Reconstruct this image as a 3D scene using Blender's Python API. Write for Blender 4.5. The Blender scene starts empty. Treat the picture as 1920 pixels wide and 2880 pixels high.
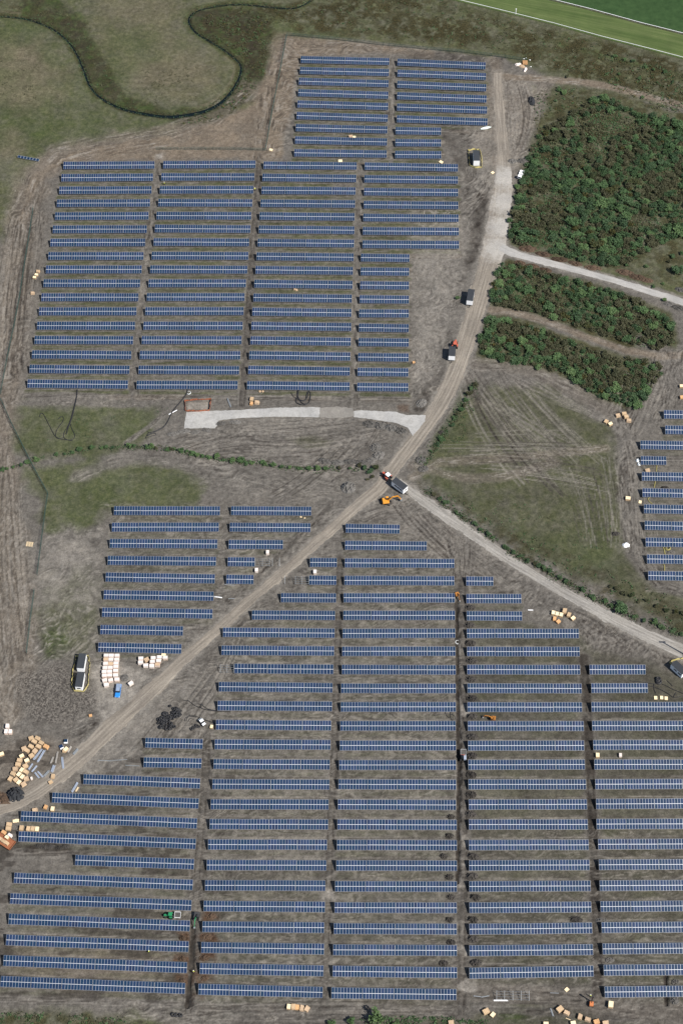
import bpy, bmesh, math, random
import numpy as np
from mathutils import Vector, Matrix

# ------------------------------------------------------------ camera, sky, sun, exposure
SC = bpy.context.scene
COL = SC.collection
TH = math.radians(35.0); FPX = 5354.0; HC = 586.5          # off-nadir angle, focal length in photo pixels, flying height
cd = bpy.data.cameras.new("camera"); cam = bpy.data.objects.new("camera", cd); COL.objects.link(cam)
cam.location = (0, 0, HC); cam.rotation_euler = (TH, 0, 0)
cd.sensor_fit = 'VERTICAL'; cd.sensor_height = 36.0; cd.lens = 36.0 * FPX / 2880.0
cd.clip_start = 1.0; cd.clip_end = 20000.0
SC.camera = cam
SUN_EL = math.radians(49.5); SUN_AZ = math.radians(125.0)   # azimuth clockwise from +Y
w = bpy.data.worlds.new("World"); SC.world = w; w.use_nodes = True
nt = w.node_tree; bg = nt.nodes['Background']
sky = nt.nodes.new('ShaderNodeTexSky'); sky.sky_type = 'NISHITA'; sky.sun_disc = False
sky.sun_elevation = SUN_EL; sky.sun_rotation = SUN_AZ
nt.links.new(sky.outputs[0], bg.inputs[0]); bg.inputs[1].default_value = 0.068
ld = bpy.data.lights.new("sun", 'SUN'); ld.energy = 4.0; ld.angle = math.radians(0.5); ld.color = (1.0, 0.95, 0.88)
sun = bpy.data.objects.new("sun", ld); COL.objects.link(sun)
sd = Vector((math.sin(SUN_AZ) * math.cos(SUN_EL), math.cos(SUN_AZ) * math.cos(SUN_EL), math.sin(SUN_EL)))
sun.rotation_euler = sd.to_track_quat('Z', 'Y').to_euler(); sun.location = (200, 200, 300)
SC.view_settings.view_transform = 'Standard'; SC.view_settings.look = 'None'
SC.view_settings.exposure = 0.68; SC.view_settings.gamma = 1.0

rnd = random.Random(7)
CT, ST = math.cos(TH), math.sin(TH)
def at(px, py, z=0.0):
    """survey point: photo pixel -> place on the ground plan (height z)"""
    a = (px - 960.0) / FPX; b = (1440.0 - py) / FPX
    dx, dy, dz = a, b * CT + ST, b * ST - CT
    t = (z - HC) / dz
    return (dx * t, dy * t)
def zat(ox, oy, f, x, y, z=0.0): return at(ox + x / f, oy + y / f, z)
def P(pts): return [at(*p) for p in pts]

# ------------------------------------------------------------ tags and helpers
def tag(o, label=None, cat=None, group=None, kind=None):
    if label: o['label'] = label
    if cat: o['category'] = cat
    if group: o['group'] = group
    if kind: o['kind'] = kind
    return o
def thing(name, label, cat, loc=(0, 0, 0), rz=0.0, group=None):
    o = bpy.data.objects.new(name, None); COL.objects.link(o)
    o.location = loc; o.rotation_euler = (0, 0, rz); o.empty_display_size = 0.3
    return tag(o, label, cat, group)
def link(name, me, parent=None):
    o = bpy.data.objects.new(name, me); COL.objects.link(o)
    if parent: o.parent = parent
    return o
def dup(root, loc, rz=0.0, label=None, group=None, scale=None):
    r = root.copy(); COL.objects.link(r); r.location = loc; r.rotation_euler = (0, 0, rz)
    if scale is not None: r.scale = scale
    if label: r['label'] = label
    if group: r['group'] = group
    for ch in list(root.children):
        c = ch.copy(); COL.objects.link(c); c.parent = r
        for g in ch.children:
            d = g.copy(); COL.objects.link(d); d.parent = c
    return r
def mat(name, col, rough=0.7, metal=0.0, var=0.15, scale=3.0, spec=0.4):
    m = bpy.data.materials.new(name); m.use_nodes = True
    t = m.node_tree; b = t.nodes['Principled BSDF']
    b.inputs['Roughness'].default_value = rough; b.inputs['Metallic'].default_value = metal
    b.inputs['Specular IOR Level'].default_value = spec
    tc = t.nodes.new('ShaderNodeTexCoord'); n = t.nodes.new('ShaderNodeTexNoise')
    n.inputs['Scale'].default_value = scale; n.inputs['Detail'].default_value = 4
    t.links.new(tc.outputs['Object'], n.inputs['Vector'])
    oi = t.nodes.new('ShaderNodeObjectInfo')
    ad = t.nodes.new('ShaderNodeMath'); ad.operation = 'MULTIPLY_ADD'; ad.inputs[1].default_value = 0.5; 
    t.links.new(oi.outputs['Random'], ad.inputs[0]); t.links.new(n.outputs[0], ad.inputs[2])
    mr = t.nodes.new('ShaderNodeMapRange'); mr.inputs[1].default_value = 0.4; mr.inputs[2].default_value = 1.1
    mr.inputs[3].default_value = 1 - var; mr.inputs[4].default_value = 1 + var
    t.links.new(ad.outputs[0], mr.inputs[0])
    mx = t.nodes.new('ShaderNodeVectorMath'); mx.operation = 'SCALE'; mx.inputs[0].default_value = col[:3]
    t.links.new(mr.outputs[0], mx.inputs['Scale']); t.links.new(mx.outputs[0], b.inputs['Base Color'])
    return m
class MB:
    """collects boxes, bars, tubes and prisms into ONE mesh"""
    def __init__(s): s.v = []; s.f = []
    def add(s, vs, fs):
        k = len(s.v); s.v += [tuple(p) for p in vs]; s.f += [tuple(i + k for i in f) for f in fs]
    def box(s, c, d, rz=0.0, ry=0.0, rx=0.0, taper=1.0, bev=0.0):
        hx, hy, hz = d[0] / 2, d[1] / 2, d[2] / 2
        M = Matrix.Translation(c) @ Matrix.Rotation(rz, 4, 'Z') @ Matrix.Rotation(ry, 4, 'Y') @ Matrix.Rotation(rx, 4, 'X')
        if bev > 0:
            b = min(bev, hx * .9, hy * .9, hz * .9); vs = []
            for z, e, g in ((-hz, b, 1), (-hz + b, 0, 1), (hz - b, 0, taper), (hz, b, taper)):
                x, y = (hx - e) * g, (hy - e) * g; q = b * .7
                vs += [M @ Vector(p) for p in ((-x + q, -y, z), (x - q, -y, z), (x, -y + q, z), (x, y - q, z), (x - q, y, z), (-x + q, y, z), (-x, y - q, z), (-x, -y + q, z))]
            fs = [tuple(range(7, -1, -1)), tuple(range(24, 32))]
            for r in range(3):
                for i in range(8): fs.append((r * 8 + i, r * 8 + (i + 1) % 8, r * 8 + 8 + (i + 1) % 8, r * 8 + 8 + i))
            s.add(vs, fs); return
        vs = [M @ Vector(p) for p in ((-hx, -hy, -hz), (hx, -hy, -hz), (hx, hy, -hz), (-hx, hy, -hz), (-hx * taper, -hy * taper, hz), (hx * taper, -hy * taper, hz), (hx * taper, hy * taper, hz), (-hx * taper, hy * taper, hz))]
        s.add(vs, [(3, 2, 1, 0), (4, 5, 6, 7), (0, 1, 5, 4), (1, 2, 6, 5), (2, 3, 7, 6), (3, 0, 4, 7)])
    def cyl(s, a, b, r, n=10, r2=None):
        a = Vector(a); b = Vector(b); r2 = r if r2 is None else r2
        q = (b - a).to_track_quat('Z', 'Y').to_matrix()
        vs = []
        for c, rr in ((a, r), (b, r2)):
            for i in range(n):
                t = 2 * math.pi * i / n; vs.append(c + q @ Vector((rr * math.cos(t), rr * math.sin(t), 0)))
        s.add(vs, [tuple(range(n - 1, -1, -1)), tuple(range(n, 2 * n))] + [(i, (i + 1) % n, n + (i + 1) % n, n + i) for i in range(n)])
    def bar(s, a, b, wd, ht=None):
        ht = ht or wd; a = Vector(a); b = Vector(b)
        q = (b - a).to_track_quat('Z', 'Y').to_matrix(); vs = []
        for c in (a, b):
            for x, y in ((-wd / 2, -ht / 2), (wd / 2, -ht / 2), (wd / 2, ht / 2), (-wd / 2, ht / 2)): vs.append(c + q @ Vector((x, y, 0)))
        s.add(vs, [(3, 2, 1, 0), (4, 5, 6, 7), (0, 1, 5, 4), (1, 2, 6, 5), (2, 3, 7, 6), (3, 0, 4, 7)])
    def tube(s, pts, r, n=6):
        pts = [Vector(p) for p in pts]; k = len(s.v); vs = []; fs = []
        for i, p in enumerate(pts):
            t = (pts[min(i + 1, len(pts) - 1)] - pts[max(i - 1, 0)]).normalized()
            sx = t.cross(Vector((0, 0, 1)));  sx = sx.normalized() if sx.length > 1e-4 else Vector((1, 0, 0)); up = sx.cross(t)
            for j in range(n):
                a = 2 * math.pi * j / n; vs.append(p + sx * (r * math.cos(a)) + up * (r * math.sin(a)))
        for i in range(len(pts) - 1):
            for j in range(n): fs.append((i * n + j, i * n + (j + 1) % n, (i + 1) * n + (j + 1) % n, (i + 1) * n + j))
        fs += [tuple(range(n - 1, -1, -1)), tuple(range((len(pts) - 1) * n, len(pts) * n))]
        s.add(vs, fs)
    def torus(s, c, R, r, n=20, m=8, nz=Vector((0, 0, 1))):
        q = Vector(nz).to_track_quat('Z', 'Y').to_matrix(); vs = []; fs = []
        for i in range(n):
            a = 2 * math.pi * i / n
            for j in range(m):
                b = 2 * math.pi * j / m; rr = R + r * math.cos(b)
                vs.append(Vector(c) + q @ Vector((rr * math.cos(a), rr * math.sin(a), r * math.sin(b))))
        for i in range(n):
            for j in range(m): fs.append((i * m + j, ((i + 1) % n) * m + j, ((i + 1) % n) * m + (j + 1) % m, i * m + (j + 1) % m))
        s.add(vs, fs)
    def prism(s, prof, y0, y1):
        """profile in x,z extruded along y"""
        n = len(prof); vs = [(x, y0, z) for x, z in prof] + [(x, y1, z) for x, z in prof]
        s.add(vs, [tuple(range(n)), tuple(range(2 * n - 1, n - 1, -1))] + [(i, n + i, n + (i + 1) % n, (i + 1) % n) for i in range(n)])
    def jitter(s, a, seed=1):
        r = random.Random(seed); s.v = [(x + r.uniform(-a, a), y + r.uniform(-a, a), z + r.uniform(-a, a)) for x, y, z in s.v]
    def mesh(s, name, m, smooth=False):
        me = bpy.data.meshes.new(name); me.from_pydata(s.v, [], s.f); me.materials.append(m)
        bm = bmesh.new(); bm.from_mesh(me); bmesh.ops.recalc_face_normals(bm, faces=bm.faces); bm.to_mesh(me); bm.free()
        if smooth: me.polygons.foreach_set('use_smooth', [True] * len(me.polygons))
        return me
    def build(s, name, m, parent=None, smooth=False): return link(name, s.mesh(name, m, smooth), parent)
ORD = ['zeroth', 'first', 'second', 'third', 'fourth', 'fifth', 'sixth', 'seventh', 'eighth', 'ninth', 'tenth', 'eleventh', 'twelfth', 'thirteenth', 'fourteenth', 'fifteenth', 'sixteenth', 'seventeenth', 'eighteenth', 'nineteenth', 'twentieth', 'twenty-first', 'twenty-second', 'twenty-third', 'twenty-fourth', 'twenty-fifth', 'twenty-sixth', 'twenty-seventh', 'twenty-eighth', 'twenty-ninth', 'thirtieth']
NUM = ['no', 'one', 'two', 'three', 'four', 'five', 'six', 'seven']

# ------------------------------------------------------------ surveyed rows of panels: (left x, left y, right x, right y) on map sheets (origin x, origin y, 2.24)
Z = 2.24
def S(ox, oy, rows): return [(ox + a / Z, oy + b / Z, ox + c / Z, oy + d / Z) for a, b, c, d in rows]
def cols(ox, oy, ox2, oy2, xl, yl, xr, yr): return [(ox + a / Z, oy + b / Z, ox2 + c / Z, oy2 + d / Z) for a, b, c, d in zip(xl, yl, xr, yr)]
BLOCKS = {}
BLOCKS['A1'] = cols(640, 0, 640, 0, [460, 455, 448, 444, 439, 434, 429, 424, 419], [374, 443, 511, 583, 654, 727, 803, 881, 962], [1018, 1016, 1014, 1012, 1011, 1009, 1006, 1004, 1002], [388, 457, 527, 600, 671, 745, 818, 894, 970])
BLOCKS['A2'] = cols(640, 0, 1220, 0, [1068, 1068, 1067, 1066, 1065, 1064], [391, 460, 530, 602, 674, 748], [325, 327, 329, 331, 334, 337], [415, 482, 553, 624, 694, 768]) + S(640, 0, [(1056, 822, 1344, 827), (1055, 898, 1344, 901), (1053, 973, 1345, 975)])
BLOCKS['B1'] = cols(0, 430, 0, 430, [400, 387, 374, 359, 347, 333, 318, 305, 290, 275, 261, 247, 234], [79, 156, 236, 317, 398, 481, 565, 649, 734, 821, 909, 998, 1088], [975, 966, 957, 947, 938, 927, 917, 906, 895, 885, 874, 862, 853], [75, 153, 233, 315, 396, 480, 564, 649, 734, 822, 909, 998, 1089]) + S(0, 900, [(218, 125, 841, 127), (202, 216, 829, 221), (187, 308, 818, 314), (174, 400, 808, 407)])
BLOCKS['B2'] = cols(0, 430, 640, 430, [1028, 1016, 1007, 997, 986, 976, 968, 956, 946, 936, 925, 915, 904], [74, 151, 232, 313, 395, 476, 561, 647, 733, 821, 908, 997, 1088], [177, 170, 163, 157, 150, 145, 137, 132, 126, 117, 108, 102, 96], [72, 151, 231, 315, 396, 480, 564, 649, 736, 821, 908, 997, 1089]) + S(0, 900, [(893, 126, 1523, 127), (881, 220, 1515, 222), (873, 313, 1508, 316), (861, 408, 1498, 410)])
BLOCKS['B3'] = cols(640, 430, 640, 430, [226, 219, 213, 207, 201, 196, 189, 182, 175, 168, 162, 155, 149], [77, 154, 235, 316, 397, 481, 565, 651, 736, 823, 911, 1000, 1089], [813, 810, 806, 803, 800, 799, 797, 794, 790, 787, 783, 780, 779], [82, 161, 240, 322, 403, 487, 571, 658, 743, 831, 918, 1007, 1097]) + S(640, 900, [(143, 127, 776, 137), (136, 221, 773, 230), (129, 314, 770, 324), (122, 411, 769, 419)])
BLOCKS['B4'] = cols(640, 430, 640, 430, [862, 860, 858, 856, 853, 850, 848, 838, 836, 833, 830, 827, 826], [83, 163, 244, 326, 407, 491, 575, 659, 746, 833, 921, 1010, 1100], [1450, 1450, 1451, 1452, 1454, 1456, 1457, 1145, 1143, 1142, 1142, 1141, 1141], [94, 171, 250, 331, 412, 495, 579, 663, 749, 836, 924, 1012, 1104]) + S(640, 900, [(823, 139, 1141, 142), (820, 233, 1140, 236), (817, 326, 1138, 330), (815, 421, 1138, 424)])
BLOCKS['C1'] = S(0, 1370, [(718, 148, 1387, 149), (705, 252, 1380, 252), (692, 354, 1371, 358), (679, 461, 1362, 468), (666, 566, 1355, 578), (654, 677, 1347, 688), (643, 788, 1340, 799), (632, 898, 1155, 907), (619, 1008, 1145, 1019)])
BLOCKS['C2'] = cols(0, 1370, 640, 1370, [1455, 1447, 1440, 1434, 1425], [148, 252, 360, 470, 580], [528, 523, 350, 172, 165], [151, 255, 362, 472, 583])
BLOCKS['D3'] = S(640, 1370, [(742, 259, 1084, 265), (738, 366, 1254, 370), (737, 477, 1428, 481), (734, 587, 1428, 590), (729, 697, 1430, 698), (727, 808, 1432, 808), (723, 921, 1434, 920), (720, 1034, 1435, 1034)]) + S(640, 1830, [(718, 119, 1437, 121), (713, 237, 1437, 238), (711, 354, 1437, 354), (708, 474, 1436, 474), (705, 597, 1438, 598), (701, 720, 1438, 720), (697, 842, 1439, 845), (693, 969, 1438, 972)]) + S(640, 2300, [(690, 42, 1443, 45), (687, 171, 1444, 173), (683, 300, 1444, 302), (675, 432, 1444, 434), (672, 566, 1443, 567), (667, 698, 1443, 702), (663, 832, 1444, 837), (660, 967, 1445, 977), (652, 1104, 1441, 1114)])
BLOCKS['D2'] = S(640, 1370, [(518, 474, 689, 475), (513, 586, 686, 588), (335, 696, 684, 698), (153, 805, 678, 809)]) + cols(0, 1370, 640, 1370, [1404, 1394], [914, 1027], [675, 672], [920, 1032]) + S(640, 1830, [(42, 112, 668, 117)]) + cols(0, 1830, 640, 1830, [1378, 1370, 1360, 1352, 1345, 1337, 1327], [227, 346, 466, 590, 714, 840, 967], [662, 659, 653, 649, 644, 642, 637], [234, 351, 472, 593, 718, 843, 970]) + cols(0, 2300, 640, 2300, [1320, 1310, 1302, 1291, 1282, 1274, 1267, 1258, 1249], [40, 168, 298, 426, 556, 686, 817, 949, 1080], [634, 627, 623, 617, 614, 609, 609, 605, 600], [42, 170, 300, 429, 562, 692, 828, 965, 1100])
BLOCKS['D4'] = S(1220, 1370, [(201, 591, 374, 593), (202, 702, 550, 702), (204, 810, 555, 812), (205, 921, 912, 922), (206, 1035, 917, 1036)]) + S(1220, 1830, [(207, 119, 920, 120), (209, 236, 930, 238), (209, 355, 932, 356), (211, 474, 943, 474), (212, 598, 945, 597), (214, 719, 950, 717), (215, 843, 957, 842), (217, 970, 963, 968)]) + S(1220, 2300, [(218, 43, 968, 42), (218, 172, 974, 170), (219, 301, 979, 297), (220, 433, 986, 429), (221, 567, 990, 562), (221, 702, 996, 694), (221, 838, 1001, 830), (221, 979, 1005, 966)])
BLOCKS['D5'] = S(1220, 1830, [(977, 119, 1332, 119), (988, 236, 1346, 236), (989, 354, 1710, 354), (993, 473, 1716, 472), (1000, 594, 1726, 593), (1007, 717, 1736, 716), (1013, 841, 1745, 839), (1018, 966, 1755, 962)]) + S(1220, 2300, [(1021, 40, 1770, 37), (1031, 167, 1783, 164), (1036, 296, 1792, 292), (1041, 428, 1802, 423), (1046, 560, 1810, 554), (1053, 692, 1822, 686), (1059, 826, 1832, 819), (1066, 961, 1842, 954), (1072, 1098, 1852, 1090)])
BLOCKS['D1'] = S(0, 1830, [(915, 579, 1279, 588), (905, 702, 1271, 710), (526, 809, 1262, 837), (329, 925, 1253, 963), (132, 1042, 1243, 1089)]) + S(0, 2300, [(118, 117, 1235, 165), (474, 266, 1224, 293), (89, 379, 1216, 423), (65, 508, 1208, 552), (55, 637, 1198, 682), (39, 769, 1190, 813), (22, 900, 1180, 945), (4, 1031, 1168, 1076)])
BLOCKS['E1'] = S(1220, 900, [(1445, 594, 2110, 604), (1453, 691, 2125, 702), (1297, 786, 1955, 797), (1299, 884, 1462, 886), (1306, 984, 1970, 997)]) + S(1220, 1370, [(1310, 34, 1985, 48), (1319, 136, 1995, 151), (1324, 241, 2005, 256), (1330, 346, 2015, 357), (1338, 452, 2030, 463), (1346, 557, 2040, 570)])

# ------------------------------------------------------------ ground: one sheet to the horizon
STEP = 0.42
def axis(a, b):
    core = np.arange(a, b, STEP); d = STEP; lo = []; hi = []; x = a
    while x > -6000: d *= 1.28; x -= d; lo.append(x)
    d = STEP; x = core[-1]
    while x < 6000: d *= 1.28; x += d; hi.append(x)
    return np.concatenate([lo[::-1], core, hi])
gx = axis(-178, 178); gy = axis(200, 716)
NX, NY = len(gx), len(gy)
X, Y = np.meshgrid(gx, gy)
X = X.astype(np.float32); Y = Y.astype(np.float32)
def vnoise(x, y, seed):
    xi = np.floor(x); yi = np.floor(y); fx = x - xi; fy = y - yi
    fx = fx * fx * (3 - 2 * fx); fy = fy * fy * (3 - 2 * fy)
    xi = xi.astype(np.int64); yi = yi.astype(np.int64)
    def h(a, b):
        n = (a * 374761393 + b * 668265263 + seed * 974634777) & 0xffffffff
        n = ((n ^ (n >> 13)) * 1274126177) & 0xffffffff
        return ((n ^ (n >> 16)) & 0xffff).astype(np.float32) / 65535.0
    a = h(xi, yi); b = h(xi + 1, yi); c = h(xi, yi + 1); d = h(xi + 1, yi + 1)
    return ((a + (b - a) * fx) * (1 - fy) + (c + (d - c) * fx) * fy).astype(np.float32)
def fbm(x, y, scale, octv, seed):
    t = 0.0; amp = 1.0; tot = 0.0
    for o in range(octv):
        k = 2.03 ** o / scale; t = t + amp * vnoise(x * k + 17.3 * o, y * k - 9.1 * o, seed + o); tot += amp; amp *= 0.55
    return t / tot
def sstep(a, b, x): t = np.clip((x - a) / (b - a), 0, 1); return t * t * (3 - 2 * t)
def sl(x0, x1, y0, y1):
    return slice(*np.searchsorted(gy, [y0, y1])), slice(*np.searchsorted(gx, [x0, x1]))
def seg_info(poly, m, sub=None):
    """slices + distance, signed offset and arc length to a polyline"""
    p = np.array(poly, float); s = sl(p[:, 0].min() - m, p[:, 0].max() + m, p[:, 1].min() - m, p[:, 1].max() + m)
    x, y = X[s], Y[s]; best = np.full(x.shape, 1e9, np.float32); off = np.zeros_like(best); arc = np.zeros_like(best); L = 0.0
    for (ax, ay), (bx, by) in zip(p[:-1], p[1:]):
        dx, dy = bx - ax, by - ay; l = math.hypot(dx, dy)
        if l < 1e-6: continue
        t = np.clip(((x - ax) * dx + (y - ay) * dy) / (l * l), 0, 1)
        ex, ey = x - ax - t * dx, y - ay - t * dy; d = np.sqrt(ex * ex + ey * ey)
        k = d < best; best[k] = d[k]; off[k] = ((ey * dx - ex * dy) / l)[k]; arc[k] = (L + t * l)[k]; L += l
    return s, best, np.sign(off) * best, arc
def poly_mask(poly, soft=1.5, warp=2.0, seed=1):
    p = list(poly); s, d, _, _ = seg_info(p + [p[0]], soft * 2 + warp * 2)
    x, y = X[s], Y[s]; ins = np.zeros(x.shape, bool)
    for (ax, ay), (bx, by) in zip(p, p[1:] + p[:1]):
        c = ((ay > y) != (by > y)) & (x < (bx - ax) * (y - ay) / (by - ay + 1e-12) + ax); ins ^= c
    sd_ = np.where(ins, d, -d) + warp * 2 * (fbm(x, y, 6.0, 3, seed + 50) - 0.5)
    return s, sstep(-soft, soft, sd_)
def smooth(poly, n=3):
    p = [Vector((a[0], a[1])) for a in poly]
    for _ in range(n):
        q = [p[0]]
        for a, b in zip(p[:-1], p[1:]): q += [a * .75 + b * .25, a * .25 + b * .75]
        p = q + [p[-1]]
    return [(a.x, a.y) for a in p]
LAY = {k: np.zeros((NY, NX), np.float32) for k in ('grass', 'green', 'tan', 'heath', 'dark', 'pale', 'grit', 'rust')}
HT = np.zeros((NY, NX), np.float32); FLAT = np.ones((NY, NX), np.float32)
def paint(layer, poly, v, soft=1.5, warp=2.0, seed=1, patch=0.0, ps=5.0):
    s, m = poly_mask(poly, soft, warp, seed)
    if patch: m = m * np.clip(1 + patch * 3.2 * (fbm(X[s], Y[s], ps, 3, seed + 9) - 0.5), 0, 1.6)
    LAY[layer][s] = np.maximum(LAY[layer][s], np.clip(m * v, 0, 1))
def erase(layer, poly, v=1.0, soft=1.0, warp=1.0, seed=1):
    s, m = poly_mask(poly, soft, warp, seed); LAY[layer][s] *= 1 - m * v
def streakband(poly, half, seed, pale=0.5, dark=0.5, tan=0.0, across=0.5, along=9.0, kill=0.8, soft=0.5, h=0.05, rust=0.0):
    """wheel-worn strip: streaks run along the line"""
    s, d, o, a = seg_info(poly, half * 1.7)
    wv = 1 - sstep(half * (1 - soft), half * (1 + soft), d + half * .8 * (fbm(X[s], Y[s], 5, 2, seed) - .5))
    o = o + 1.6 * (fbm(X[s], Y[s], 7.0, 2, seed + 5) - .5) + .5 * (vnoise(X[s] / 1.6, Y[s] / 1.6, seed + 6) - .5)
    n = 0.5 * vnoise(a / along, o / across, seed) + 0.5 * vnoise(a / (along * .35), o / (across * .7), seed + 1)
    n = .5 + (n - .5) * sstep(.28, .6, vnoise(X[s] / 4.0, Y[s] / 4.0, seed + 7))
    for k in ('grass', 'green', 'heath'): LAY[k][s] *= 1 - wv * kill
    LAY['pale'][s] = np.maximum(LAY['pale'][s] * (1 - wv * .6), wv * pale * sstep(.5, .75, n))
    LAY['dark'][s] = np.maximum(LAY['dark'][s] * (1 - wv * .25), wv * dark * sstep(.5, .25, n))
    if tan: LAY['tan'][s] = np.maximum(LAY['tan'][s], wv * tan)
    HT[s] += wv * h * 2 * (n - .5)
def rut(poly, half, v, layer='pale', seed=1, h=-0.07, brk=0.5):
    s, d, o, a = seg_info(poly, half * 2 + 1)
    wv = 1 - sstep(half * .6, half * 1.3, d); g = sstep(.30, .55, vnoise(a / 7.0, a * 0 + seed, seed)) * brk + (1 - brk)
    LAY[layer][s] = np.maximum(LAY[layer][s], wv * v * g)
    if layer == 'pale': LAY['dark'][s] *= 1 - wv * .6 * g
    else: LAY['pale'][s] *= 1 - wv * .8 * g
    for k in ('grass', 'green'): LAY[k][s] *= 1 - wv * .35 * g
    HT[s] += wv * h
def bez(a, b, bend, n=14):
    a = Vector(a); b = Vector(b); m = (a + b) / 2; d = b - a; c = m + Vector((-d.y, d.x)) * bend
    return [tuple(a * (1 - t) ** 2 + c * 2 * t * (1 - t) + b * t * t) for t in [i / n for i in range(n + 1)]]
def fan(sa, sb, n, bend, seed, jit=0.15, half=0.22, pale=0.48, dark=0.75, pair=1.9, pd=0.35, wob=0.06):
    """n wheel tracks from segment sa to segment sb (photo pixels)"""
    r = random.Random(seed); a0, a1 = [Vector(p) for p in P(sa)]; b0, b1 = [Vector(p) for p in P(sb)]
    for i in range(n):
        t = (i + r.random()) / n; u = min(1, max(0, t + r.uniform(-jit, jit)))
        c = bez(a0.lerp(a1, t), b0.lerp(b1, u), bend + r.uniform(-wob, wob)); lay = 'dark' if r.random() < pd else 'pale'
        d = Vector(c[-1]) - Vector(c[0]); nrm = Vector((-d.y, d.x)).normalized() * pair / 2
        v = (dark if lay == 'dark' else pale) * r.uniform(.5, 1.1); q0 = r.uniform(0, .3); q1 = r.uniform(.7, 1)
        c = c[int(q0 * len(c)):max(int(q1 * len(c)), int(q0 * len(c)) + 3)]
        for sg in ((-1, 1) if r.random() < .75 else (1,)):
            rut([(p[0] + nrm.x * sg, p[1] + nrm.y * sg) for p in c], half * r.uniform(.7, 1.3), v, lay, r.randrange(999))

# ---- fields and covers (photo-surveyed outlines)
far = np.zeros_like(HT); core = (X > -178) & (X < 178) & (Y > 200) & (Y < 716); far[~core] = 1
NWF = P([(-100, -80), (2050, -80), (2050, 330), (1900, 305), (1700, 262), (1560, 240), (1500, 200), (1400, 158), (1200, 142), (1000, 118), (806, 98), (772, 150), (742, 225), (690, 300), (600, 345), (480, 372), (330, 392), (200, 416), (110, 448), (60, 520), (20, 640), (-100, 800)])
LAY['grass'][far > 0] = .75; LAY['green'][far > 0] = .35
paint('grass', NWF, .95, 2, 3, 1, .25, 9)
paint('heath', P([(640, 30), (760, 10), (1000, -20), (1270, 10), (1400, 45), (1700, 118), (1900, 175), (1990, 210), (1990, 330), (1800, 260), (1640, 225), (1500, 180), (1420, 135), (1200, 122), (1000, 108), (830, 92), (790, 60), (730, 60)]), .75, 4, 4, 2, .7, 5)
paint('heath', P([(540, 25), (700, 30), (770, 60), (760, 130), (745, 200), (700, 280), (640, 325), (560, 345), (500, 340), (590, 320), (650, 280), (685, 220), (690, 170), (640, 130), (560, 85)]), .85, 3, 3, 3, .6, 5)
paint('heath', P([(90, 0), (200, 30), (260, 110), (300, 200), (350, 270), (420, 300), (330, 300), (270, 250), (230, 150), (170, 80), (80, 40), (0, 40), (0, 0)]), .6, 4, 4, 4, .7, 5)
paint('heath', P([(1500, 245), (1600, 235), (1700, 255), (1920, 320), (1990, 380), (1990, 800), (1870, 800), (1750, 760), (1440, 690), (1440, 560), (1480, 430), (1490, 330)]), .55, 3, 3, 5, .7, 6)
paint('grass', P([(1500, 245), (1600, 235), (1700, 255), (1920, 320), (1990, 380), (1990, 870), (1870, 830), (1750, 790), (1420, 690), (1440, 560), (1480, 430), (1490, 330)]), .95, 2, 2, 5, .2, 6)
for k, (g, hh) in enumerate((([(1390, 740), (1430, 728), (1560, 765), (1700, 805), (1800, 845), (1890, 880), (1905, 940), (1895, 995), (1760, 980), (1640, 940), (1560, 908), (1480, 880), (1362, 866), (1378, 800)], .6), ([(1362, 880), (1430, 888), (1500, 903), (1640, 960), (1760, 1000), (1860, 1010), (1850, 1070), (1810, 1130), (1790, 1165), (1700, 1135), (1620, 1092), (1560, 1052), (1480, 1036), (1400, 1024), (1345, 1012), (1340, 960)], .6))):
    paint('grass', P(g), .95, 1.5, 2, 6 + k, .2); paint('heath', P(g), hh, 1.5, 2, 6 + k, .7, 5)
for g_, v_ in (([(60, -20), (150, -10), (230, 50), (285, 140), (330, 230), (380, 280), (470, 305), (560, 300), (560, 316), (470, 326), (400, 314), (335, 300), (285, 272), (255, 240), (238, 200), (220, 154), (196, 116), (165, 87), (129, 67), (60, 45)], .9), ([(540, 20), (700, 28), (765, 50), (760, 130), (745, 205), (705, 285), (640, 330), (560, 352), (500, 350), (470, 335), (590, 315), (640, 285), (685, 220), (690, 170), (640, 138), (560, 90), (535, 55)], 1.0)):
    paint('heath', P(g_), v_ * .62, 2, 3, 80, .5, 4); paint('green', P(g_), .85, 2, 3, 81, .6, 5); paint('dark', P(g_), .34, 2, 3, 82, .7, 4)
paint('tan', P([(260, -20), (520, -20), (515, 80), (600, 140), (650, 190), (610, 262), (500, 292), (390, 272), (320, 190), (260, 90)]), .28, 6, 6, 8, .6, 12)
paint('tan', P([(380, 170), (520, 150), (600, 190), (580, 250), (450, 255), (360, 230)]), .45, 6, 5, 8, .4, 10)
paint('tan', P([(-40, 110), (110, 115), (185, 210), (185, 290), (70, 305), (-40, 270)]), .55, 6, 6, 9, .6, 10)
paint('tan', P([(0, 370), (60, 365), (60, 430), (0, 440)]), .4, 4, 4, 9)
paint('green', P([(-40, 270), (120, 290), (260, 330), (440, 345), (480, 370), (300, 390), (150, 400), (20, 360)]), .45, 6, 6, 10, .7, 8)
paint('green', P([(540, 40), (760, 50), (1000, 90), (900, 105), (800, 88), (740, 120), (700, 230), (650, 150), (560, 90)]), .4, 5, 5, 11, .7, 8)
paint('green', P([(1360, 60), (1600, 125), (1990, 225), (1990, 260), (1800, 190), (1600, 140), (1400, 80)]), .55, 1.5, 1.5, 11, .4)
paint('green', P([(230, 250), (330, 315), (480, 335), (600, 310), (660, 250), (640, 290), (560, 320), (470, 332), (330, 308)]), .5, 2, 1, 12, .3)
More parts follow.
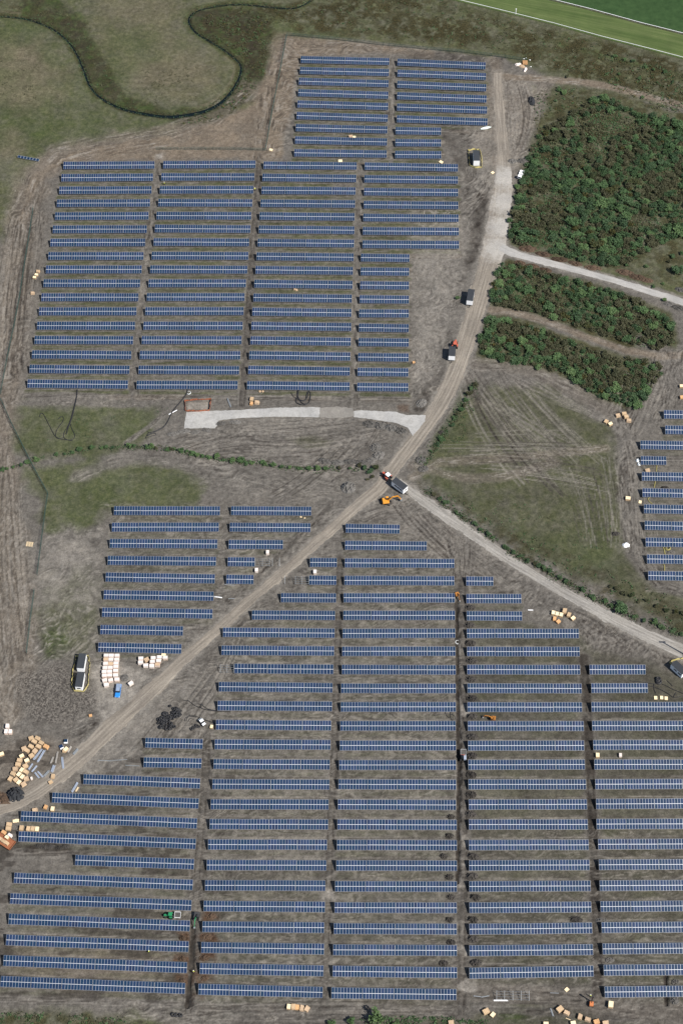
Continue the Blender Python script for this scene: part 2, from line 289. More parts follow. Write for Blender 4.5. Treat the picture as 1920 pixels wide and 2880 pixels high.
# perimeter bare strips and top block yard
paint('tan', P([(770, 90), (900, 106), (1100, 126), (1200, 146), (1000, 150), (845, 158), (815, 300), (790, 445), (480, 450), (190, 452), (110, 520), (70, 620), (40, 640), (90, 490), (200, 428), (330, 400), (480, 378), (610, 340), (700, 285), (748, 205)]), .85, 1.5, 2, 13, .25, 7)
erase('grass', P([(790, 110), (900, 110), (1200, 146), (1400, 165), (1480, 220), (1490, 340), (1440, 560), (1380, 740), (1340, 960), (1200, 1200), (1100, 1110), (60, 1115), (30, 900), (100, 600), (200, 440), (480, 430), (760, 430)]), .85, 1.5, 2, 14)
paint('dark', P([(1150, 142), (1300, 150), (1420, 162), (1390, 215), (1380, 180), (1150, 172)]), .6, 2, 2, 15, .5)
paint('dark', P([(1340, 540), (1372, 560), (1352, 680), (1312, 770), (1285, 830), (1310, 700)]), .75, 1.5, 2, 16, .6, 3)
paint('dark', P([(1240, 350), (1290, 350), (1320, 430), (1345, 500), (1330, 530), (1290, 480), (1250, 400)]), .45, 2, 3, 16, .8, 4)
paint('dark', P([(1228, 1040), (1256, 1030), (1236, 1130), (1190, 1165), (1165, 1150)]), .6, 1.5, 2, 17, .6, 3)
paint('dark', P([(1470, 255), (1500, 262), (1500, 300), (1480, 305), (1465, 290)]), .8, 1, 1.5, 17)
# mid fields
for g in ([(15, 1125), (190, 1150), (440, 1150), (425, 1205), (370, 1262), (240, 1288), (100, 1300), (25, 1240)], [(60, 1312), (250, 1292), (510, 1312), (560, 1372), (540, 1425), (330, 1432), (225, 1480), (130, 1490), (118, 1400), (60, 1335)]):
    paint('grass', P(g), .9, 3, 4, 18, .4, 7); paint('green', P(g), .25, 4, 5, 18, .8, 6)
paint('grass', P([(800, 1232), (880, 1228), (935, 1242), (925, 1258), (840, 1256)]), .7, 1.5, 1.5, 19); paint('dark', P([(800, 1232), (880, 1228), (935, 1242), (925, 1258), (840, 1256)]), .45, 1.5, 1.5, 19)
FLD = P([(1330, 1090), (1235, 1240), (1168, 1335), (1300, 1432), (1480, 1562), (1700, 1660), (1850, 1740), (1990, 1830), (1990, 1700), (1790, 1620), (1770, 1400), (1700, 1200), (1560, 1090)])
paint('grass', FLD, .95, 3, 4, 20, .25, 9); paint('dark', FLD, .2, 3, 4, 20, .5, 6)
paint('green', P([(1250, 1110), (1330, 1100), (1290, 1240), (1220, 1280), (1300, 1400), (1480, 1500), (1700, 1480), (1750, 1620), (1600, 1620), (1350, 1470), (1180, 1330)]), .3, 5, 6, 21, .7, 7)
paint('heath', P([(1160, 1345), (1300, 1400), (1480, 1520), (1750, 1620), (1990, 1740), (1990, 1810), (1750, 1720), (1560, 1640), (1400, 1540), (1270, 1440)]), .5, 3, 4, 22, .8, 4)
paint('grass', P([(5, 480), (50, 490), (45, 600), (8, 680)]), .8, 3, 3, 23); paint('grass', P([(0, 400), (100, 420), (60, 560), (0, 620)]), .7, 3, 3, 23)
paint('green', P([(95, 1775), (190, 1755), (195, 1830), (135, 1852)]), .4, 2, 3, 24, .5); paint('grass', P([(95, 1775), (190, 1755), (195, 1830), (135, 1852)]), .6, 2, 3, 24, .5)
paint('grass', P([(-40, 2845), (380, 2850), (500, 2890), (-40, 2920)]), .8, 3, 3, 25, .5); paint('heath', P([(-40, 2845), (300, 2855), (340, 2890), (-40, 2920)]), .6, 3, 3, 25, .6)
paint('grass', P([(1400, 2838), (1560, 2815), (1640, 2840), (1720, 2870), (1990, 2900), (1000, 2900), (1050, 2850), (1180, 2860)]), .7, 2, 3, 26, .5); paint('green', P([(1405, 2840), (1470, 2835), (1480, 2868), (1420, 2872)]), .8, 1.5, 2, 27, .3)
# south field: dark, olive-tinged to the east
paint('grass', P([(1325, 1720), (1640, 1800), (1700, 1830), (1830, 1850), (1990, 1900), (1990, 2830), (1700, 2790), (1330, 2700), (1315, 2200)]), .45, 4, 5, 28, .6, 10)
paint('dark', P([(1270, 1700), (1340, 1710), (1640, 1790), (1990, 1880), (1990, 2900), (700, 2900), (700, 2820), (1260, 2800), (1280, 2200)]), .42, 4, 6, 29, .6, 9)
paint('dark', P([(560, 2460), (1280, 2420), (1280, 2830), (520, 2830)]), .22, 8, 8, 29, .8, 9)
paint('grass', P([(560, 2460), (1280, 2420), (1280, 2830), (520, 2830)]), .25, 8, 8, 30, .8, 9)
paint('pale', P([(1170, 600), (1300, 620), (1330, 660), (1290, 800), (1230, 1000), (1215, 1080), (1160, 1080), (1165, 900)]), .5, 4, 4, 60, .5, 6)
paint('pale', P([(1420, 230), (1520, 245), (1490, 400), (1440, 520), (1415, 480)]), .5, 4, 4, 61, .5, 6)
paint('tan', P([(1390, 200), (1520, 245), (1490, 400), (1440, 520), (1380, 480), (1300, 340)]), .35, 4, 4, 65, .4, 6)
paint('pale', P([(1300, 320), (1390, 320), (1390, 540), (1350, 520), (1320, 420)]), .35, 4, 4, 65, .6, 5)
paint('pale', P([(560, 1900), (420, 2060), (300, 2150), (160, 2230), (60, 2270), (120, 2200), (300, 2030), (420, 1930)]), .4, 4, 4, 66, .6, 5)
paint('dark', P([(1292, 1690), (1325, 1690), (1328, 2450), (1325, 2800), (1296, 2800), (1292, 2200)]), .55, 1.5, 2, 62, .5, 3)
paint('green', P([(-60, 20), (110, 60), (230, 220), (330, 320), (300, 390), (100, 430), (-60, 420)]), .3, 6, 6, 63, .8, 10)
paint('green', P([(560, 130), (420, 80), (300, 60), (260, 140), (340, 240), (420, 180)]), .3, 6, 6, 64, .8, 10)
paint('grit', P([(60, 1890), (180, 1862), (268, 1945), (280, 2005), (200, 2035), (100, 2030), (50, 1960)]), .9, 2, 3, 31)
paint('dark', P([(60, 1890), (180, 1862), (268, 1945), (280, 2005), (200, 2035), (100, 2030), (50, 1960)]), .3, 2, 3, 31, .5)
paint('dark', P([(210, 2060), (270, 2020), (300, 2040), (290, 2075), (250, 2110), (225, 2090)]), .75, 1, 2, 32, .6, 2)
paint('dark', P([(0, 2250), (60, 2250), (150, 2240), (170, 2225), (130, 2190), (60, 2200), (15, 2220)]), .55, 1, 2, 33, .6, 2)
paint('pale', P([(262, 1890), (290, 1850), (410, 1900), (395, 1990), (330, 2040), (285, 2070), (268, 1990)]), .9, 2, 3, 34, .5, 3)
paint('pale', P([(1350, 480), (1470, 480), (1450, 560), (1410, 690), (1380, 690), (1380, 560)]), .35, 3, 3, 35, .5, 4)
paint('tan', P([(-40, 2100), (60, 2080), (260, 2080), (230, 2180), (100, 2260), (-40, 2280)]), .35, 3, 3, 36)
paint('tan', P([(30, 2640), (560, 2700), (560, 2790), (0, 2760)]), .3, 4, 5, 36, .7, 8)
paint('dark', P([(60, 2370), (190, 2365), (215, 2400), (110, 2415), (70, 2400)]), .85, 1, 2, 37, .4, 2)
paint('dark', P([(700, 2835), (1320, 2822), (1700, 2840), (1990, 2880), (1990, 2920), (560, 2920)]), .42, 2, 3, 38, .6, 6)

# wet dark patches between the south-west rows
s = sl(*[f(v[i] for v in P([(0, 2080), (640, 2080), (0, 2820), (640, 2820)])) for i, f in ((0, min), (0, max), (1, min), (1, max))])
n = fbm(X[s] * .30, Y[s], 3.0, 3, 77); n2 = fbm(X[s], Y[s], 25, 2, 78)
LAY['dark'][s] = np.maximum(LAY['dark'][s], .7 * sstep(.56, .64, n + .35 * (n2 - .5)))
s = sl(*[f(v[i] for v in P([(640, 1450), (1300, 1450), (500, 2820), (1300, 2820)])) for i, f in ((0, min), (0, max), (1, min), (1, max))])
n = fbm(X[s] * .35, Y[s], 2.2, 3, 87); n3 = fbm(X[s], Y[s] * .4, 2.0, 3, 88)
LAY['dark'][s] = np.maximum(LAY['dark'][s], .42 * sstep(.55, .68, n)); LAY['pale'][s] = np.maximum(LAY['pale'][s], .32 * sstep(.57, .70, n3))

# ---- strips along every row of panels: olive grass at the foot, driven track between the rows
r_ = random.Random(5)
for bk, rows in BLOCKS.items():
    for i, (x0, y0, x1, y1) in enumerate(rows):
        a = at(x0, y0, 1.58); b = at(x1, y1, 1.58); up = bk[0] in 'AB'
        for off, hw, kind in ((-2.7, 1.0, 'foot'), (-5.0, 1.3, 'drive')):
            sg, d, o, ar = seg_info([(a[0], a[1] + off), (b[0], b[1] + off)], 3.2)
            wv = 1 - sstep(hw * .55, hw * 1.35, d + 1.2 * (fbm(X[sg], Y[sg], 3, 2, 60 + i) - .5))
            n = .6 * vnoise(X[sg] / 9.0, Y[sg] / .42, 100 + i) + .4 * vnoise(X[sg] / 3.0, Y[sg] / .3, 130 + i)
            big = vnoise(X[sg] / 14.0, Y[sg] / 14.0, 140)
            if kind == 'foot':
                LAY['grass'][sg] = np.maximum(LAY['grass'][sg], wv * ((.95 if up else .42) * sstep(.2, .6, n + .4 * (big - .4))))
                LAY['dark'][sg] = np.maximum(LAY['dark'][sg], wv * .35 * sstep(.5, .7, n))
            else:
                LAY['grass'][sg] *= 1 - wv * .55
                LAY['pale'][sg] = np.maximum(LAY['pale'][sg], wv * .5 * sstep(.48, .72, n)); LAY['dark'][sg] = np.maximum(LAY['dark'][sg], wv * .55 * sstep(.46, .25, n))
                if up: LAY['tan'][sg] = np.maximum(LAY['tan'][sg], wv * .35 * sstep(.3, .7, big))
            HT[sg] += wv * .06 * (n - .5)
        for o_ in (-4.2, -5.9): rut(bez((a[0], a[1] + o_ + r_.uniform(-.3, .3)), (b[0], b[1] + o_ + r_.uniform(-.3, .3)), r_.uniform(-.008, .008)), .2, r_.uniform(.35, .75), r_.choice(('dark', 'dark', 'pale')), r_.randrange(999), -.05, .95)
# ---- lanes between the columns of rows
def lane(pts, half, seed, pale=.5, dark=.7, base=.0, **k):
    streakband(P(pts), half, seed, pale, dark, across=.45, along=8, **k)
    if base:
        rut(P(pts), half * .7, base, 'dark', seed, 0.0, .5)
        for o_ in (-.9, .9): rut([(x + o_, y) for x, y in P(pts)], .28, min(1, base + .35), 'dark', seed + 3, -.10, .4)
lane([(1103, 150), (1098, 300), (1093, 440), (1020, 455), (1007, 560), (1003, 760), (1000, 960), (995, 1150)], 1.9, 201)
lane([(450, 440), (432, 560), (412, 700), (398, 860), (385, 980), (375, 1110)], 1.9, 202)
lane([(730, 440), (716, 620), (706, 760), (697, 900), (690, 1020), (680, 1140)], 2.0, 203, .45, .95, .45)
lane([(648, 1410), (640, 1520), (632, 1640)], 1.6, 204, .3, .4)
lane([(955, 1570), (952, 1700), (948, 1850), (940, 2100), (928, 2350), (918, 2600), (905, 2850)], 2.4, 205, .5, .9, .5)
lane([(582, 2060), (575, 2200), (565, 2330), (555, 2450), (545, 2600), (530, 2850)], 2.7, 206, .5, .9, .55)
lane([(1295, 1560), (1300, 1700), (1302, 1900), (1305, 2200), (1300, 2500), (1295, 2850)], 3.2, 207, .65, .95, .6)
lane([(1640, 1850), (1650, 2000), (1660, 2200), (1668, 2400), (1675, 2600), (1680, 2800)], 2.8, 208, .3, 1.0, .95)
lane([(1390, 170), (1400, 220), (1402, 300), (1412, 420), (1418, 520)], 2.6, 209, .7, .5, tan=.5)
# perimeter tracks and yards
streakband(P([(700, 250), (600, 335), (450, 385), (300, 410), (170, 440), (100, 500), (65, 600), (45, 760), (25, 920), (5, 1100), (-15, 1300)]), 6.5, 210, .75, .55, .5, .5, 14)
streakband(P([(800, 130), (775, 240), (760, 330), (745, 440)]), 6.0, 211, .55, .8, .5, .5, 10)
streakband(P([(830, 125), (1000, 125), (1200, 150)]), 3.0, 212, .5, .6, .6, .5, 8)
streakband(P([(105, 600), (90, 720), (70, 860), (55, 1000), (30, 1130)]), 4.0, 213, .35, .95, .15, .4, 12)
streakband(P([(-10, 1100), (0, 1250), (20, 1420), (45, 1600), (60, 1760), (50, 1900), (20, 2000)]), 5.5, 214, .8, .6, .5, .5, 14)
streakband(P([(-40, 1150), (-20, 1500), (-20, 2000)]), 5, 214, .8, .6, .5, .5, 14)
streakband(P([(220, 1340), (330, 1295), (450, 1290), (580, 1320), (720, 1350), (850, 1370)]), 3.2, 215, .6, .4, 0, .5, 10, .7)
streakband(P([(560, 1300), (700, 1290), (860, 1290), (1000, 1250), (1080, 1190)]), 3.4, 216, .55, .6, 0, .5, 9, .6)
streakband(P([(640, 1180), (720, 1250), (860, 1290), (1000, 1260)]), 4.0, 217, .6, .5, 0, .45, 9, .6)
streakband(P([(1380, 870), (1450, 880), (1560, 912), (1640, 945), (1760, 985), (1850, 1002), (1990, 992)]), 1.7, 218, .6, .3, .8, .5, 8, 1.0)
streakband(P([(1420, 215), (1500, 222), (1620, 229), (1690, 240), (1770, 258), (1860, 283), (1990, 312)]), 2.0, 219, 1.0, .2, .9, .4, 10, 1.0)
streakband(P([(1530, 240), (1500, 300), (1480, 360), (1460, 420)]), 3.6, 220, .7, .6, .3, .45, 8, .9)
streakband(P([(1400, 180), (1420, 250), (1425, 330)]), 2.2, 221, .3, .95, 0, .4, 9, .6)
streakband(P([(1800, 960), (1880, 1000), (1850, 1080), (1800, 1150), (1770, 1250), (1762, 1400), (1790, 1560), (1860, 1640), (1990, 1680)]), 3.6, 222, .45, .95, 0, .42, 7, .95, h=.12)
streakband(P([(1860, 1000), (1870, 1080), (1850, 1180)]), 5.0, 223, .45, .9, 0, .42, 6, .95, h=.12)
streakband(P([(1160, 1340), (1240, 1300), (1400, 1290), (1560, 1275), (1700, 1260)]), 1.8, 224, .9, .3, .4, .4, 12, .6)
streakband(P([(1160, 1310), (1300, 1345), (1420, 1340), (1560, 1300)]), 2.0, 225, .8, .3, .3, .4, 12, .6)
streakband(P([(1120, 1300), (1200, 1215), (1262, 1125), (1300, 1050), (1345, 930)]), 1.6, 226, .3, .9, 0, .4, 8, .9)
streakband(P([(1340, 1020), (1480, 1040), (1600, 1090), (1720, 1160)]), 3.2, 227, .7, .4, .2, .45, 12, .8)
streakband(P([(1190, 1560), (1280, 1480)]), 6, 228, .5, .6, 0, .4, 5, .3)
streakband(P([(1640, 1700), (1700, 1790), (1800, 1800), (1900, 1850)]), 6.0, 229, .35, .9, 0, .6, 3, .9, h=.2)
streakband(P([(1300, 2790), (1500, 2800), (1700, 2830), (1900, 2850)]), 3, 230, .6, .5, .2, .5, 12, .8)
streakband(P([(560, 2850), (900, 2830), (1300, 2850)]), 2, 231, .4, .8, 0, .4, 10, .8)
streakband(P([(900, 2860), (1300, 2835), (1600, 2850)]), 1.2, 232, .6, .8, 0, .3, 10, .8)
def churn(poly, seed, pale=.7, dark=.7, lx=2.4, ly=.62, rot=0.0, h=.10, wa=5.0):
    s, m = poly_mask(P(poly), 3, 3, seed); x, y = X[s], Y[s]; wx = wa * (fbm(x, y, 9, 2, seed + 1) - .5) * 2; wy = wa * (fbm(x, y, 9, 2, seed + 2) - .5) * 2
    c, q = math.cos(rot), math.sin(rot); u = (x + wx) * c + (y + wy) * q; v = -(x + wx) * q + (y + wy) * c
    n = .55 * vnoise(u / lx, v / ly, seed + 3) + .45 * vnoise(u / (lx * .5), v / (ly * .6), seed + 4); amp = m * (.45 + .9 * vnoise(x / 12, y / 12, seed + 5))
    LAY['pale'][s] = np.maximum(LAY['pale'][s], amp * pale * sstep(.53, .74, n)); LAY['dark'][s] = np.maximum(LAY['dark'][s], amp * dark * sstep(.46, .26, n)); HT[s] += amp * h * 2 * (n - .5)
churn([(1165, 590), (1300, 600), (1340, 640), (1300, 800), (1240, 1000), (1220, 1110), (1150, 1110), (1160, 900)], 501, .95, .85, 1.5, .55, 1.2, .12, 7.0)
churn([(1240, 330), (1390, 330), (1390, 540), (1330, 600), (1300, 600), (1290, 400)], 502, .6, .8, 2.6, .6, .9)
churn([(1420, 215), (1540, 240), (1500, 400), (1450, 520), (1415, 500)], 503, .7, .6, 3.4, .6, 1.2)
churn([(110, 1480), (280, 1480), (270, 1860), (70, 1870), (110, 1640)], 504, .75, .5, 2.2, .7, .8, .1, 8.0)
paint('pale', P([(110, 1540), (220, 1500), (260, 1560), (240, 1680), (150, 1700), (90, 1660)]), .45, 6, 6, 66, .8, 5)
paint('grass', P([(120, 1640), (250, 1600), (265, 1820), (150, 1840), (90, 1780)]), .55, 6, 6, 67, .8, 6)
churn([(500, 1200), (1080, 1140), (1060, 1260), (900, 1420), (560, 1380)], 505, .5, .5, 4.0, .6, .1)
churn([(20, 600), (110, 560), (70, 1000), (20, 1120), (-20, 1120)], 506, .6, .8, 3.5, .55, 1.4)
churn([(-40, 1120), (50, 1400), (100, 1700), (60, 2060), (-40, 2060)], 507, .6, .6, 3.5, .6, 1.5)
churn([(1060, 1350), (1140, 1390), (1480, 1600), (1660, 1720), (1900, 1830), (1830, 1840), (1640, 1800), (1330, 1640), (1290, 1640), (980, 1440)], 508, .55, .7, 2.8, .6, .7)
churn([(1640, 1720), (1900, 1830), (1860, 1860), (1640, 1830)], 509, .5, .9, 1.6, .5, 1.0, .2)
churn([(180, 2040), (640, 1700), (760, 1640), (700, 1800), (500, 2100), (300, 2180), (150, 2240)], 510, .5, .45, 3.0, .7, .7)
churn([(1690, 1050), (1990, 940), (1990, 1150), (1800, 1160), (1790, 1600), (1700, 1500), (1730, 1250)], 511, .5, .7, 3.0, .6, 1.3, .12)
churn([(790, 110), (1180, 135), (1400, 165), (1390, 330), (1370, 190), (1100, 150), (850, 160), (820, 400), (760, 440)], 512, .55, .6, 3.0, .6, .3)
churn([(560, 2400), (1990, 2300), (1990, 2890), (300, 2890)], 513, .45, .5, 3.6, .42, .02)
churn([(300, 1420), (1300, 1420), (1300, 2300), (560, 2400)], 514, .5, .5, 3.6, .42, .03)
for q_ in ([(640, 1690), (700, 1640), (770, 1580), (850, 1500), (930, 1420)], [(560, 1860), (640, 1790), (690, 1740)], [(1110, 1330), (1190, 1250), (1260, 1150)]):
    streakband(P(q_), 1.6, 270, .5, .95, 0, .5, 2.5, .8, h=.25); rut(P(q_), 1.0, .45, 'dark', 271, 0.0, .7)
# wheel tracks
fan([(1290, 1030), (1340, 1090)], [(1500, 1350), (1720, 1280)], 30, -.10, 301, pd=.5)
fan([(1300, 1040), (1460, 1045)], [(1600, 1430), (1760, 1330)], 26, -.06, 302, pd=.45)
fan([(1290, 1060), (1330, 1080)], [(1540, 1440), (1600, 1420)], 7, -.12, 303, half=.42, dark=1.0, pd=.9)
fan([(1230, 1240), (1300, 1330)], [(1730, 1230), (1740, 1400)], 18, .06, 304)
fan([(1560, 1300), (1760, 1280)], [(1640, 1560), (1770, 1560)], 16, .05, 305)
fan([(1400, 1050), (1540, 1080)], [(1690, 1170), (1740, 1200)], 16, -.06, 306, pd=.15)
fan([(1100, 1420), (1180, 1400)], [(1340, 1640), (1460, 1640)], 20, -.10, 307, dark=.9, pd=.5)
fan([(1230, 1500), (1330, 1500)], [(1285, 1640), (1310, 1640)], 14, .10, 308, dark=.95, pd=.6)
fan([(620, 1170), (660, 1280)], [(1080, 1130), (1120, 1230)], 26, -.10, 309, pd=.3)
fan([(430, 1260), (560, 1300)], [(700, 1190), (780, 1290)], 12, .1, 310)
fan([(30, 620), (110, 560)], [(-5, 1100), (60, 1080)], 22, -.03, 313, pd=.55, dark=.9)
fan([(0, 1200), (60, 1380)], [(30, 1980), (110, 1900)], 16, -.04, 314, pd=.4)
fan([(1390, 230), (1420, 230)], [(1370, 520), (1450, 500)], 14, .03, 315, pd=.25)
fan([(1430, 230), (1500, 250)], [(1420, 480), (1480, 400)], 18, .18, 316, pd=.4)
fan([(1380, 480), (1430, 480)], [(1240, 600), (1330, 700)], 10, .1, 317, pd=.5)
fan([(470, 1960), (560, 1990)], [(330, 2140), (430, 2160)], 12, .05, 319, pd=.3)
fan([(900, 1270), (1100, 1160)], [(700, 1400), (900, 1400)], 12, .1, 320, pd=.4)
fan([(1830, 960), (1900, 960)], [(1740, 1240), (1800, 1240)], 12, .06, 322, pd=.5, dark=.9)
fan([(1740, 1240), (1800, 1240)], [(1790, 1600), (1850, 1580)], 12, .06, 323, pd=.5, dark=.9)
fan([(600, 1860), (700, 1760)], [(430, 2050), (520, 2090)], 10, .05, 324, pd=.4)
fan([(1480, 1680), (1640, 1720)], [(1640, 1800), (1880, 1830)], 16, .1, 325, jit=.5, pd=.7)
fan([(1310, 2800), (1320, 2860)], [(1900, 2840), (1920, 2890)], 10, .02, 326, pd=.6)
fan([(560, 2830), (560, 2880)], [(1320, 2830), (1330, 2880)], 9, .02, 327, pd=.7)
# rust-stained peat by the south-west trench
for q in ((1330, 620), (1310, 750), (1295, 880), (1290, 1010), (1165, 750), (1150, 885), (1150, 1020), (1210, 1120)):
    c = (q[0] / Z, 2300 + q[1] / Z); paint('rust', P([(c[0] - 22, c[1] - 14), (c[0] + 24, c[1] - 12), (c[0] + 26, c[1] + 12), (c[0] - 20, c[1] + 14)]), .7, 1, 2, 40, .8, 2)
paint('rust', P([(-60, 2215), (15, 2230), (24, 2250), (10, 2262), (-60, 2262)]), .95, .6, .8, 41)
paint('rust', P([(1115, 1140), (1150, 1138), (1150, 1158), (1120, 1160)]), .6, 1, 1, 42)
# pale chalky marks in the lanes
for (px, py, rr) in ((925, 2518, 1.7), (1300, 2365, 1.6), (1302, 2430, 1.6), (1300, 2680, 1.5), (1298, 2775, 1.2), (1328, 2775, 1.3), (1300, 2490, 1.2), (448, 440, 1.6), (1302, 1930, 1.4), (1303, 2000, 1.4), (1425, 485, 2.5)):
    c = at(px, py); paint('pale', [(c[0] - rr, c[1] - rr), (c[0] + rr, c[1] - rr * .8), (c[0] + rr * .8, c[1] + rr * 1.2), (c[0] - rr, c[1] + rr)], .8, .9, 2.4, int(px), .8, 1.5)
# bank of stones along the south-west edge of the upper block
streakband(P([(40, 1134), (200, 1130), (350, 1140), (460, 1120)]), 1.3, 260, .9, .4, 0, .3, .8, .9, h=.2)
streakband(P([(30, 1110), (200, 1112), (440, 1118)]), .5, 261, .2, .9, 0, .3, 3, .9, h=-.1)
streakband(P([(355, 1245), (420, 1200), (480, 1150), (500, 1120)]), 1.0, 262, .7, .7, 0, .3, 4, .9)
streakband(P([(660, 2865), (760, 2862), (860, 2850), (930, 2846)]), 1.0, 263, .95, .5, 0, .35, .8, .9, h=.25)

# ---- trenches, pit, river channel
TRENCH = [P([(1283, 1695), (1285, 1900), (1288, 2060), (1291, 2130), (1288, 2260), (1285, 2480)]), P([(543, 2608), (540, 2650), (537, 2720), (532, 2770), (527, 2830)]), P([(1870, 2742), (1870, 2773)]), P([(1872, 2802), (1872, 2824)])]
for i, t in enumerate(TRENCH):
    sg, d, o, a = seg_info(t, 2.0)
    wv = 1 - sstep(.5 + .15 * vnoise(a / 1.5, a * 0, 3), .85, d); HT[sg] -= wv * 1.4; FLAT[sg] *= 1 - wv * .5
    LAY['dark'][sg] = np.maximum(LAY['dark'][sg], wv)
    for k in ('pale', 'grass', 'tan', 'green', 'rust'): LAY[k][sg] *= 1 - wv
    ed = (1 - sstep(.2, .5, np.abs(o - .95))) * sstep(.45, .6, vnoise(a / 1.2, o / .5, 9 + i)); LAY['pale'][sg] = np.maximum(LAY['pale'][sg], .8 * ed * (i == 0))
PIT = P([(527, 1133), (588, 1131), (585, 1152), (527, 1153)])
sg, m = poly_mask(PIT, .3, 0.0, 3); HT[sg] -= m * .9; FLAT[sg] *= 1 - m; LAY['pale'][sg] = np.maximum(LAY['pale'][sg], m * .9); LAY['tan'][sg] = np.maximum(LAY['tan'][sg], m * .5)
RIVER = smooth(P([(-90, 38), (-20, 42), (45, 46), (89, 54), (129, 69), (165, 89), (196, 118), (219, 154), (237, 201), (254, 246), (286, 277), (339, 304), (402, 318), (473, 328), (527, 322), (580, 310), (625, 286), (661, 243), (679, 201), (676, 176), (643, 147), (598, 118), (554, 94), (531, 67), (531, 45), (549, 29), (589, 18), (647, 9), (707, 11), (774, 20), (827, 22), (854, 11), (872, 0), (895, -18), (920, -60)]), 2)
sg, d, o, a = seg_info(RIVER, 9)
RW = lambda t: .25 + .5 * np.sin(t / 23.0) * 0 + .55 * np.exp(-((t - 136) / 26.0) ** 2)
rw = RW(a); wob = .5 * (fbm(X[sg], Y[sg], 2.5, 2, 71) - .5)
ch = 1 - sstep(rw, rw + 1.3, d + wob); HT[sg] -= ch * .8
LAY['dark'][sg] = np.maximum(LAY['dark'][sg], .4 * (1 - sstep(rw - .1, rw + .4, d + wob)))
LAY['heath'][sg] = np.maximum(LAY['heath'][sg], .8 * (1 - sstep(rw + .5, rw + 3.0, d + 3 * wob)))
LAY['green'][sg] = np.maximum(LAY['green'][sg], .55 * (1 - sstep(rw + 1, rw + 3.2, d + 3 * wob)) * (vnoise(a / 6, o / 3, 5) + .3))
LAY['tan'][sg] = np.maximum(LAY['tan'][sg] * (1 - ch), .55 * (1 - sstep(.4, 1.3, np.abs(o - (rw + 2.2)))) * sstep(.35, .6, vnoise(a / 18, a * 0, 6)))

# ---- flat beds under roads and turf
TURFA = [(1271, 0), (1407, 33), (1555, 70), (1689, 107), (1845, 147), (1920, 167)]; TURFB = [(1539, 0), (1666, 32), (1800, 69), (1920, 99)]
def ext(l, k=90):
    (x0, y0), (x1, y1) = l[0], l[1]; (x2, y2), (x3, y3) = l[-2], l[-1]
    d0 = math.hypot(x1 - x0, y1 - y0); d1 = math.hypot(x3 - x2, y3 - y2)
    return [(x0 - (x1 - x0) / d0 * k * 2.4, y0 - (y1 - y0) / d0 * k * 2.4)] + l + [(x3 + (x3 - x2) / d1 * k, y3 + (y3 - y2) / d1 * k)]
TA = P(ext(TURFA)); TB = P(ext(TURFB))
ROAD1 = [(1398, 205, 2.0), (1402, 300, 2.1), (1412, 400, 2.6), (1416, 470, 3.6), (1412, 540, 4.6), (1398, 640, 5.0), (1386, 710, 5.2), (1360, 790, 4.6), (1328, 900, 4.0), (1292, 1020, 3.8), (1250, 1115, 3.6), (1190, 1208, 3.2), (1130, 1285, 3.0), (1090, 1336, 2.8), (1068, 1374, 2.6), (997, 1428, 2.4), (890, 1526, 2.2), (796, 1611, 2.1), (729, 1665, 2.1), (662, 1723, 2.1), (589, 1793, 2.1), (507, 1862, 2.3), (402, 1966, 3.0), (312, 2044, 3.5), (250, 2110, 3.4), (156, 2187, 3.1), (67, 2250, 3.1), (-60, 2290, 3.3)]
ROAD2 = [(1398, 690, 2.6), (1440, 712, 2.2), (1500, 728, 1.9), (1600, 754, 1.8), (1700, 781, 1.8), (1800, 811, 1.9), (1920, 850, 2.1), (2010, 882, 2.1)]
ROAD3 = [(1118, 1352, 1.5), (1160, 1386, 1.9), (1220, 1428, 2.3), (1309, 1488, 2.3), (1399, 1553, 2.2), (1470, 1599, 2.1), (1559, 1652, 2.2), (1666, 1709, 2.4), (1756, 1759, 2.6), (1850, 1802, 3.0), (1920, 1832, 3.2), (2020, 1878, 3.2)]
def dense(rd):
    pts = [at(a, b) + (c,) for a, b, c in rd]; p = [Vector(q) for q in pts]
    for _ in range(2):
        q = [p[0]]
        for a, b in zip(p[:-1], p[1:]): q += [a * .75 + b * .25, a * .25 + b * .75]
        p = q + [p[-1]]
    out = [p[0]]
    for a, b in zip(p[:-1], p[1:]):
        k = max(1, int((b - a).length / .8)); out += [a.lerp(b, (i + 1) / k) for i in range(k)]
    return out
RD = [dense(r) for r in (ROAD1, ROAD2, ROAD3)]
for rd in RD:
    sg, d, o, a = seg_info([(p.x, p.y) for p in rd[::3]] + [(rd[-1].x, rd[-1].y)], 8)
    hw = np.interp(a, np.cumsum([0] + [(b - a_).to_2d().length for a_, b in zip(rd[:-1], rd[1:])]), [p.z for p in rd])
    FLAT[sg] *= sstep(hw - .3, hw + .6, d)
    e = 1 - sstep(hw - .2, hw + 1.6, d + 1.5 * (fbm(X[sg], Y[sg], 2.5, 2, 33) - .5)); LAY['pale'][sg] = np.maximum(LAY['pale'][sg], .45 * e)
    for k in ('grass', 'green', 'heath', 'dark'): LAY[k][sg] *= 1 - e
PADS = [P([(524, 1160), (587, 1156), (668, 1154), (775, 1147), (882, 1145.5), (900, 1146), (897, 1174), (801, 1172), (708, 1174), (651, 1178), (614, 1183), (611, 1198), (603, 1205), (517.5, 1205), (520, 1187)]),
        P([(995, 1157), (1010, 1154), (1113, 1159), (1144, 1168), (1196, 1168), (1194, 1186), (1160, 1226), (1147, 1204), (1113, 1190), (1042, 1179), (995, 1173)]),
        P([(898, 1147), (940, 1144), (992, 1148), (996, 1172), (940, 1176), (898, 1174)])]
for pd_ in PADS:
    sg, m = poly_mask(pd_, .5, .0, 3); FLAT[sg] *= 1 - m
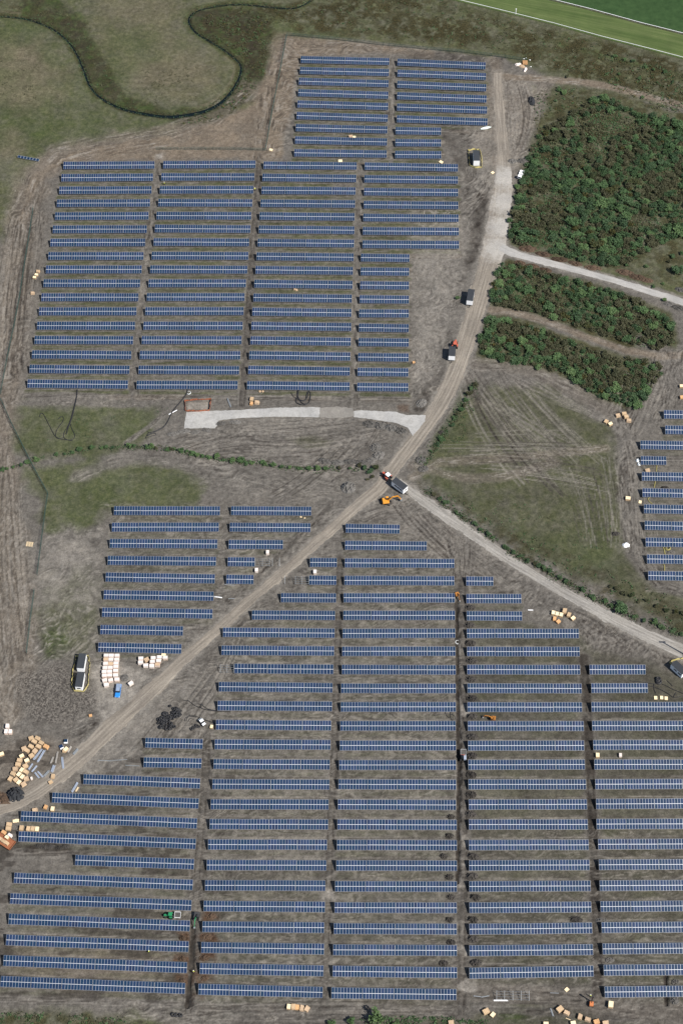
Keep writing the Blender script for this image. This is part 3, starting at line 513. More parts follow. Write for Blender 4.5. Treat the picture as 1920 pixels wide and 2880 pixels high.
for pl in ([TA[0], *TA[1:], *TB[::-1]],):
    sg, m = poly_mask(pl, .8, 0, 3); FLAT[sg] *= 1 - m; LAY['grass'][sg] = np.maximum(LAY['grass'][sg], m); LAY['green'][sg] = np.maximum(LAY['green'][sg], m * .6)
    for k in ('heath', 'tan', 'dark', 'pale'): LAY[k][sg] *= 1 - m

# ---- relief
rough = .35 + .65 * (1 - LAY['grass']); wgt = FLAT * np.where(far > 0, .2, 1)
HT = HT * np.where(far > 0, 0, 1) * (.15 + .85 * FLAT)
HT += wgt * (rough * .34 * (fbm(X, Y, 1.3, 3, 400) - .5) + .35 * (fbm(X, Y, 14, 2, 401) - .5) * rough + LAY['grit'] * .22 * (fbm(X, Y, .9, 2, 402) - .5) + LAY['heath'] * .3 * (fbm(X, Y, 1.6, 2, 403) - .5))
grass = LAY['grass'] * np.clip(.75 + .7 * (fbm(X, Y, 2.5, 3, 410) - .35), .2, 1)
BA = np.stack([grass, LAY['green'], LAY['tan'], LAY['heath'] * sstep(.34, .56, fbm(X, Y, 1.9, 3, 411) + .25 * (LAY['heath'] - .5))], -1)
BB = np.stack([LAY['dark'] * np.clip(.5 + 1.2 * (fbm(X, Y, 1.7, 3, 412) - .1), .3, 1), LAY['pale'] * np.clip(.6 + .9 * (fbm(X, Y, 1.4, 2, 413) - .2), .3, 1), LAY['grit'], LAY['rust']], -1)
me = bpy.data.meshes.new('ground'); nv = NX * NY
me.vertices.add(nv); co = np.stack([X.ravel(), Y.ravel(), HT.ravel()], -1).astype(np.float32); me.vertices.foreach_set('co', co.ravel())
ii = (np.arange(NY - 1)[:, None] * NX + np.arange(NX - 1)[None, :]).ravel(); quads = np.stack([ii, ii + 1, ii + NX + 1, ii + NX], -1).astype(np.int32)
me.loops.add(quads.size); me.loops.foreach_set('vertex_index', quads.ravel())
me.polygons.add(len(quads)); me.polygons.foreach_set('loop_start', np.arange(0, quads.size, 4, dtype=np.int32))
me.polygons.foreach_set('use_smooth', np.ones(len(quads), bool))
for nm, arr in (('cover_a', BA), ('cover_b', BB)):
    at_ = me.attributes.new(nm, 'FLOAT_COLOR', 'POINT'); at_.data.foreach_set('color', np.clip(arr, 0, 1).astype(np.float32).ravel())
me.update(); me.validate()
def hgt(x, y):
    i = min(max(int(np.searchsorted(gx, x)), 1), NX - 1); j = min(max(int(np.searchsorted(gy, y)), 1), NY - 1)
    return float(HT[j - 1:j + 1, i - 1:i + 1].mean())

def nd(t, kind, **kw):
    n = t.nodes.new(kind)
    for k, v in kw.items(): setattr(n, k, v)
    return n
def noise(t, vec, scale, detail=4, rough=.6):
    n = nd(t, 'ShaderNodeTexNoise'); n.inputs['Scale'].default_value = scale; n.inputs['Detail'].default_value = detail; n.inputs['Roughness'].default_value = rough
    t.links.new(vec, n.inputs['Vector']); return n.outputs[0]
def mixc(t, fac, a, b, mode='MIX'):
    n = nd(t, 'ShaderNodeMix', data_type='RGBA', blend_type=mode)
    for i, v in ((0, fac), (6, a), (7, b)):
        if isinstance(v, (int, float)): n.inputs[i].default_value = v
        elif isinstance(v, tuple): n.inputs[i].default_value = v if len(v) == 4 else v + (1,)
        else: t.links.new(v, n.inputs[i])
    return n.outputs[2]
def ramp(t, fac, stops):
    n = nd(t, 'ShaderNodeValToRGB'); t.links.new(fac, n.inputs[0]); e = n.color_ramp.elements
    while len(e) < len(stops): e.new(.5)
    for q, (p, c) in zip(e, stops): q.position = p; q.color = c + (1,)
    return n.outputs[0]
ALB = .64      # photo tone of sunlit ground -> base colour
def lin(r, g, b):
    f = lambda c: (c / 255 / 12.92) if c < 10 else ((c / 255 + .055) / 1.055) ** 2.4
    return (f(r) * ALB, f(g) * ALB, f(b) * ALB)
def ground_material():
    m = bpy.data.materials.new('open_ground'); m.use_nodes = True; t = m.node_tree; b = t.nodes['Principled BSDF']
    b.inputs['Roughness'].default_value = .95; b.inputs['Specular IOR Level'].default_value = .1
    g = nd(t, 'ShaderNodeNewGeometry'); pos = g.outputs['Position']
    def att(nm):
        a = nd(t, 'ShaderNodeAttribute', attribute_name=nm); s_ = nd(t, 'ShaderNodeSeparateColor'); t.links.new(a.outputs['Color'], s_.inputs[0]); return s_.outputs[0], s_.outputs[1], s_.outputs[2], a.outputs['Alpha']
    gr, gn, tn, he = att('cover_a'); dk, pl, gt, ru = att('cover_b')
    n1 = noise(t, pos, .55, 6, .7); n2 = noise(t, pos, .045, 4, .6); n3 = noise(t, pos, 1.6, 5, .75)
    mud = ramp(t, n1, [(.30, lin(86, 82, 76)), (.5, lin(115, 110, 103)), (.72, lin(141, 136, 128))])
    mud = mixc(t, n2, mud, mixc(t, .5, mud, (.098, .093, .087)))
    gsc = ramp(t, n1, [(.3, lin(68, 73, 49)), (.5, lin(89, 93, 66)), (.7, lin(111, 110, 84))])
    grn = ramp(t, n1, [(.3, lin(54, 68, 38)), (.5, lin(72, 86, 48)), (.7, lin(92, 102, 60))])
    tan = ramp(t, n1, [(.3, lin(108, 97, 84)), (.5, lin(128, 116, 102)), (.72, lin(150, 138, 122))])
    hth = ramp(t, n3, [(.35, lin(44, 46, 30)), (.5, lin(64, 62, 42)), (.65, lin(86, 76, 52))])
    drk = ramp(t, n1, [(.3, lin(48, 44, 41)), (.55, lin(66, 61, 56)), (.75, lin(88, 82, 76))])
    pal = ramp(t, n1, [(.3, lin(138, 132, 124)), (.6, lin(166, 160, 151))])
    rus = ramp(t, n3, [(.35, lin(66, 52, 42)), (.65, lin(104, 82, 66))])
    c = mixc(t, tn, mud, tan); c = mixc(t, gr, c, gsc); 
    h5 = nd(t, 'ShaderNodeMath', operation='MULTIPLY'); t.links.new(tn, h5.inputs[0]); t.links.new(gr, h5.inputs[1]); c = mixc(t, h5.outputs[0], c, tan)
    c = mixc(t, gn, c, grn); c = mixc(t, he, c, hth); c = mixc(t, dk, c, drk); c = mixc(t, pl, c, pal); c = mixc(t, ru, c, rus)
    # pebbly rubble
    v = nd(t, 'ShaderNodeTexVoronoi'); v.inputs['Scale'].default_value = 2.2; t.links.new(pos, v.inputs['Vector'])
    pt = noise(t, pos, .09, 5, .65); c = mixc(t, .85, c, ramp(t, pt, [(.36, (.84, .84, .84)), (.5, (1, 1, 1)), (.62, (1.15, 1.14, 1.12))]), 'MULTIPLY')
    c = mixc(t, gt, c, mixc(t, .75, c, ramp(t, v.outputs['Color'], [(.2, lin(62, 58, 55)), (.8, lin(140, 134, 126))])))
    # fine clods and stones everywhere
    fine = ramp(t, n3, [(.26, (.46, .46, .47)), (.5, (1, 1, 1)), (.74, (1.45, 1.45, 1.43))]); c = mixc(t, .75, c, fine, 'MULTIPLY')
    t.links.new(c, b.inputs['Base Color'])
    bp = nd(t, 'ShaderNodeBump'); bp.inputs['Strength'].default_value = .6; bp.inputs['Distance'].default_value = .25
    t.links.new(n3, bp.inputs['Height']); t.links.new(bp.outputs[0], b.inputs['Normal'])
    return m
me.materials.append(ground_material())
ground = link('ground', me); tag(ground, kind='structure', label='grey brown churned building site ground with olive grass fields around it')

# ---- roads, pads, turf, water
def surf_mat(name, stops, streak=None, uv=True, rough=.95, fine=(.7, 1.25), sc=1.4, stone=None):
    m = bpy.data.materials.new(name); m.use_nodes = True; t = m.node_tree; b = t.nodes['Principled BSDF']
    b.inputs['Roughness'].default_value = rough; b.inputs['Specular IOR Level'].default_value = .1
    g = nd(t, 'ShaderNodeNewGeometry'); pos = g.outputs['Position']
    if uv:
        u = nd(t, 'ShaderNodeUVMap'); mp = nd(t, 'ShaderNodeMapping'); mp.inputs['Scale'].default_value = streak; t.links.new(u.outputs[0], mp.inputs[0]); src = noise(t, mp.outputs[0], 1.0, 5, .65)
    else: src = noise(t, pos, .35, 6, .7)
    c = ramp(t, src, stops)
    if stone:
        a_ = nd(t, 'ShaderNodeAttribute', attribute_name='white_stone'); m_ = nd(t, 'ShaderNodeMath', operation='MULTIPLY_ADD'); m_.inputs[1].default_value = 1.1; t.links.new(noise(t, pos, .5, 5, .7), m_.inputs[0]); m2 = nd(t, 'ShaderNodeMath', operation='SUBTRACT'); m2.inputs[1].default_value = 1.05; t.links.new(a_.outputs['Fac'], m_.inputs[2]); t.links.new(m_.outputs[0], m2.inputs[0])
        m3 = nd(t, 'ShaderNodeMapRange'); m3.inputs[1].default_value = -.2; m3.inputs[2].default_value = .35; t.links.new(m2.outputs[0], m3.inputs[0]); c = mixc(t, m3.outputs[0], c, stone)
    n3 = noise(t, pos, sc, 5, .75); n4 = noise(t, pos, .12, 3, .6)
    c = mixc(t, .8, c, ramp(t, n3, [(.28, (fine[0],) * 3), (.5, (1, 1, 1)), (.72, (fine[1],) * 3)]), 'MULTIPLY')
    c = mixc(t, .6, c, ramp(t, n4, [(.3, (.78, .78, .79)), (.7, (1.15, 1.13, 1.1))]), 'MULTIPLY')
    t.links.new(c, b.inputs['Base Color'])
    bp = nd(t, 'ShaderNodeBump'); bp.inputs['Strength'].default_value = .35; bp.inputs['Distance'].default_value = .12
    t.links.new(n3, bp.inputs['Height']); t.links.new(bp.outputs[0], b.inputs['Normal']); return m
def strip(name, rd, m, z=.07, across=8, seed=1, label=None, jag=.35, white=None):
    vs = []; fs = []; uvs = []; r = random.Random(seed); L = 0; K = across + 1
    jl = [0, 0]
    for i, p in enumerate(rd):
        a = rd[max(i - 1, 0)]; b = rd[min(i + 1, len(rd) - 1)]; t = (b - a).to_2d().normalized(); n = Vector((-t.y, t.x))
        if i: L += (p - rd[i - 1]).to_2d().length
        jl = [.55 * j + r.uniform(-jag, jag) for j in jl]
        for k in range(K):
            q = 2 * k / across - 1; wv = p.z + (jl[0] if q < 0 else jl[1]) * abs(q) ** 2
            x, y = p.x + n.x * q * wv, p.y + n.y * q * wv
            vs.append((x, y, z * (1 - abs(q) ** 4) + (-.05 if abs(q) > .99 else .012) + .02 * math.sin(L * .7 + q * 9))); uvs.append((L, q * wv))
    for i in range(len(rd) - 1):
        for k in range(across): fs.append((i * K + k, i * K + k + 1, (i + 1) * K + k + 1, (i + 1) * K + k))
    me = bpy.data.meshes.new(name); me.from_pydata(vs, [], fs); me.materials.append(m)
    if white: me.attributes.new('white_stone', 'FLOAT', 'POINT').data.foreach_set('value', np.array([white(v) for v in vs], np.float32))
    uvl = me.uv_layers.new(name='UVMap')
    li = np.empty(len(me.loops), np.int32); me.loops.foreach_get('vertex_index', li); uvl.data.foreach_set('uv', np.array(uvs, np.float32)[li].ravel())
    me.polygons.foreach_set('use_smooth', [True] * len(me.polygons))
    bm = bmesh.new(); bm.from_mesh(me); bmesh.ops.recalc_face_normals(bm, faces=bm.faces)
    if sum(f.normal.z for f in bm.faces) < 0: bmesh.ops.reverse_faces(bm, faces=bm.faces)
    bm.to_mesh(me); bm.free()
    return tag(link(name, me), label, kind='structure')
ROADM = surf_mat('dusty_road', [(.32, lin(128, 121, 112)), (.5, lin(152, 144, 133)), (.68, lin(176, 168, 156))], (.05, 1.3, 1), stone=lin(190, 186, 179))
PALEM = surf_mat('pale_gravel_road', [(.32, lin(138, 134, 128)), (.5, lin(166, 162, 155)), (.68, lin(192, 188, 181))], (.06, 1.2, 1))
WHITEM = surf_mat('white_gravel_road', [(.3, lin(172, 170, 165)), (.6, lin(196, 194, 190))], (.1, .9, 1), fine=(.82, 1.12))
WC = [at(1424, 500), at(1420, 570), at(1412, 640), at(1400, 700)]
def white_at(v):
    d = min(math.dist(v[:2], c) for c in WC); return max(0, min(1, 1.15 - d / 11.0))
strip('dirt_road', RD[0], ROADM, .08, 12, 1, 'wide dusty tan haul road running diagonally through the site', .35, white_at)
strip('gravel_road', RD[1], WHITEM, .075, 8, 2, 'narrow white gravel road running right between the thickets', .2)
strip('gravel_track', RD[2], PALEM, .09, 8, 3, 'pale gravel track running down right from the road junction')
def sheet(name, poly, m, z, label, jag=.15, seed=1, step=.9):
    r = random.Random(seed); pts = []
    for a, b in zip(poly, poly[1:] + poly[:1]):
        a = Vector(a); b = Vector(b); k = max(1, int((b - a).length / step))
        for i in range(k): q = a.lerp(b, i / k); pts.append((q.x + r.uniform(-jag, jag), q.y + r.uniform(-jag, jag)))
    bm = bmesh.new(); vs = [bm.verts.new((x, y, z)) for x, y in pts]; lo = [bm.verts.new((x, y, z - .15)) for x, y in pts]
    f = bm.faces.new(vs); 
    for i in range(len(vs)): j = (i + 1) % len(vs); bm.faces.new((vs[i], vs[j], lo[j], lo[i]))
    bmesh.ops.triangulate(bm, faces=[f]); bmesh.ops.recalc_face_normals(bm, faces=bm.faces)
    if sum(q.normal.z for q in bm.faces if abs(q.normal.z) > .9) < 0: bmesh.ops.reverse_faces(bm, faces=bm.faces)
    me = bpy.data.meshes.new(name); bm.to_mesh(me); bm.free(); me.materials.append(m)
    return tag(link(name, me), label, kind='structure')
PADM = surf_mat('laid_white_gravel', [(.3, lin(176, 175, 171)), (.65, lin(200, 199, 196))], uv=False, fine=(.85, 1.1))
PADG = surf_mat('laid_grey_gravel', [(.3, lin(140, 136, 130)), (.65, lin(160, 156, 149))], uv=False, fine=(.85, 1.1))
sheet('gravel_pad', PADS[0], PADM, .12, 'white gravel turning pad beside the orange fenced pit', .12, 2)
sheet('gravel_pad', PADS[1], PADM, .12, 'white gravel pad splaying out onto the haul road', .15, 3)
sheet('gravel_pad', PADS[2], PADG, .10, 'greyer trodden stretch of gravel between the two white pads', .3, 4)
TURFL = surf_mat('mown_turf', [(.3, lin(80, 99, 56)), (.5, lin(97, 113, 68)), (.7, lin(117, 128, 84))], (.02, .45, 1), fine=(.85, 1.12), sc=2.5)
TURFD = surf_mat('dark_turf', [(.3, lin(54, 79, 47)), (.65, lin(69, 95, 58))], uv=False, fine=(.85, 1.12), sc=2.5)
def twoedge(name, A, B, m, z, label, n=10):
    def resample(p, k):
        d = np.cumsum([0] + [math.dist(a, b) for a, b in zip(p[:-1], p[1:])]); q = np.linspace(0, d[-1], k)
        return list(zip(np.interp(q, d, [a[0] for a in p]), np.interp(q, d, [a[1] for a in p]))), q
    k = 120; a, qa = resample(A, k); b, _ = resample(B, k); vs = []; uv = []; fs = []
    for i in range(k):
        for j in range(n + 1):
            t = j / n; x = a[i][0] * (1 - t) + b[i][0] * t; y = a[i][1] * (1 - t) + b[i][1] * t; vs.append((x, y, z)); uv.append((qa[i], math.dist(a[i], b[i]) * t))
    for i in range(k - 1):
        for j in range(n): fs.append((i * (n + 1) + j, i * (n + 1) + j + 1, (i + 1) * (n + 1) + j + 1, (i + 1) * (n + 1) + j))
    me = bpy.data.meshes.new(name); me.from_pydata(vs, [], fs); me.materials.append(m); uvl = me.uv_layers.new(name='UVMap')
    li = np.empty(len(me.loops), np.int32); me.loops.foreach_get('vertex_index', li); uvl.data.foreach_set('uv', np.array(uv, np.float32)[li].ravel())
    bm = bmesh.new(); bm.from_mesh(me)
    if sum(f.normal.z for f in bm.faces) < 0: bmesh.ops.reverse_faces(bm, faces=bm.faces)
    bm.to_mesh(me); bm.free()
    return tag(link(name, me), label, kind='structure')
twoedge('racecourse_turf', TA, TB, TURFL, .07, 'light olive mown strip of racecourse between two white rails')
TC = [(x + 50, y + 170) for x, y in TB]
twoedge('infield_turf', [(x + .4, y + .9) for x, y in TB], TC, TURFD, .28, 'dark green infield turf beyond the upper white rail')
# river water
rp = [Vector((x, y, 0)) for x, y in RIVER]; acc = 0; vs = []; fs = []
for i, p in enumerate(rp):
    t = (rp[min(i + 1, len(rp) - 1)] - rp[max(i - 1, 0)]).normalized(); n = Vector((-t.y, t.x, 0)); acc += (p - rp[i - 1]).length if i else 0
    wv = float(RW(np.float32(acc))) + .15
    for q in (-1, 1): vs.append((p.x + n.x * q * wv, p.y + n.y * q * wv, -.62))
for i in range(len(rp) - 1): fs.append((2 * i, 2 * i + 1, 2 * i + 3, 2 * i + 2))
me = bpy.data.meshes.new('river'); me.from_pydata(vs, [], fs)
WATER = mat('stream_water', lin(22, 34, 34), .12, 0, .25, .4, .5); me.materials.append(WATER)
tag(link('river', me), 'narrow dark stream meandering through the rough grass', kind='structure')

# ------------------------------------------------------------ solar rows
TILT = math.radians(22.5); SLOPE = 3.44; LOWZ = 0.92; SECT = 10.16
def panel_material():
    m = bpy.data.materials.new('solar_cells'); m.use_nodes = True; t = m.node_tree; b = t.nodes['Principled BSDF']
    g = nd(t, 'ShaderNodeNewGeometry'); oi = nd(t, 'ShaderNodeObjectInfo')
    a = nd(t, 'ShaderNodeMath', operation='MULTIPLY_ADD'); a.inputs[1].default_value = .55; t.links.new(oi.outputs['Random'], a.inputs[0]); q_ = nd(t, 'ShaderNodeMath', operation='MULTIPLY'); q_.inputs[1].default_value = .5; t.links.new(g.outputs['Random Per Island'], q_.inputs[0]); t.links.new(q_.outputs[0], a.inputs[2])
    c = ramp(t, a.outputs[0], [(.02, (.008, .021, .050)), (.3, (.012, .029, .074)), (.55, (.008, .028, .062)), (.75, (.017, .036, .090)), (1.0, (.012, .023, .058))])
    tc = nd(t, 'ShaderNodeTexCoord'); n = noise(t, tc.outputs['Object'], 1.2, 3, .6)
    c = mixc(t, .35, c, ramp(t, n, [(.3, (.75, .75, .8)), (.7, (1.25, 1.2, 1.15))]), 'MULTIPLY')
    t.links.new(c, b.inputs['Base Color']); b.inputs['Roughness'].default_value = .22; b.inputs['Specular IOR Level'].default_value = .45; return m
CELL = panel_material(); ALU = mat('aluminium_frame', (.30, .32, .35), .45, .3, .08); RAIL = mat('bright_middle_rail', (.58, .60, .62), .45, .2, .08); GALV = mat('galvanised_steel', (.34, .36, .37), .5, .5, .15)
GLASSB = mat('panel_backsheet', (.55, .56, .58), .6, 0, .05)
ct, st = math.cos(TILT), math.sin(TILT)
def onslope(x, u, n=0.0):      # u up the slope from the low edge, n above the glass
    return (x, (u - SLOPE / 2) * ct - n * st, LOWZ + u * st + n * ct)
def slab(mb, x0, x1, u0, u1, n0, n1):
    vs = [onslope(x, u, n) for n in (n0, n1) for x, u in ((x0, u0), (x1, u0), (x1, u1), (x0, u1))]
    mb.add(vs, [(3, 2, 1, 0), (4, 5, 6, 7), (0, 1, 5, 4), (1, 2, 6, 5), (2, 3, 7, 6), (3, 0, 4, 7)])
def section_mesh(seed):
    r = random.Random(seed); fr = MB(); L = 10.0
    slab(fr, -L / 2, L / 2, 0, SLOPE, -.045, 0); nf = len(fr.f)
    for i in range(10):
        for j in range(2):
            x0 = -L / 2 + i + .055; u0 = j * (SLOPE / 2) + .05
            if j: u0 += .015
            x1 = x0 + .89; u1 = u0 + SLOPE / 2 - .115
            fr.add([onslope(x, u, .006 + r.uniform(0, .004)) for x, u in ((x0, u0), (x1, u0), (x1, u1), (x0, u1))], [(0, 1, 2, 3)])
    nc = len(fr.f); slab(fr, -L / 2, L / 2, SLOPE / 2 - .06, SLOPE / 2 + .06, .004, .016)
    me = bpy.data.meshes.new('panel_section'); me.from_pydata(fr.v, [], fr.f)
    for m_ in (ALU, CELL, RAIL): me.materials.append(m_)
    me.polygons.foreach_set('material_index', [0] * nf + [1] * (nc - nf) + [2] * (len(fr.f) - nc)); me.update(); return me
SECM = [section_mesh(i) for i in range(8)]
FRM = {}
def frame_parts(mb, x0, x1, step=2.5, dy=0.0):
    n = max(1, round((x1 - x0) / step))
    for u in (.45, 1.25, 2.1, 2.9):
        a = onslope(x0, u, -.09); b = onslope(x1, u, -.09); mb.bar(a, b, .05, .08)
    for i in range(n + 1):
        x = x0 + (x1 - x0) * i / n
        x = min(max(x, x0 + .15), x1 - .15)
        mb.bar(onslope(x, .2, -.17), onslope(x, SLOPE - .2, -.17), .07, .09)
        for u in (.75, 2.55):
            p = onslope(x, u, -.2); mb.bar((p[0], p[1], -.35), p, .1, .1)
        p = onslope(x, 2.0, -.2); q = onslope(x, .8, -.2); mb.bar((q[0], q[1], .15), p, .05, .05)
def frame_mesh(n):
    if n not in FRM:
        mb = MB(); frame_parts(mb, -n * SECT / 2 + .1, n * SECT / 2 - .1); FRM[n] = mb.mesh('mounting_frame', GALV)
    return FRM[n]
BNAME = {'A1': 'left top-block column', 'A2': 'right top-block column', 'B1': 'leftmost big-block column', 'B2': 'second big-block column', 'B3': 'third big-block column', 'B4': 'rightmost big-block column',
         'C1': 'left column beside the hedge field', 'C2': 'short column left of the road', 'D1': 'bottom-left column', 'D2': 'second lower-field column', 'D3': 'middle lower-field column', 'D4': 'fourth lower-field column', 'D5': 'rightmost lower-field column', 'E1': 'column at the right edge above'}
BGROUP = {'A': 'solar rows of the top block', 'B': 'solar rows of the big upper block', 'C': 'solar rows left of the dirt road', 'D': 'solar rows of the lower field', 'E': 'solar rows at the right edge'}
ROOTS = {}
for bk, rows in BLOCKS.items():
    for i, (x0, y0, x1, y1) in enumerate(rows):
        a = at(x0, y0, 1.58); b = at(x1, y1, 1.58); L = math.hypot(b[0] - a[0], b[1] - a[1]); n = max(1, round(L / SECT)); 
        lab = 'blue solar row, %s from top in the %s' % (ORD[i + 1], BNAME[bk])
        if n == 1: lab = 'short blue solar table, %s from top in the %s' % (ORD[i + 1], BNAME[bk])
        root = thing('solar_panel_row', lab, 'solar panels', ((a[0] + b[0]) / 2, (a[1] + b[1]) / 2, 0), math.atan2(b[1] - a[1], b[0] - a[0]), BGROUP[bk[0]])
        root.rotation_euler[0] = rnd.gauss(0, .008); root.scale = (L / (n * SECT), 1, 1); ROOTS[bk, i + 1] = (root, n, L)
        for k in range(n):
            s_ = link('panel_section', SECM[rnd.randrange(8)], root); s_.location = ((k - (n - 1) / 2) * SECT, 0, rnd.uniform(-.03, .03)); s_.rotation_euler = (rnd.uniform(-.012, .012), rnd.uniform(-.003, .003), rnd.uniform(-.0015, .0015))
        link('mounting_frame', frame_mesh(n), root)
# half-built ends
def bare_ext(key, length, side, lab):
    root, n, L = ROOTS[key]; mb = MB(); e = n * SECT / 2
    if side < 0: frame_parts(mb, -e - length, -e)
    else: frame_parts(mb, e, e + length)
    o = mb.build('bare_frame', GALV, root); o['label'] = lab
bare_ext(('D2', 2), 5.2, -1, 'bare galvanised frame still waiting for panels')
bare_ext(('D2', 7), 4.4, -1, 'bare galvanised frame still waiting for panels')
bare_ext(('C2', 4), 5.6, 1, 'bare galvanised frame still waiting for panels')
def posts_pair(px, py, lab):
    x, y = at(px, py, 1.0); t = thing('support_post', lab, 'steel post', (x, y, 0), 0, 'loose support posts by the dirt road')
    mb = MB(); mb.bar((0, -.9, -.3), (0, -.9, .8), .1); mb.build('leg', GALV, t); mb = MB(); mb.bar((0, .9, -.3), (0, .9, 1.7), .1); mb.build('leg', GALV, t)
    mb = MB(); mb.bar((0, -1.4, .62), (0, 1.4, 2.05), .08); mb.build('rafter', GALV, t)
posts_pair(766, 1582, 'slanted steel post frame nearer the panels, left of the dirt road')
posts_pair(786, 1582, 'slanted steel post frame at the left verge of the dirt road')
posts_pair(801, 1632, 'slanted steel post frame right of the dirt road')
c = at(1441, 2802, .9); t = thing('bare_mounting_frame', 'empty grey mounting frame without panels at the bottom of the field', 'mounting frame', (c[0], c[1], 0), math.radians(-1))
mb = MB(); frame_parts(mb, -5.3, 5.3, 2.6); mb.build('mounting_frame', GALV, t)
# small ground array in the left field
a = at(51, 440, .8); b = at(111, 451, .8); t = thing('small_solar_array', 'tiny dark solar strip standing alone in the left grass field', 'solar panels', ((a[0] + b[0]) / 2, (a[1] + b[1]) / 2, 0), math.atan2(b[1] - a[1], b[0] - a[0]))
L = math.hypot(b[0] - a[0], b[1] - a[1]); fr = MB(); ce = MB(); lg = MB()
fr.box((0, 0, .9), (L, 1.1, .05), rx=.45)
for i in range(7):
    x = (i - 3) * L / 7; ce.box((x, -.012, .925), (L / 7 - .22, .98, .02), rx=.45)
for i in range(4): x = (i - 1.5) * L / 4; lg.bar((x, .3, -.2), (x, .3, 1.0), .08); lg.bar((x, -.3, -.2), (x, -.3, .75), .08)
fr.build('panel_frame', ALU, t); ce.build('solar_cells', CELL, t); lg.build('stand', GALV, t)

# ------------------------------------------------------------ plants
def leaf_material(name, stops):
    m = bpy.data.materials.new(name); m.use_nodes = True; t = m.node_tree; b = t.nodes['Principled BSDF']
    g = nd(t, 'ShaderNodeNewGeometry'); oi = nd(t, 'ShaderNodeObjectInfo'); a = nd(t, 'ShaderNodeMath', operation='MULTIPLY_ADD'); a.inputs[1].default_value = .45
    t.links.new(g.outputs['Random Per Island'], a.inputs[0]); q = nd(t, 'ShaderNodeMath', operation='MULTIPLY'); q.inputs[1].default_value = .55; t.links.new(oi.outputs['Random'], q.inputs[0]); t.links.new(q.outputs[0], a.inputs[2])
    t.links.new(ramp(t, a.outputs[0], stops), b.inputs['Base Color']); b.inputs['Roughness'].default_value = .65; b.inputs['Specular IOR Level'].default_value = .2; return m
LG = leaf_material('willow_leaves', [(.05, (.031, .060, .025)), (.4, (.052, .095, .038)), (.75, (.074, .122, .046)), (1, (.105, .152, .06))])
LD = leaf_material('dark_leaves', [(.05, (.025, .050, .024)), (.5, (.042, .076, .034)), (1, (.066, .104, .045))])
LB = leaf_material('brown_twigs', [(.05, (.028, .032, .016)), (.5, (.048, .051, .026)), (1, (.075, .073, .040))])
LO = leaf_material('gorse_leaves', [(.0, (.018, .028, .012)), (.6, (.038, .046, .017)), (.9, (.075, .062, .018)), (1, (.15, .09, .015))])
BARK = mat('bark', (.09, .07, .05), .9)
def leaf_quad(vs, fs, c, size, r, up=.5):
    n = Vector((r.gauss(0, 1), r.gauss(0, 1), abs(r.gauss(0, 1)) + up)).normalized(); t = n.orthogonal().normalized(); t.rotate(Matrix.Rotation(r.uniform(0, 6.28), 3, n)); b = n.cross(t)
    k = len(vs); s1 = size * r.uniform(.6, 1.2); s2 = size * r.uniform(.35, .8)
    vs += [c - t * s1, c + b * s2, c + t * s1, c - b * s2]; fs.append((k, k + 1, k + 2, k + 3))
def crown_mesh(seed, rad, h, n, size, m):
    r = random.Random(seed); vs = []; fs = []; lobes = []
    for i in range(r.randint(5, 8)):
        a = r.uniform(0, 6.28); d = rad * r.uniform(.1, .68); lobes.append((Vector((math.cos(a) * d, math.sin(a) * d, h * r.uniform(.35, .72))), rad * r.uniform(.32, .58)))
    for i in range(n):
        c, q = lobes[r.randrange(len(lobes))]; v = Vector((r.gauss(0, 1), r.gauss(0, 1), r.gauss(0, 1))).normalized() * q * (r.random() ** .45)
        v.z *= h * .42 / rad if h < rad * 2 else .9
        p = c + v; p.z = max(p.z, .12); leaf_quad(vs, fs, p, size, r)
    me = bpy.data.meshes.new('crown'); me.from_pydata(vs, [], fs); me.materials.append(m); return me
def trunk_mesh(seed, rad, h):
    r = random.Random(seed); mb = MB(); mb.cyl((0, 0, -.3), (0, 0, h * .45), .14, 7, .09)
    for i in range(5):
        a = i * 1.26 + r.uniform(-.4, .4); mb.cyl((0, 0, h * r.uniform(.15, .4)), (math.cos(a) * rad * .55, math.sin(a) * rad * .55, h * r.uniform(.5, .75)), .07, 5, .025)
    return mb.mesh('trunk', BARK)
PROTO = {}
def proto(kind):
    if kind not in PROTO:
        m = {'willow': LG, 'dark': LD, 'brown': LB, 'gorse': LO}[kind]
        PROTO[kind] = [(crown_mesh(hash(kind) % 1 + s_ * 7 + len(kind) * 31, 1.9, 2.9, 420, .30, m), trunk_mesh(s_, 1.9, 2.9)) for s_ in range(5)]
    return PROTO[kind]
LBL = {'willow': 'mid green leafy willow bush', 'dark': 'dark green dense scrub bush', 'brown': 'brownish twiggy scrub bush', 'gorse': 'gorse bush speckled with orange blossom'}
def bush(x, y, dia, kind, where, group, lab=None, z=0.0, hz=1.0):
    cm, tm = rnd.choice(proto(kind)); s_ = dia / 3.6
    t = thing('scrub_bush', lab or LBL[kind] + ' ' + where, 'bush', (x, y, z), rnd.uniform(0, 6.28), group); t.scale = (s_ * rnd.uniform(.9, 1.1), s_ * rnd.uniform(.9, 1.1), s_ * hz * rnd.uniform(.8, 1.1))
    link('crown', cm, t); link('trunk', tm, t); return t
def inside(p, poly):
    c = False
    for (ax, ay), (bx, by) in zip(poly, poly[1:] + poly[:1]):
        if (ay > p[1]) != (by > p[1]) and p[0] < (bx - ax) * (p[1] - ay) / (by - ay) + ax: c = not c
    return c
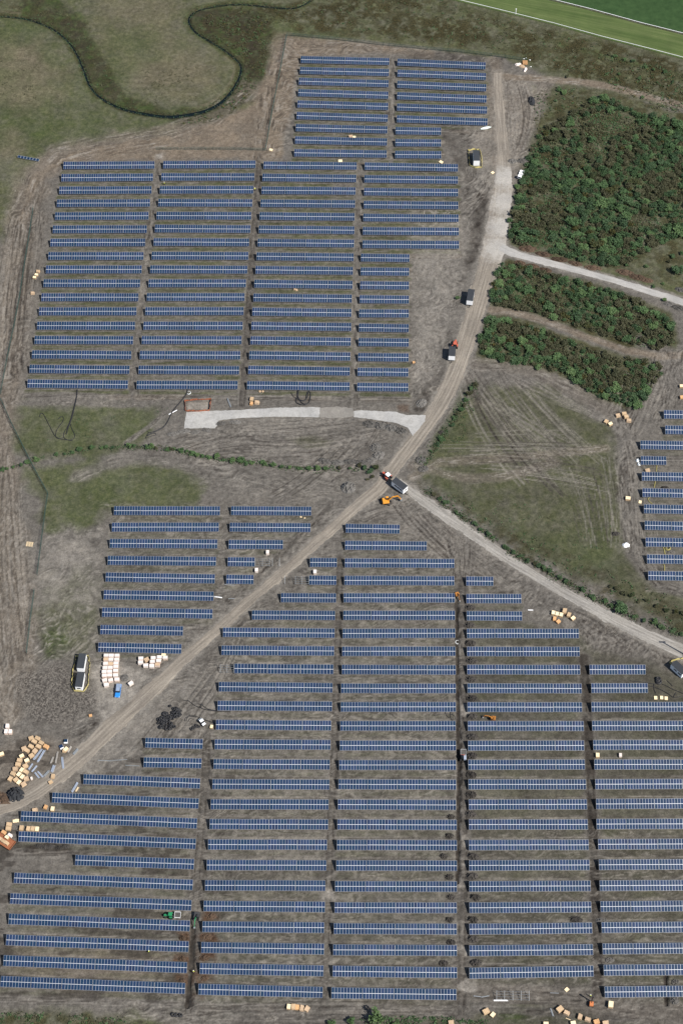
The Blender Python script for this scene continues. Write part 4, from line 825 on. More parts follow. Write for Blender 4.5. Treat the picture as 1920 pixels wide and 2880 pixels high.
THICK = [('in the large thicket north of the white gravel road', 'bushes of the large thicket', [(1498, 395), (1560, 345), (1640, 300), (1700, 270), (1790, 320), (1990, 360), (1990, 680), (1900, 670), (1850, 690), (1760, 745), (1700, 752), (1620, 735), (1540, 705), (1470, 690), (1425, 678), (1432, 600), (1455, 530), (1478, 470)], 118, 5.0),
         ('between the white gravel road and the scrub path', 'bushes of the middle thicket', [(1400, 745), (1440, 740), (1540, 770), (1620, 792), (1700, 815), (1780, 842), (1850, 875), (1892, 910), (1895, 970), (1840, 985), (1740, 958), (1640, 925), (1560, 895), (1470, 872), (1375, 858), (1385, 800)], 40, 4.6),
         ('in the lower thicket beside the haul road', 'bushes of the lower thicket', [(1372, 893), (1440, 900), (1510, 925), (1620, 968), (1720, 1005), (1850, 1025), (1860, 1050), (1820, 1110), (1795, 1150), (1700, 1125), (1625, 1085), (1565, 1045), (1490, 1030), (1405, 1016), (1350, 1000), (1345, 960)], 46, 4.5)]
CLEAR = P([(1490, 340), (1600, 270), (1650, 300), (1625, 430), (1550, 500), (1490, 470)]), P([(1470, 785), (1590, 790), (1600, 850), (1520, 870), (1440, 830)])
scr_v, scr_f = {k: [] for k in 'gbod'}, {k: [] for k in 'gbod'}
for where, grp, pp, cnt, dia in THICK:
    poly = P(pp); xs = [q[0] for q in poly]; ys = [q[1] for q in poly]; pts = []; tries = 0
    while len(pts) < cnt and tries < 30000:
        tries += 1; p = (rnd.uniform(min(xs), max(xs)), rnd.uniform(min(ys), max(ys)))
        if not inside(p, poly): continue
        d = dia * rnd.choice((.75, .85, .95, 1.0, 1.1, 1.25)); clr = vnoise(np.float32(p[0] / 14), np.float32(p[1] / 14), 55)
        if any(inside(p, c) for c in CLEAR) and rnd.random() < .75: continue
        if cnt > 100 and clr < .30 and rnd.random() < .8: continue
        if all((p[0] - q[0]) ** 2 + (p[1] - q[1]) ** 2 > (.40 * (d + q[2])) ** 2 for q in pts): pts.append(p + (d,))
    for x, y, d in pts:
        n = float(vnoise(np.float32(x / 17 + 40), np.float32(y / 17), 56)); u = rnd.random()
        kind = 'brown' if n > .58 and u < .6 else ('gorse' if u < .08 else ('dark' if u < .42 else 'willow'))
        bush(x, y, d, kind, where, grp, hz=.6)
    # the many smaller bushes between them read as one mass
    small = []; tries = 0
    while tries < cnt * 140 and len(small) < cnt * 5.5:
        tries += 1; p = (rnd.uniform(min(xs), max(xs)), rnd.uniform(min(ys), max(ys)))
        if not inside(p, poly): continue
        if cnt > 100 and vnoise(np.float32(p[0] / 14), np.float32(p[1] / 14), 55) < .26: continue
        if any(inside(p, c) for c in CLEAR) and rnd.random() < .65: continue
        d = dia * rnd.uniform(.35, .7)
        if all((p[0] - q[0]) ** 2 + (p[1] - q[1]) ** 2 > (.29 * (d + q[2])) ** 2 for q in pts + small): small.append(p + (d,))
    for x, y, d in small:
        n = float(vnoise(np.float32(x / 17 + 40), np.float32(y / 17), 56)); k = 'b' if rnd.random() < (.7 if n > .56 else .15) else ('o' if rnd.random() < .08 else rnd.choice('gd'))
        for _ in range(int(26 * d * d)):
            v = Vector((rnd.gauss(0, 1), rnd.gauss(0, 1), rnd.gauss(0, 1))).normalized() * (rnd.random() ** .4); leaf_quad(scr_v[k], scr_f[k], Vector((x + v.x * d * .5, y + v.y * d * .5, max(.1, d * .36 + v.z * d * .34))), .28, rnd)
    # low undergrowth
    r = random.Random(cnt); area = (max(xs) - min(xs)) * (max(ys) - min(ys))
    for i in range(int(area * 4.5)):
        p = (r.uniform(min(xs) - 1, max(xs) + 1), r.uniform(min(ys) - 1, max(ys) + 1))
        if not inside(p, poly): continue
        n = float(vnoise(np.float32(p[0] / 4), np.float32(p[1] / 4), 57)); 
        if n < .2: continue
        k = 'b' if (n > .58) ^ (r.random() < .15) else 'g'
        if r.random() < .03: k = 'o'
        leaf_quad(scr_v[k], scr_f[k], Vector((p[0], p[1], hgt(*p) + r.uniform(.05, .9) * n)), r.uniform(.25, .55), r)
def stuff_mesh(name, v, f, m, label):
    me = bpy.data.meshes.new(name); me.from_pydata(v, [], f); me.materials.append(m); return tag(link(name, me), label, kind='stuff')
# heath tufts along the stream and the racecourse, plus grass tussocks
def scatter(poly, n, key, size, zmax, seed, thr=.45, sc=3.0):
    r = random.Random(seed); pl = P(poly); xs = [q[0] for q in pl]; ys = [q[1] for q in pl]
    for i in range(n):
        p = (r.uniform(min(xs), max(xs)), r.uniform(min(ys), max(ys)))
        if not inside(p, pl) or float(vnoise(np.float32(p[0] / sc), np.float32(p[1] / sc), seed)) < thr: continue
        k = key if not isinstance(key, str) or len(key) == 1 else r.choice(key)
        for q in range(r.randint(2, 5)):
            leaf_quad(scr_v[k], scr_f[k], Vector((p[0] + r.gauss(0, .35), p[1] + r.gauss(0, .3), hgt(*p) + r.uniform(.02, zmax))), size * r.uniform(.6, 1.2), r)
scatter([(545, 30), (700, 32), (770, 60), (760, 130), (745, 200), (700, 280), (640, 325), (560, 350), (480, 348), (590, 318), (650, 280), (690, 220), (690, 170), (640, 130), (560, 85)], 3600, 'bbgo', .38, .5, 61, .42)
scatter([(880, 0), (1200, -10), (1290, 14), (1420, 48), (1700, 122), (1920, 182), (1960, 330), (1800, 255), (1640, 222), (1500, 180), (1400, 140), (1200, 120), (1000, 100), (900, 60)], 6500, 'bbbg', .34, .45, 62, .47, 2.2)
scatter([(640, 15), (860, 25), (900, 60), (760, 70), (640, 45)], 500, 'bo', .34, .4, 63)
scatter([(130, 10), (210, 40), (262, 115), (300, 200), (350, 275), (400, 300), (330, 300), (280, 250), (235, 150), (175, 82), (60, 35)], 900, 'bbg', .36, .45, 64, .5)
scatter([(-30, 150), (110, 150), (130, 280), (0, 290)], 300, 'b', .3, .3, 65, .5)
scatter([(400, 190), (560, 190), (560, 300), (400, 290)], 260, 'b', .3, .3, 66, .5)
scatter([(1680, 150), (1990, 215), (1990, 400), (1800, 290), (1690, 230)], 1500, 'bgo', .42, .6, 67, .45)
scatter([(1500, 250), (1640, 250), (1760, 310), (1640, 310), (1540, 370), (1500, 400)], 700, 'bgo', .4, .5, 68, .45)
scatter([(1150, 1345), (1250, 1385), (1480, 1500), (1700, 1600), (1990, 1720), (1990, 1805), (1760, 1730), (1560, 1630), (1400, 1535), (1250, 1425)], 2200, 'ggb', .36, .5, 69, .46)
scatter([(1250, 1390), (1480, 1420), (1720, 1480), (1740, 1600), (1560, 1560), (1350, 1470)], 700, 'gb', .26, .25, 70, .55)
scatter([(1318, 1105), (1350, 1098), (1300, 1240), (1245, 1275)], 300, 'gb', .3, .4, 71, .5)
scatter([(-30, 2848), (340, 2855), (380, 2890), (-30, 2900)], 500, 'bg', .36, .5, 72, .45)
scatter([(1000, 2860), (1180, 2858), (1380, 2872), (1380, 2900), (1000, 2900)], 500, 'g', .36, .5, 73, .35)
scatter([(20, 1180), (480, 1150), (430, 1262), (120, 1300)], 260, 'g', .24, .2, 74, .6, 6)
def riverside():
    r = random.Random(91); L = list(zip(RIVER[:-1], RIVER[1:])); acc_ = 0
    for a, b in L:
        l = math.dist(a, b); acc_ += l; n_ = (-(b[1] - a[1]) / max(l, .01), (b[0] - a[0]) / max(l, .01)); hw = float(RW(np.float32(acc_)))
        for i in range(int(l * 12)):
            t = r.random(); sd_ = r.choice((-1, 1)); o_ = sd_ * (hw + abs(r.gauss(0, .9))); k = r.choice('gbbd')
            leaf_quad(scr_v[k], scr_f[k], Vector((a[0] + (b[0] - a[0]) * t + n_[0] * o_, a[1] + (b[1] - a[1]) * t + n_[1] * o_, r.uniform(-.3, .2))), .3, r)
riverside()
def verge(ox, oy, pts, n, wd, keys, seed, size=.3, zmax=.6):
    r = random.Random(seed); p = [zat(ox, oy, Z, q[0], q[1]) for q in pts]
    for a, b in zip(p[:-1], p[1:]):
        for i in range(int(math.dist(a, b) * n)):
            t = r.random(); c = (a[0] + (b[0] - a[0]) * t + r.gauss(0, wd), a[1] + (b[1] - a[1]) * t + r.gauss(0, wd)); k = r.choice(keys)
            if float(vnoise(np.float32(c[0] / 2.5), np.float32(c[1] / 2.5), seed)) > .35: leaf_quad(scr_v[k], scr_f[k], Vector((c[0], c[1], hgt(*c) + r.uniform(.02, zmax))), size, r)
verge(0, 900, [(0, 955), (130, 915), (230, 885), (360, 858), (460, 838), (580, 810), (700, 808), (830, 802), (960, 808), (1100, 818), (1240, 855), (1400, 882), (1520, 888), (1560, 908)], 15, .7, 'ggb', 92)
verge(640, 900, [(0, 890), (85, 892), (212, 902), (340, 930), (500, 940), (620, 940), (770, 940), (850, 935), (940, 942)], 15, .8, 'ggb', 93)
verge(640, 900, [(1560, 400), (1500, 500), (1430, 610), (1345, 755), (1280, 830), (1190, 950)], 34, 1.0, 'gdb', 94)
verge(1220, 1370, [(-60, 20), (0, 55), (140, 165), (260, 245), (440, 378), (540, 445), (700, 520), (790, 580), (990, 695), (1120, 755), (1260, 825), (1400, 870), (1560, 935)], 24, .9, 'gdbb', 95)
stuff_mesh('heather_scrub', scr_v['b'], scr_f['b'], LB, 'low brown heather and dead bracken between the bushes')
stuff_mesh('grass_tussocks', scr_v['g'], scr_f['g'], LG, 'low green tussocks and brambles between the bushes')
stuff_mesh('dark_scrub', scr_v['d'], scr_f['d'], LD, 'dark green small bushes filling the thickets')
stuff_mesh('gorse_blossom', scr_v['o'], scr_f['o'], LO, 'scattered low gorse with orange blossom')

def hedge(ox, oy, pts, where, group, d0=2.1, kinds='willow'):
    for i, q in enumerate(pts):
        x, y = zat(ox, oy, Z, q[0], q[1]); d = q[2] * (.85 if q[2] < 4 else 1) if len(q) > 2 else d0 * rnd.uniform(.75, 1.25); kind = q[3] if len(q) > 3 else (kinds if rnd.random() < .6 else rnd.choice(('willow', 'dark', 'brown')))
        bush(x, y, d, kind, where, group, hz=.8)
hedge(0, 900, [(20, 950), (45, 940), (88, 930), (135, 915), (180, 900), (230, 885), (360, 855), (410, 848), (460, 838), (505, 822), (580, 808, 3.4), (640, 812), (665, 805), (715, 805), (820, 800, 3.6), (845, 800), (930, 808), (960, 805, 3.6), (985, 815), (1055, 825), (1075, 820), (1100, 815), (1140, 830, 3.2), (1180, 828), (1210, 848, 3.4), (1240, 855, 3.2), (1275, 865), (1320, 870, 3), (1365, 865, 3.2), (1405, 885), (1462, 890, 3.2), (1520, 888, 3.2), (1555, 910)], 'in the hedge line across the left field', 'bushes of the left hedge line')
hedge(640, 900, [(30, 890), (85, 890, 3.4), (120, 908), (155, 903), (212, 900, 3.2), (240, 915), (290, 922), (340, 930, 2.8), (385, 935, 2.8), (455, 940), (505, 940, 3.4), (570, 940, 3.2), (620, 940), (700, 938, 2.2, 'brown'), (770, 938, 2), (825, 925, 2.8), (860, 940, 3.4, 'dark'), (895, 960, 3.4, 'dark'), (940, 938, 3.6, 'gorse'), (910, 990, 2.4, 'brown'), (880, 1010, 2, 'brown')], 'in the hedge line left of the haul road', 'bushes of the left hedge line')
hedge(640, 900, [(1555, 410, 3.2), (1530, 440, 3.2), (1520, 475, 3.4), (1495, 510, 3.2), (1490, 545, 3), (1470, 570, 3), (1445, 600, 2.8), (1425, 625, 2.6), (1415, 668, 2.6), (1345, 755, 3.4), (1320, 790, 2.4), (1280, 830, 2)], 'along the right verge of the haul road', 'bushes along the haul road verge', 3.0, 'willow')
hedge(1220, 1370, [(0, 50), (35, 75), (75, 100), (140, 165, 2), (185, 195, 1.6), (258, 238, 3), (290, 270), (340, 300), (370, 320), (440, 375), (455, 390), (500, 415, 2.8), (540, 440), (590, 470), (630, 490), (660, 500, 3), (690, 515, 3), (725, 530, 3.2), (790, 578), (825, 598, 2.8), (930, 650), (990, 692), (1010, 705), (1075, 722, 2.8), (1115, 750, 2.6), (1178, 772, 5.6, 'willow'), (1150, 645, 3, 'brown'), (1110, 630, 2.4, 'brown'), (1200, 675, 3.2, 'brown'), (1240, 688, 3, 'gorse'), (1262, 820, 2.6), (1318, 848, 2.8), (1290, 720, 2.6, 'brown'), (1340, 720, 2.4, 'brown'), (1390, 858, 3.4), (1400, 755, 2.8, 'brown'), (1432, 890, 3), (1455, 780, 2.8, 'gorse'), (1500, 910, 2.8), (1520, 790, 2.6, 'gorse'), (1555, 930, 2.6), (1560, 800, 2.6, 'brown')], 'along the upper verge of the pale gravel track', 'bushes along the pale gravel track', 2.3, 'dark')
hedge(1220, 430, [(1530, 750, 6.0, 'dark'), (1500, 660, 3.4, 'dark'), (1480, 690, 2.6), (1120, 700, 5.0, 'dark'), (1210, 710, 2.6), (1330, 720, 2.6), (1450, 930, 3), (1380, 850, 2.4), (1560, 640, 3), (1440, 830, 2.2)], 'on the cleared ground at the right edge', 'bushes on the cleared ground')
hedge(1220, 0, [(785, 570, 3.0), (820, 590, 3.4), (835, 485, 2.4), (765, 640, 2.2), (1100, 350, 2), (1140, 360, 2.6), (1250, 390, 3), (1160, 470, 2.4), (1330, 430, 2.4), (1380, 440, 2.6), (1450, 460, 3), (1310, 620, 2.4), (1200, 380, 2.2), (1290, 500, 2.2), (1500, 520, 2.4)], 'in the rough heath below the racecourse', 'bushes in the rough heath')
x, y = at(1287, 840); bush(x, y, 2.0, 'willow', '', None, 'small green bush in the shadow of the trailer cabin')
x, y = at(1055, 2868); bush(x, y, 5.6, 'willow', '', None, 'large bright green tree at the bottom edge of the picture', hz=1.2)
for px, py, d, lb in ((988, 2878, 3.4, 'low green bush left of the large bottom tree'), (930, 2882, 2.8, 'outermost low green bush on the bottom edge'), (1110, 2882, 3.2, 'low green bush right of the large bottom tree')):
    x, y = at(px, py); bush(x, y, d, 'willow', '', None, lb)

# ------------------------------------------------------------ crates and pallets
WOODP = mat('pale_pine', (.66, .52, .33), .8, 0, .12); PLY = mat('weathered_ply', (.46, .33, .20), .8, 0, .2); CARD = mat('brown_cardboard', (.47, .34, .22), .85, 0, .15)
WRAPP = mat('shrink_wrapped_white', (.70, .62, .57), .5, 0, .1); PINKC = mat('pinkish_carton', (.62, .49, .42), .7, 0, .12); YELW = mat('cream_lid_board', (.80, .66, .42), .7, 0, .08); ORNG = mat('orange_ply', (.55, .32, .15), .8, 0, .15)
WHT = mat('white_paint', (.88, .89, .90), .5, 0, .05); GREYR = mat('grey_felt_roof', (.030, .034, .040), .8, 0, .2); DARKG = mat('dark_glass', (.015, .018, .022), .12, 0, .1, spec=.6); RUBB = mat('black_rubber', (.018, .018, .019), .8, 0, .2)
SOIL = mat('dark_soil', (.050, .046, .042), .95, 0, .4, 1.5, .1); RUBBLE = mat('grey_spoil', (.105, .10, .093), .95, 0, .4, 1.6, .1); RUSTS = mat('peat_soil', (.075, .052, .037), .95, 0, .4, 1.6, .1); COAL = mat('dark_aggregate', (.036, .038, .042), .95, 0, .3, 2, .1)
STEELB = mat('bluish_galvanised_rail', (.42, .47, .55), .45, .4, .12); TIMB = mat('grey_timber', (.34, .32, .29), .85, 0, .2)
def crate_proto(name, cat, body, size, seed, slats=True, broken=0.0, lid=None):
    w_, d_, h_ = size; t = thing(name, 'x', cat, (0, 0, -50)); mb = MB()
    mb.box((0, 0, .14 + h_ / 2), (w_, d_, h_), bev=.03)
    if broken: mb.jitter(broken, seed)
    if slats:
        for k in range(3): z = .3 + k * (h_ - .3) / 2; mb.box((0, 0, z), (w_ + .035, d_ + .035, .09))
    mb.build('crate_body', body, t); pb = MB()
    for y in (-d_ * .42, 0, d_ * .42): pb.box((0, y, .055), (w_ + .04, .11, .09))
    for k in range(5): pb.box(((k - 2) * w_ * .23, 0, .115), (.13, d_ + .04, .03))
    pb.build('pallet', WOODP, t)
    lb = MB()
    if lid is not None: lb.box((0, 0, .14 + h_ + .02), (w_ + .06, d_ + .06, .045), rz=.02 * (seed % 3 - 1))
    else:
        for k in range(4): lb.box(((k - 1.5) * w_ * .24, (.02 if k % 2 else -.02), .14 + h_ + .012), (w_ * .21, d_ + .03, .03), rz=.015 * ((seed + k) % 3 - 1))
    lb.build('lid', lid or body, t)
    return t
CR = {'pink': crate_proto('panel_crate', 'crate', PINKC, (1.68, 1.12, 1.15), 1, False, 0, WRAPP), 'white': crate_proto('panel_crate', 'crate', WRAPP, (1.68, 1.12, 1.15), 2, False, 0, WRAPP), 'brown': crate_proto('panel_crate', 'crate', PINKC, (1.68, 1.12, 1.15), 3, False, .02, CARD),
      'tan': crate_proto('plywood_crate', 'crate', PLY, (1.7, 1.25, .95), 4, True, .05), 'card': crate_proto('cardboard_crate', 'crate', CARD, (1.7, 1.2, .95), 5, False, .12), 'cream': crate_proto('plywood_crate', 'crate', PLY, (1.5, 1.15, .9), 6, True, 0, YELW), 'orange': crate_proto('plywood_crate', 'crate', ORNG, (1.8, 1.3, 1.0), 7, True, .03),
      'flat': crate_proto('stacked_pallet', 'pallet', WOODP, (1.25, 1.05, .25), 8, False, 0, YELW), 'upright': crate_proto('panel_crate', 'crate', WRAPP, (1.15, 1.5, 1.25), 9, False, 0, WRAPP), 'pinkup': crate_proto('panel_crate', 'crate', PINKC, (1.15, 1.5, 1.2), 9, False, 0, WRAPP)}
USED = set()
def crate(kind, px, py, rz, label, group=None, s_=1.0, z=None):
    """px, py: photo position of the lid centre"""
    h = {'flat': .45}.get(kind, 1.2) * s_; x, y = at(px, py, h); zz = (hgt(x, y) - .04) if z is None else z
    if kind not in USED:
        USED.add(kind); r = CR[kind]; r.location = (x, y, zz); r.rotation_euler = (0, 0, rz); r.scale = (s_, s_, s_); r['label'] = label
        if group: r['group'] = group
        return r
    return dup(CR[kind], (x, y, zz), rz, label, group, (s_, s_, s_))
CWORD = {'pink': 'pinkish carton-topped crate', 'white': 'white shrink-wrapped crate', 'brown': 'brownish carton-topped crate', 'tan': 'weathered plywood crate', 'card': 'battered brown cardboard crate', 'cream': 'cream-lidded crate', 'orange': 'orange plywood crate', 'flat': 'low pale board', 'upright': 'white upright panel crate', 'pinkup': 'pinkish upright panel crate'}
def heap(ox, oy, f, items, where, group, ordinal='from the top'):
    for i, q in enumerate(items):
        k = q[2]; crate(k, ox + q[0] / f, oy + q[1] / f, math.radians(q[3] if len(q) > 3 else 0), '%s, %s %s of %s' % (CWORD[k], ORD[i + 1], ordinal, where), group, q[4] if len(q) > 4 else 1.0)
# grid stack beside the blue pickup
GR = [[(572, 77, 'pink'), (648, 77, 'white'), (730, 77, 'pink')], [(567, 133, 'brown'), (642, 135, 'white'), (725, 133, 'white')], [(562, 195, 'white'), (637, 197, 'brown'), (715, 190, 'pink')], [(555, 258, 'white'), (632, 253, 'white'), (713, 240, 'pink')], [(543, 315, 'white'), (622, 312, 'pink'), (708, 298, 'pink')], [(545, 370, 'pink'), (622, 365, 'pink'), (707, 365, 'white')], [(548, 437, 'white', 16), (636, 435, 'pink', 14), (728, 427, 'pink', 2)], [(573, 505, 'white', 12)]]
for i, row in enumerate(GR):
    for j, q in enumerate(row):
        crate(q[2], 190 + q[0] / 5.227, 1830 + q[1] / 5.227 - 2, math.radians((q[3] if len(q) > 3 else 0) + rnd.uniform(-2, 2)), '%s in row %s of the neat crate grid, %s column' % (CWORD[q[2]], NUM[i + 1] if i < 7 else 'eight', ('left', 'middle', 'right')[j]), 'crates of the neat grid stack')
heap(190, 1830, 5.227, [(1437, 98, 'pink'), (1352, 93, 'white'), (1262, 103, 'white'), (1080, 110, 'white'), (1163, 118, 'card', 30), (1340, 146, 'pink'), (1250, 158, 'white'), (1075, 166, 'white'), (1322, 203, 'brown', -5), (1152, 211, 'white', 3), (1240, 219, 'white', -3)], 'the small group by the road', 'crates of the small group', 'from the top')
crate('flat', 190 + 1415 / 5.227, 1830 + 50 / 5.227, 0, 'clean white board stack right beneath the lowest solar row', None, 1.15)
crate('white', 190 + 930 / 5.227, 1830 + 470 / 5.227, math.radians(38), 'lone white crate standing askew right of the blue pickup')
heap(0, 2020, 6.03, [(130, 128, 'upright'), (108, 222, 'pinkup'), (178, 222, 'pinkup')], 'the left edge trio', 'three crates at the left edge')
HP = [(530, 325, 'tan', 20), (635, 328, 'tan', -25), (580, 383, 'tan', -30), (700, 406, 'tan', -28), (652, 466, 'tan', -25), (782, 470, 'orange', -28), (525, 466, 'tan', -30), (410, 500, 'card', 25), (455, 535, 'tan', -30), (590, 540, 'card', 55), (533, 620, 'tan', 35), (370, 628, 'cream', 30), (332, 703, 'tan', -12), (457, 706, 'cream', 30), (305, 772, 'tan', -8), (258, 845, 'card', 10), (430, 795, 'tan', 30), (370, 865, 'cream', 62), (438, 900, 'tan', -30), (222, 928, 'tan', -25), (322, 940, 'cream', 58), (380, 985, 'cream', 60), (175, 1015, 'tan', 62), (270, 1030, 'tan', 40), (445, 1012, 'card', 20), (322, 1077, 'cream', 58), (400, 1105, 'card', 35)]
heap(0, 2020, 6.03, HP, 'the jumbled crate heap', 'crates of the jumbled heap')
crate('upright', 540 / 6.03, 2020 + 1018 / 6.03, .3, 'small crumpled whitish crate just right of the jumbled heap', None, .6)
crate('cream', 28 / 6.03, 2020 + 592 / 6.03, math.radians(25), 'cream-lidded crate at the left edge left of the jumbled heap')
heap(0, 2220, 7.127, [(917, 345, 'orange', 70, .8), (1055, 377, 'cream', 86), (700, 402, 'card', 10), (345, 622, 'flat', 0), (300, 632, 'flat', 8), (182, 690, 'tan', -8), (170, 775, 'tan', -5), (432, 765, 'tan', 85), (570, 775, 'tan', 82), (660, 780, 'tan', 80), (745, 785, 'cream', 88)], 'the lower-left row crates', 'crates around the lower-left rows')
heap(1540, 1680, 11.2, [(525, 408, 'tan', 75, 1.1), (170, 468, 'cream', 78), (290, 498, 'cream', 75), (415, 533, 'cream', 72), (660, 528, 'tan', 70), (790, 638, 'cream', 40), (210, 650, 'orange', 80, .85), (325, 745, 'orange', 38, .85)], 'the cluster below the pale track', 'crates below the pale gravel track')
heap(1660, 1120, 6.03, [(570, 248, 'tan', 5), (465, 273, 'card', 15), (605, 300, 'tan', 10), (648, 358, 'card', -10), (262, 380, 'tan', 55), (335, 420, 'cream', 30), (965, 1208, 'card', 15), (635, 1678, 'cream', -8, 1.15), (838, 1750, 'flat', 75)], 'the right-edge row crates', 'crates near the right-edge rows')
crate('cream', 1916, 1084, 0, 'upper cream crate on the right edge above the panels'); crate('orange', 1917, 1115, .1, 'lower crate on the right edge above the panels', None, .9)
heap(1780, 1800, 11.2, [(700, 1810, 'flat', 88), (888, 1805, 'flat', 86), (1030, 1825, 'flat', 84)], 'three pale boards by the coiled cable', 'three pale boards by the cable coil', 'from the left')
crate('cream', 1679.8, 2122, math.radians(88), 'clean cream crate alone between rows in the rightmost column'); crate('white', 1743.7, 2123, math.radians(85), 'white-topped crate alone between rows, right of the cream one', None, .8)
heap(1300, 2740, 2.529, [(740, 108, 'flat', 40), (1055, 210, 'cream', 82, 1.25), (692, 243, 'tan', 35, 1.2), (740, 270, 'card', -30), (167, 260, 'tan', 25, 1.2), (215, 285, 'cream', 50), (835, 298, 'card', 70), (890, 317, 'card', -20), (952, 333, 'orange', 15), (1018, 342, 'card', 5, 1.1), (787, 344, 'cream', 10), (593, 350, 'cream', 0)], 'the bottom-right edge crates', 'crates along the bottom edge')
crate('card', 1268, 2874, .1, 'wrapped crate at the bottom edge right of the green tree')
heap(760, 2790, 6.533, [(340, 258, 'cream', 85), (425, 258, 'tan', 85), (497, 270, 'orange', 85, .85), (580, 282, 'card', 80), (672, 295, 'card', 60)], 'the line under the lowest rows', 'crate line under the lowest rows', 'from the left')
heap(40, 720, 15.68, [(1055, 645, 'tan', -12, .85), (985, 795, 'cream', -12, .85), (900, 910, 'cream', -10, .85), (815, 1600, 'card', 0, .85)], 'the crates by the left mesh fence', 'crates by the left mesh fence')
heap(480, 1080, 3.733, [(850, 148, 'tan', 80), (848, 196, 'orange', 75, .8), (905, 181, 'card', -10)], 'the crates beside the white gravel pad', 'crates beside the white pad')
crate('card', 731, 1099, .3, 'small carton below the third column, left one of two', None, .45); crate('card', 739, 1099, .8, 'small carton below the third column, right one of two', None, .45)
crate('upright', 640 + 252 / Z, 1370 + 408 / Z, 0, 'white upright crate above the half built frame', None, .95); crate('upright', 640 + 182 / Z, 1370 + 521 / Z, 0, 'white upright crate left of the road below the half built frame', None, .95); crate('upright', 640 + 550 / Z, 1370 + 533 / Z, 0, 'white upright crate on the right side of the dirt road', None, .95)
crate('card', 640 + 775 / Z, 850 / Z + 2, .2, 'tan crate between two rows of the top block', None, 1.0); crate('flat', 640 + 797 / Z, 860 / Z, 0, 'pale pallet leaning beside the tan crate in the top block')
crate('flat', 640 + 273 / Z, 942 / Z, -.35, 'pale pallet in the corner of the mesh fence', None, 1.1); crate('flat', 640 + 709 / Z, 1012 / Z, 0, 'flat tan pallet above the third column of rows', None, 1.3); crate('flat', 640 + 1343 / Z, 1018 / Z, -.7, 'white pallet lying askew above the fourth column', None, 1.2)
crate('card', 640 + 423 / Z, 430 + 857 / Z, 0, 'left small carton between rows in the third column', None, .5); crate('card', 640 + 434 / Z, 430 + 860 / Z, .5, 'right small carton between rows in the third column', None, .5)
crate('flat', 1260 + 812 / 6.533, 360 + 815 / 6.533, .75, 'weathered pallet on the gravel below the fenced cabin'); crate('orange', 640 + 1171 / Z, 900 + 262 / Z, .2, 'small orange crate on churned ground right of the fourth column', None, .55)
crate('cream', 420 + 1372 / 7.84, 1960 + 645 / 7.84, 1.4, 'cream crate left of a row end near the black coils', None, .8); crate('orange', 190 + 340 / 5.227, 1830 + 950 / 5.227, .2, 'small orange box on the rubble field', None, .6)
# open pallets and boards
def slat_pallet(px, py, rz, label, s_=1.0):
    x, y = at(px, py, .2); t = thing('open_pallet', label, 'pallet', (x, y, hgt(x, y)), rz); t.scale = (s_,) * 3; a = MB(); b = MB()
    for k in range(5): a.box(((k - 2) * .32, 0, .17), (.16, 1.9, .04))
    for y in (-.8, 0, .8): b.box((0, y, .07), (1.5, .12, .13))
    a.build('slats', WOODP, t); b.build('bearers', WOODP, t); return t
slat_pallet(84, 1530, math.radians(84), 'open pale pallet lying alone outside the left mesh fence', 1.35)
x, y = at(1475.5, 176, .5); t = thing('pallet_stack', 'orange wooden pallet stack at the head of the haul road', 'pallet', (x, y, 0), 0)
a = MB(); b = MB()
for k in range(4):
    for q in (-.75, -.25, .25, .75): a.box((0, q * 1.2, .2 + k * .22), (2.2, .2, .05)); b.box((q * 1.3, 0, .12 + k * .22), (.18, 2.1, .1))
a.build('deck_boards', ORNG, t); b.build('bearers', ORNG, t)
def crumple(px, py, rad, h, m, name, label, cat, seed, squash=.6, rz=0.0, group=None, n=18):
    x, y = at(px, py, h * .4); r = random.Random(seed); bm = bmesh.new(); bmesh.ops.create_icosphere(bm, subdivisions=3, radius=1)
    for v in bm.verts:
        k = 1 + .45 * (float(vnoise(np.float32(v.co.x * 2 + seed * 3.1 + 9), np.float32(v.co.y * 2 + v.co.z + 9), seed)) - .5) + .35 * (float(vnoise(np.float32(v.co.x * 5 + 20), np.float32(v.co.y * 5 + v.co.z * 3 + 20), seed + 1)) - .5)
        v.co = Vector((v.co.x * rad * k, v.co.y * rad * squash * k, max(v.co.z, -.15) * h * k))
    me = bpy.data.meshes.new(name); bm.to_mesh(me); bm.free(); me.materials.append(m); o = link(name, me); o.location = (x, y, hgt(x, y) - .05); o.rotation_euler = (0, 0, rz)
    return tag(o, label, cat, group)
crumple(1455, 181, 1.5, .9, WRAPP, 'packaging_heap', 'crumpled whitish packaging left of the orange pallet stack', 'packaging', 3); crumple(1467, 186, 1.6, .8, CARD, 'packaging_heap', 'torn brown cardboard below the orange pallet stack', 'packaging', 4, .5, -.5); crumple(1476, 196, 1.4, .9, WRAPP, 'packaging_heap', 'wrapped pale packaging lowest in the rubbish pile', 'packaging', 5, .5, 1.2)
crumple(1759, 1532, 1.5, .8, WHT, 'wrapped_bundle', 'white wrapped bundle beside the ruts at the right edge', 'bundle', 6, .7)
for i, (px, py) in enumerate(((1478, 163), (1472, 165), (1492, 187), (1489, 168))): crumple(px, py, .35, .2, WHT, 'plastic_scrap', 'small white plastic scrap near the orange pallet stack', 'litter', 30 + i, .7, 0, 'white plastic scraps')
crumple(846, 1454, .5, .2, WOODP, 'wood_scrap', 'left cream wood scrap under the second row end', 'litter', 41); crumple(857, 1457, .4, .2, WOODP, 'wood_scrap', 'right cream wood scrap under the second row end', 'litter', 42)

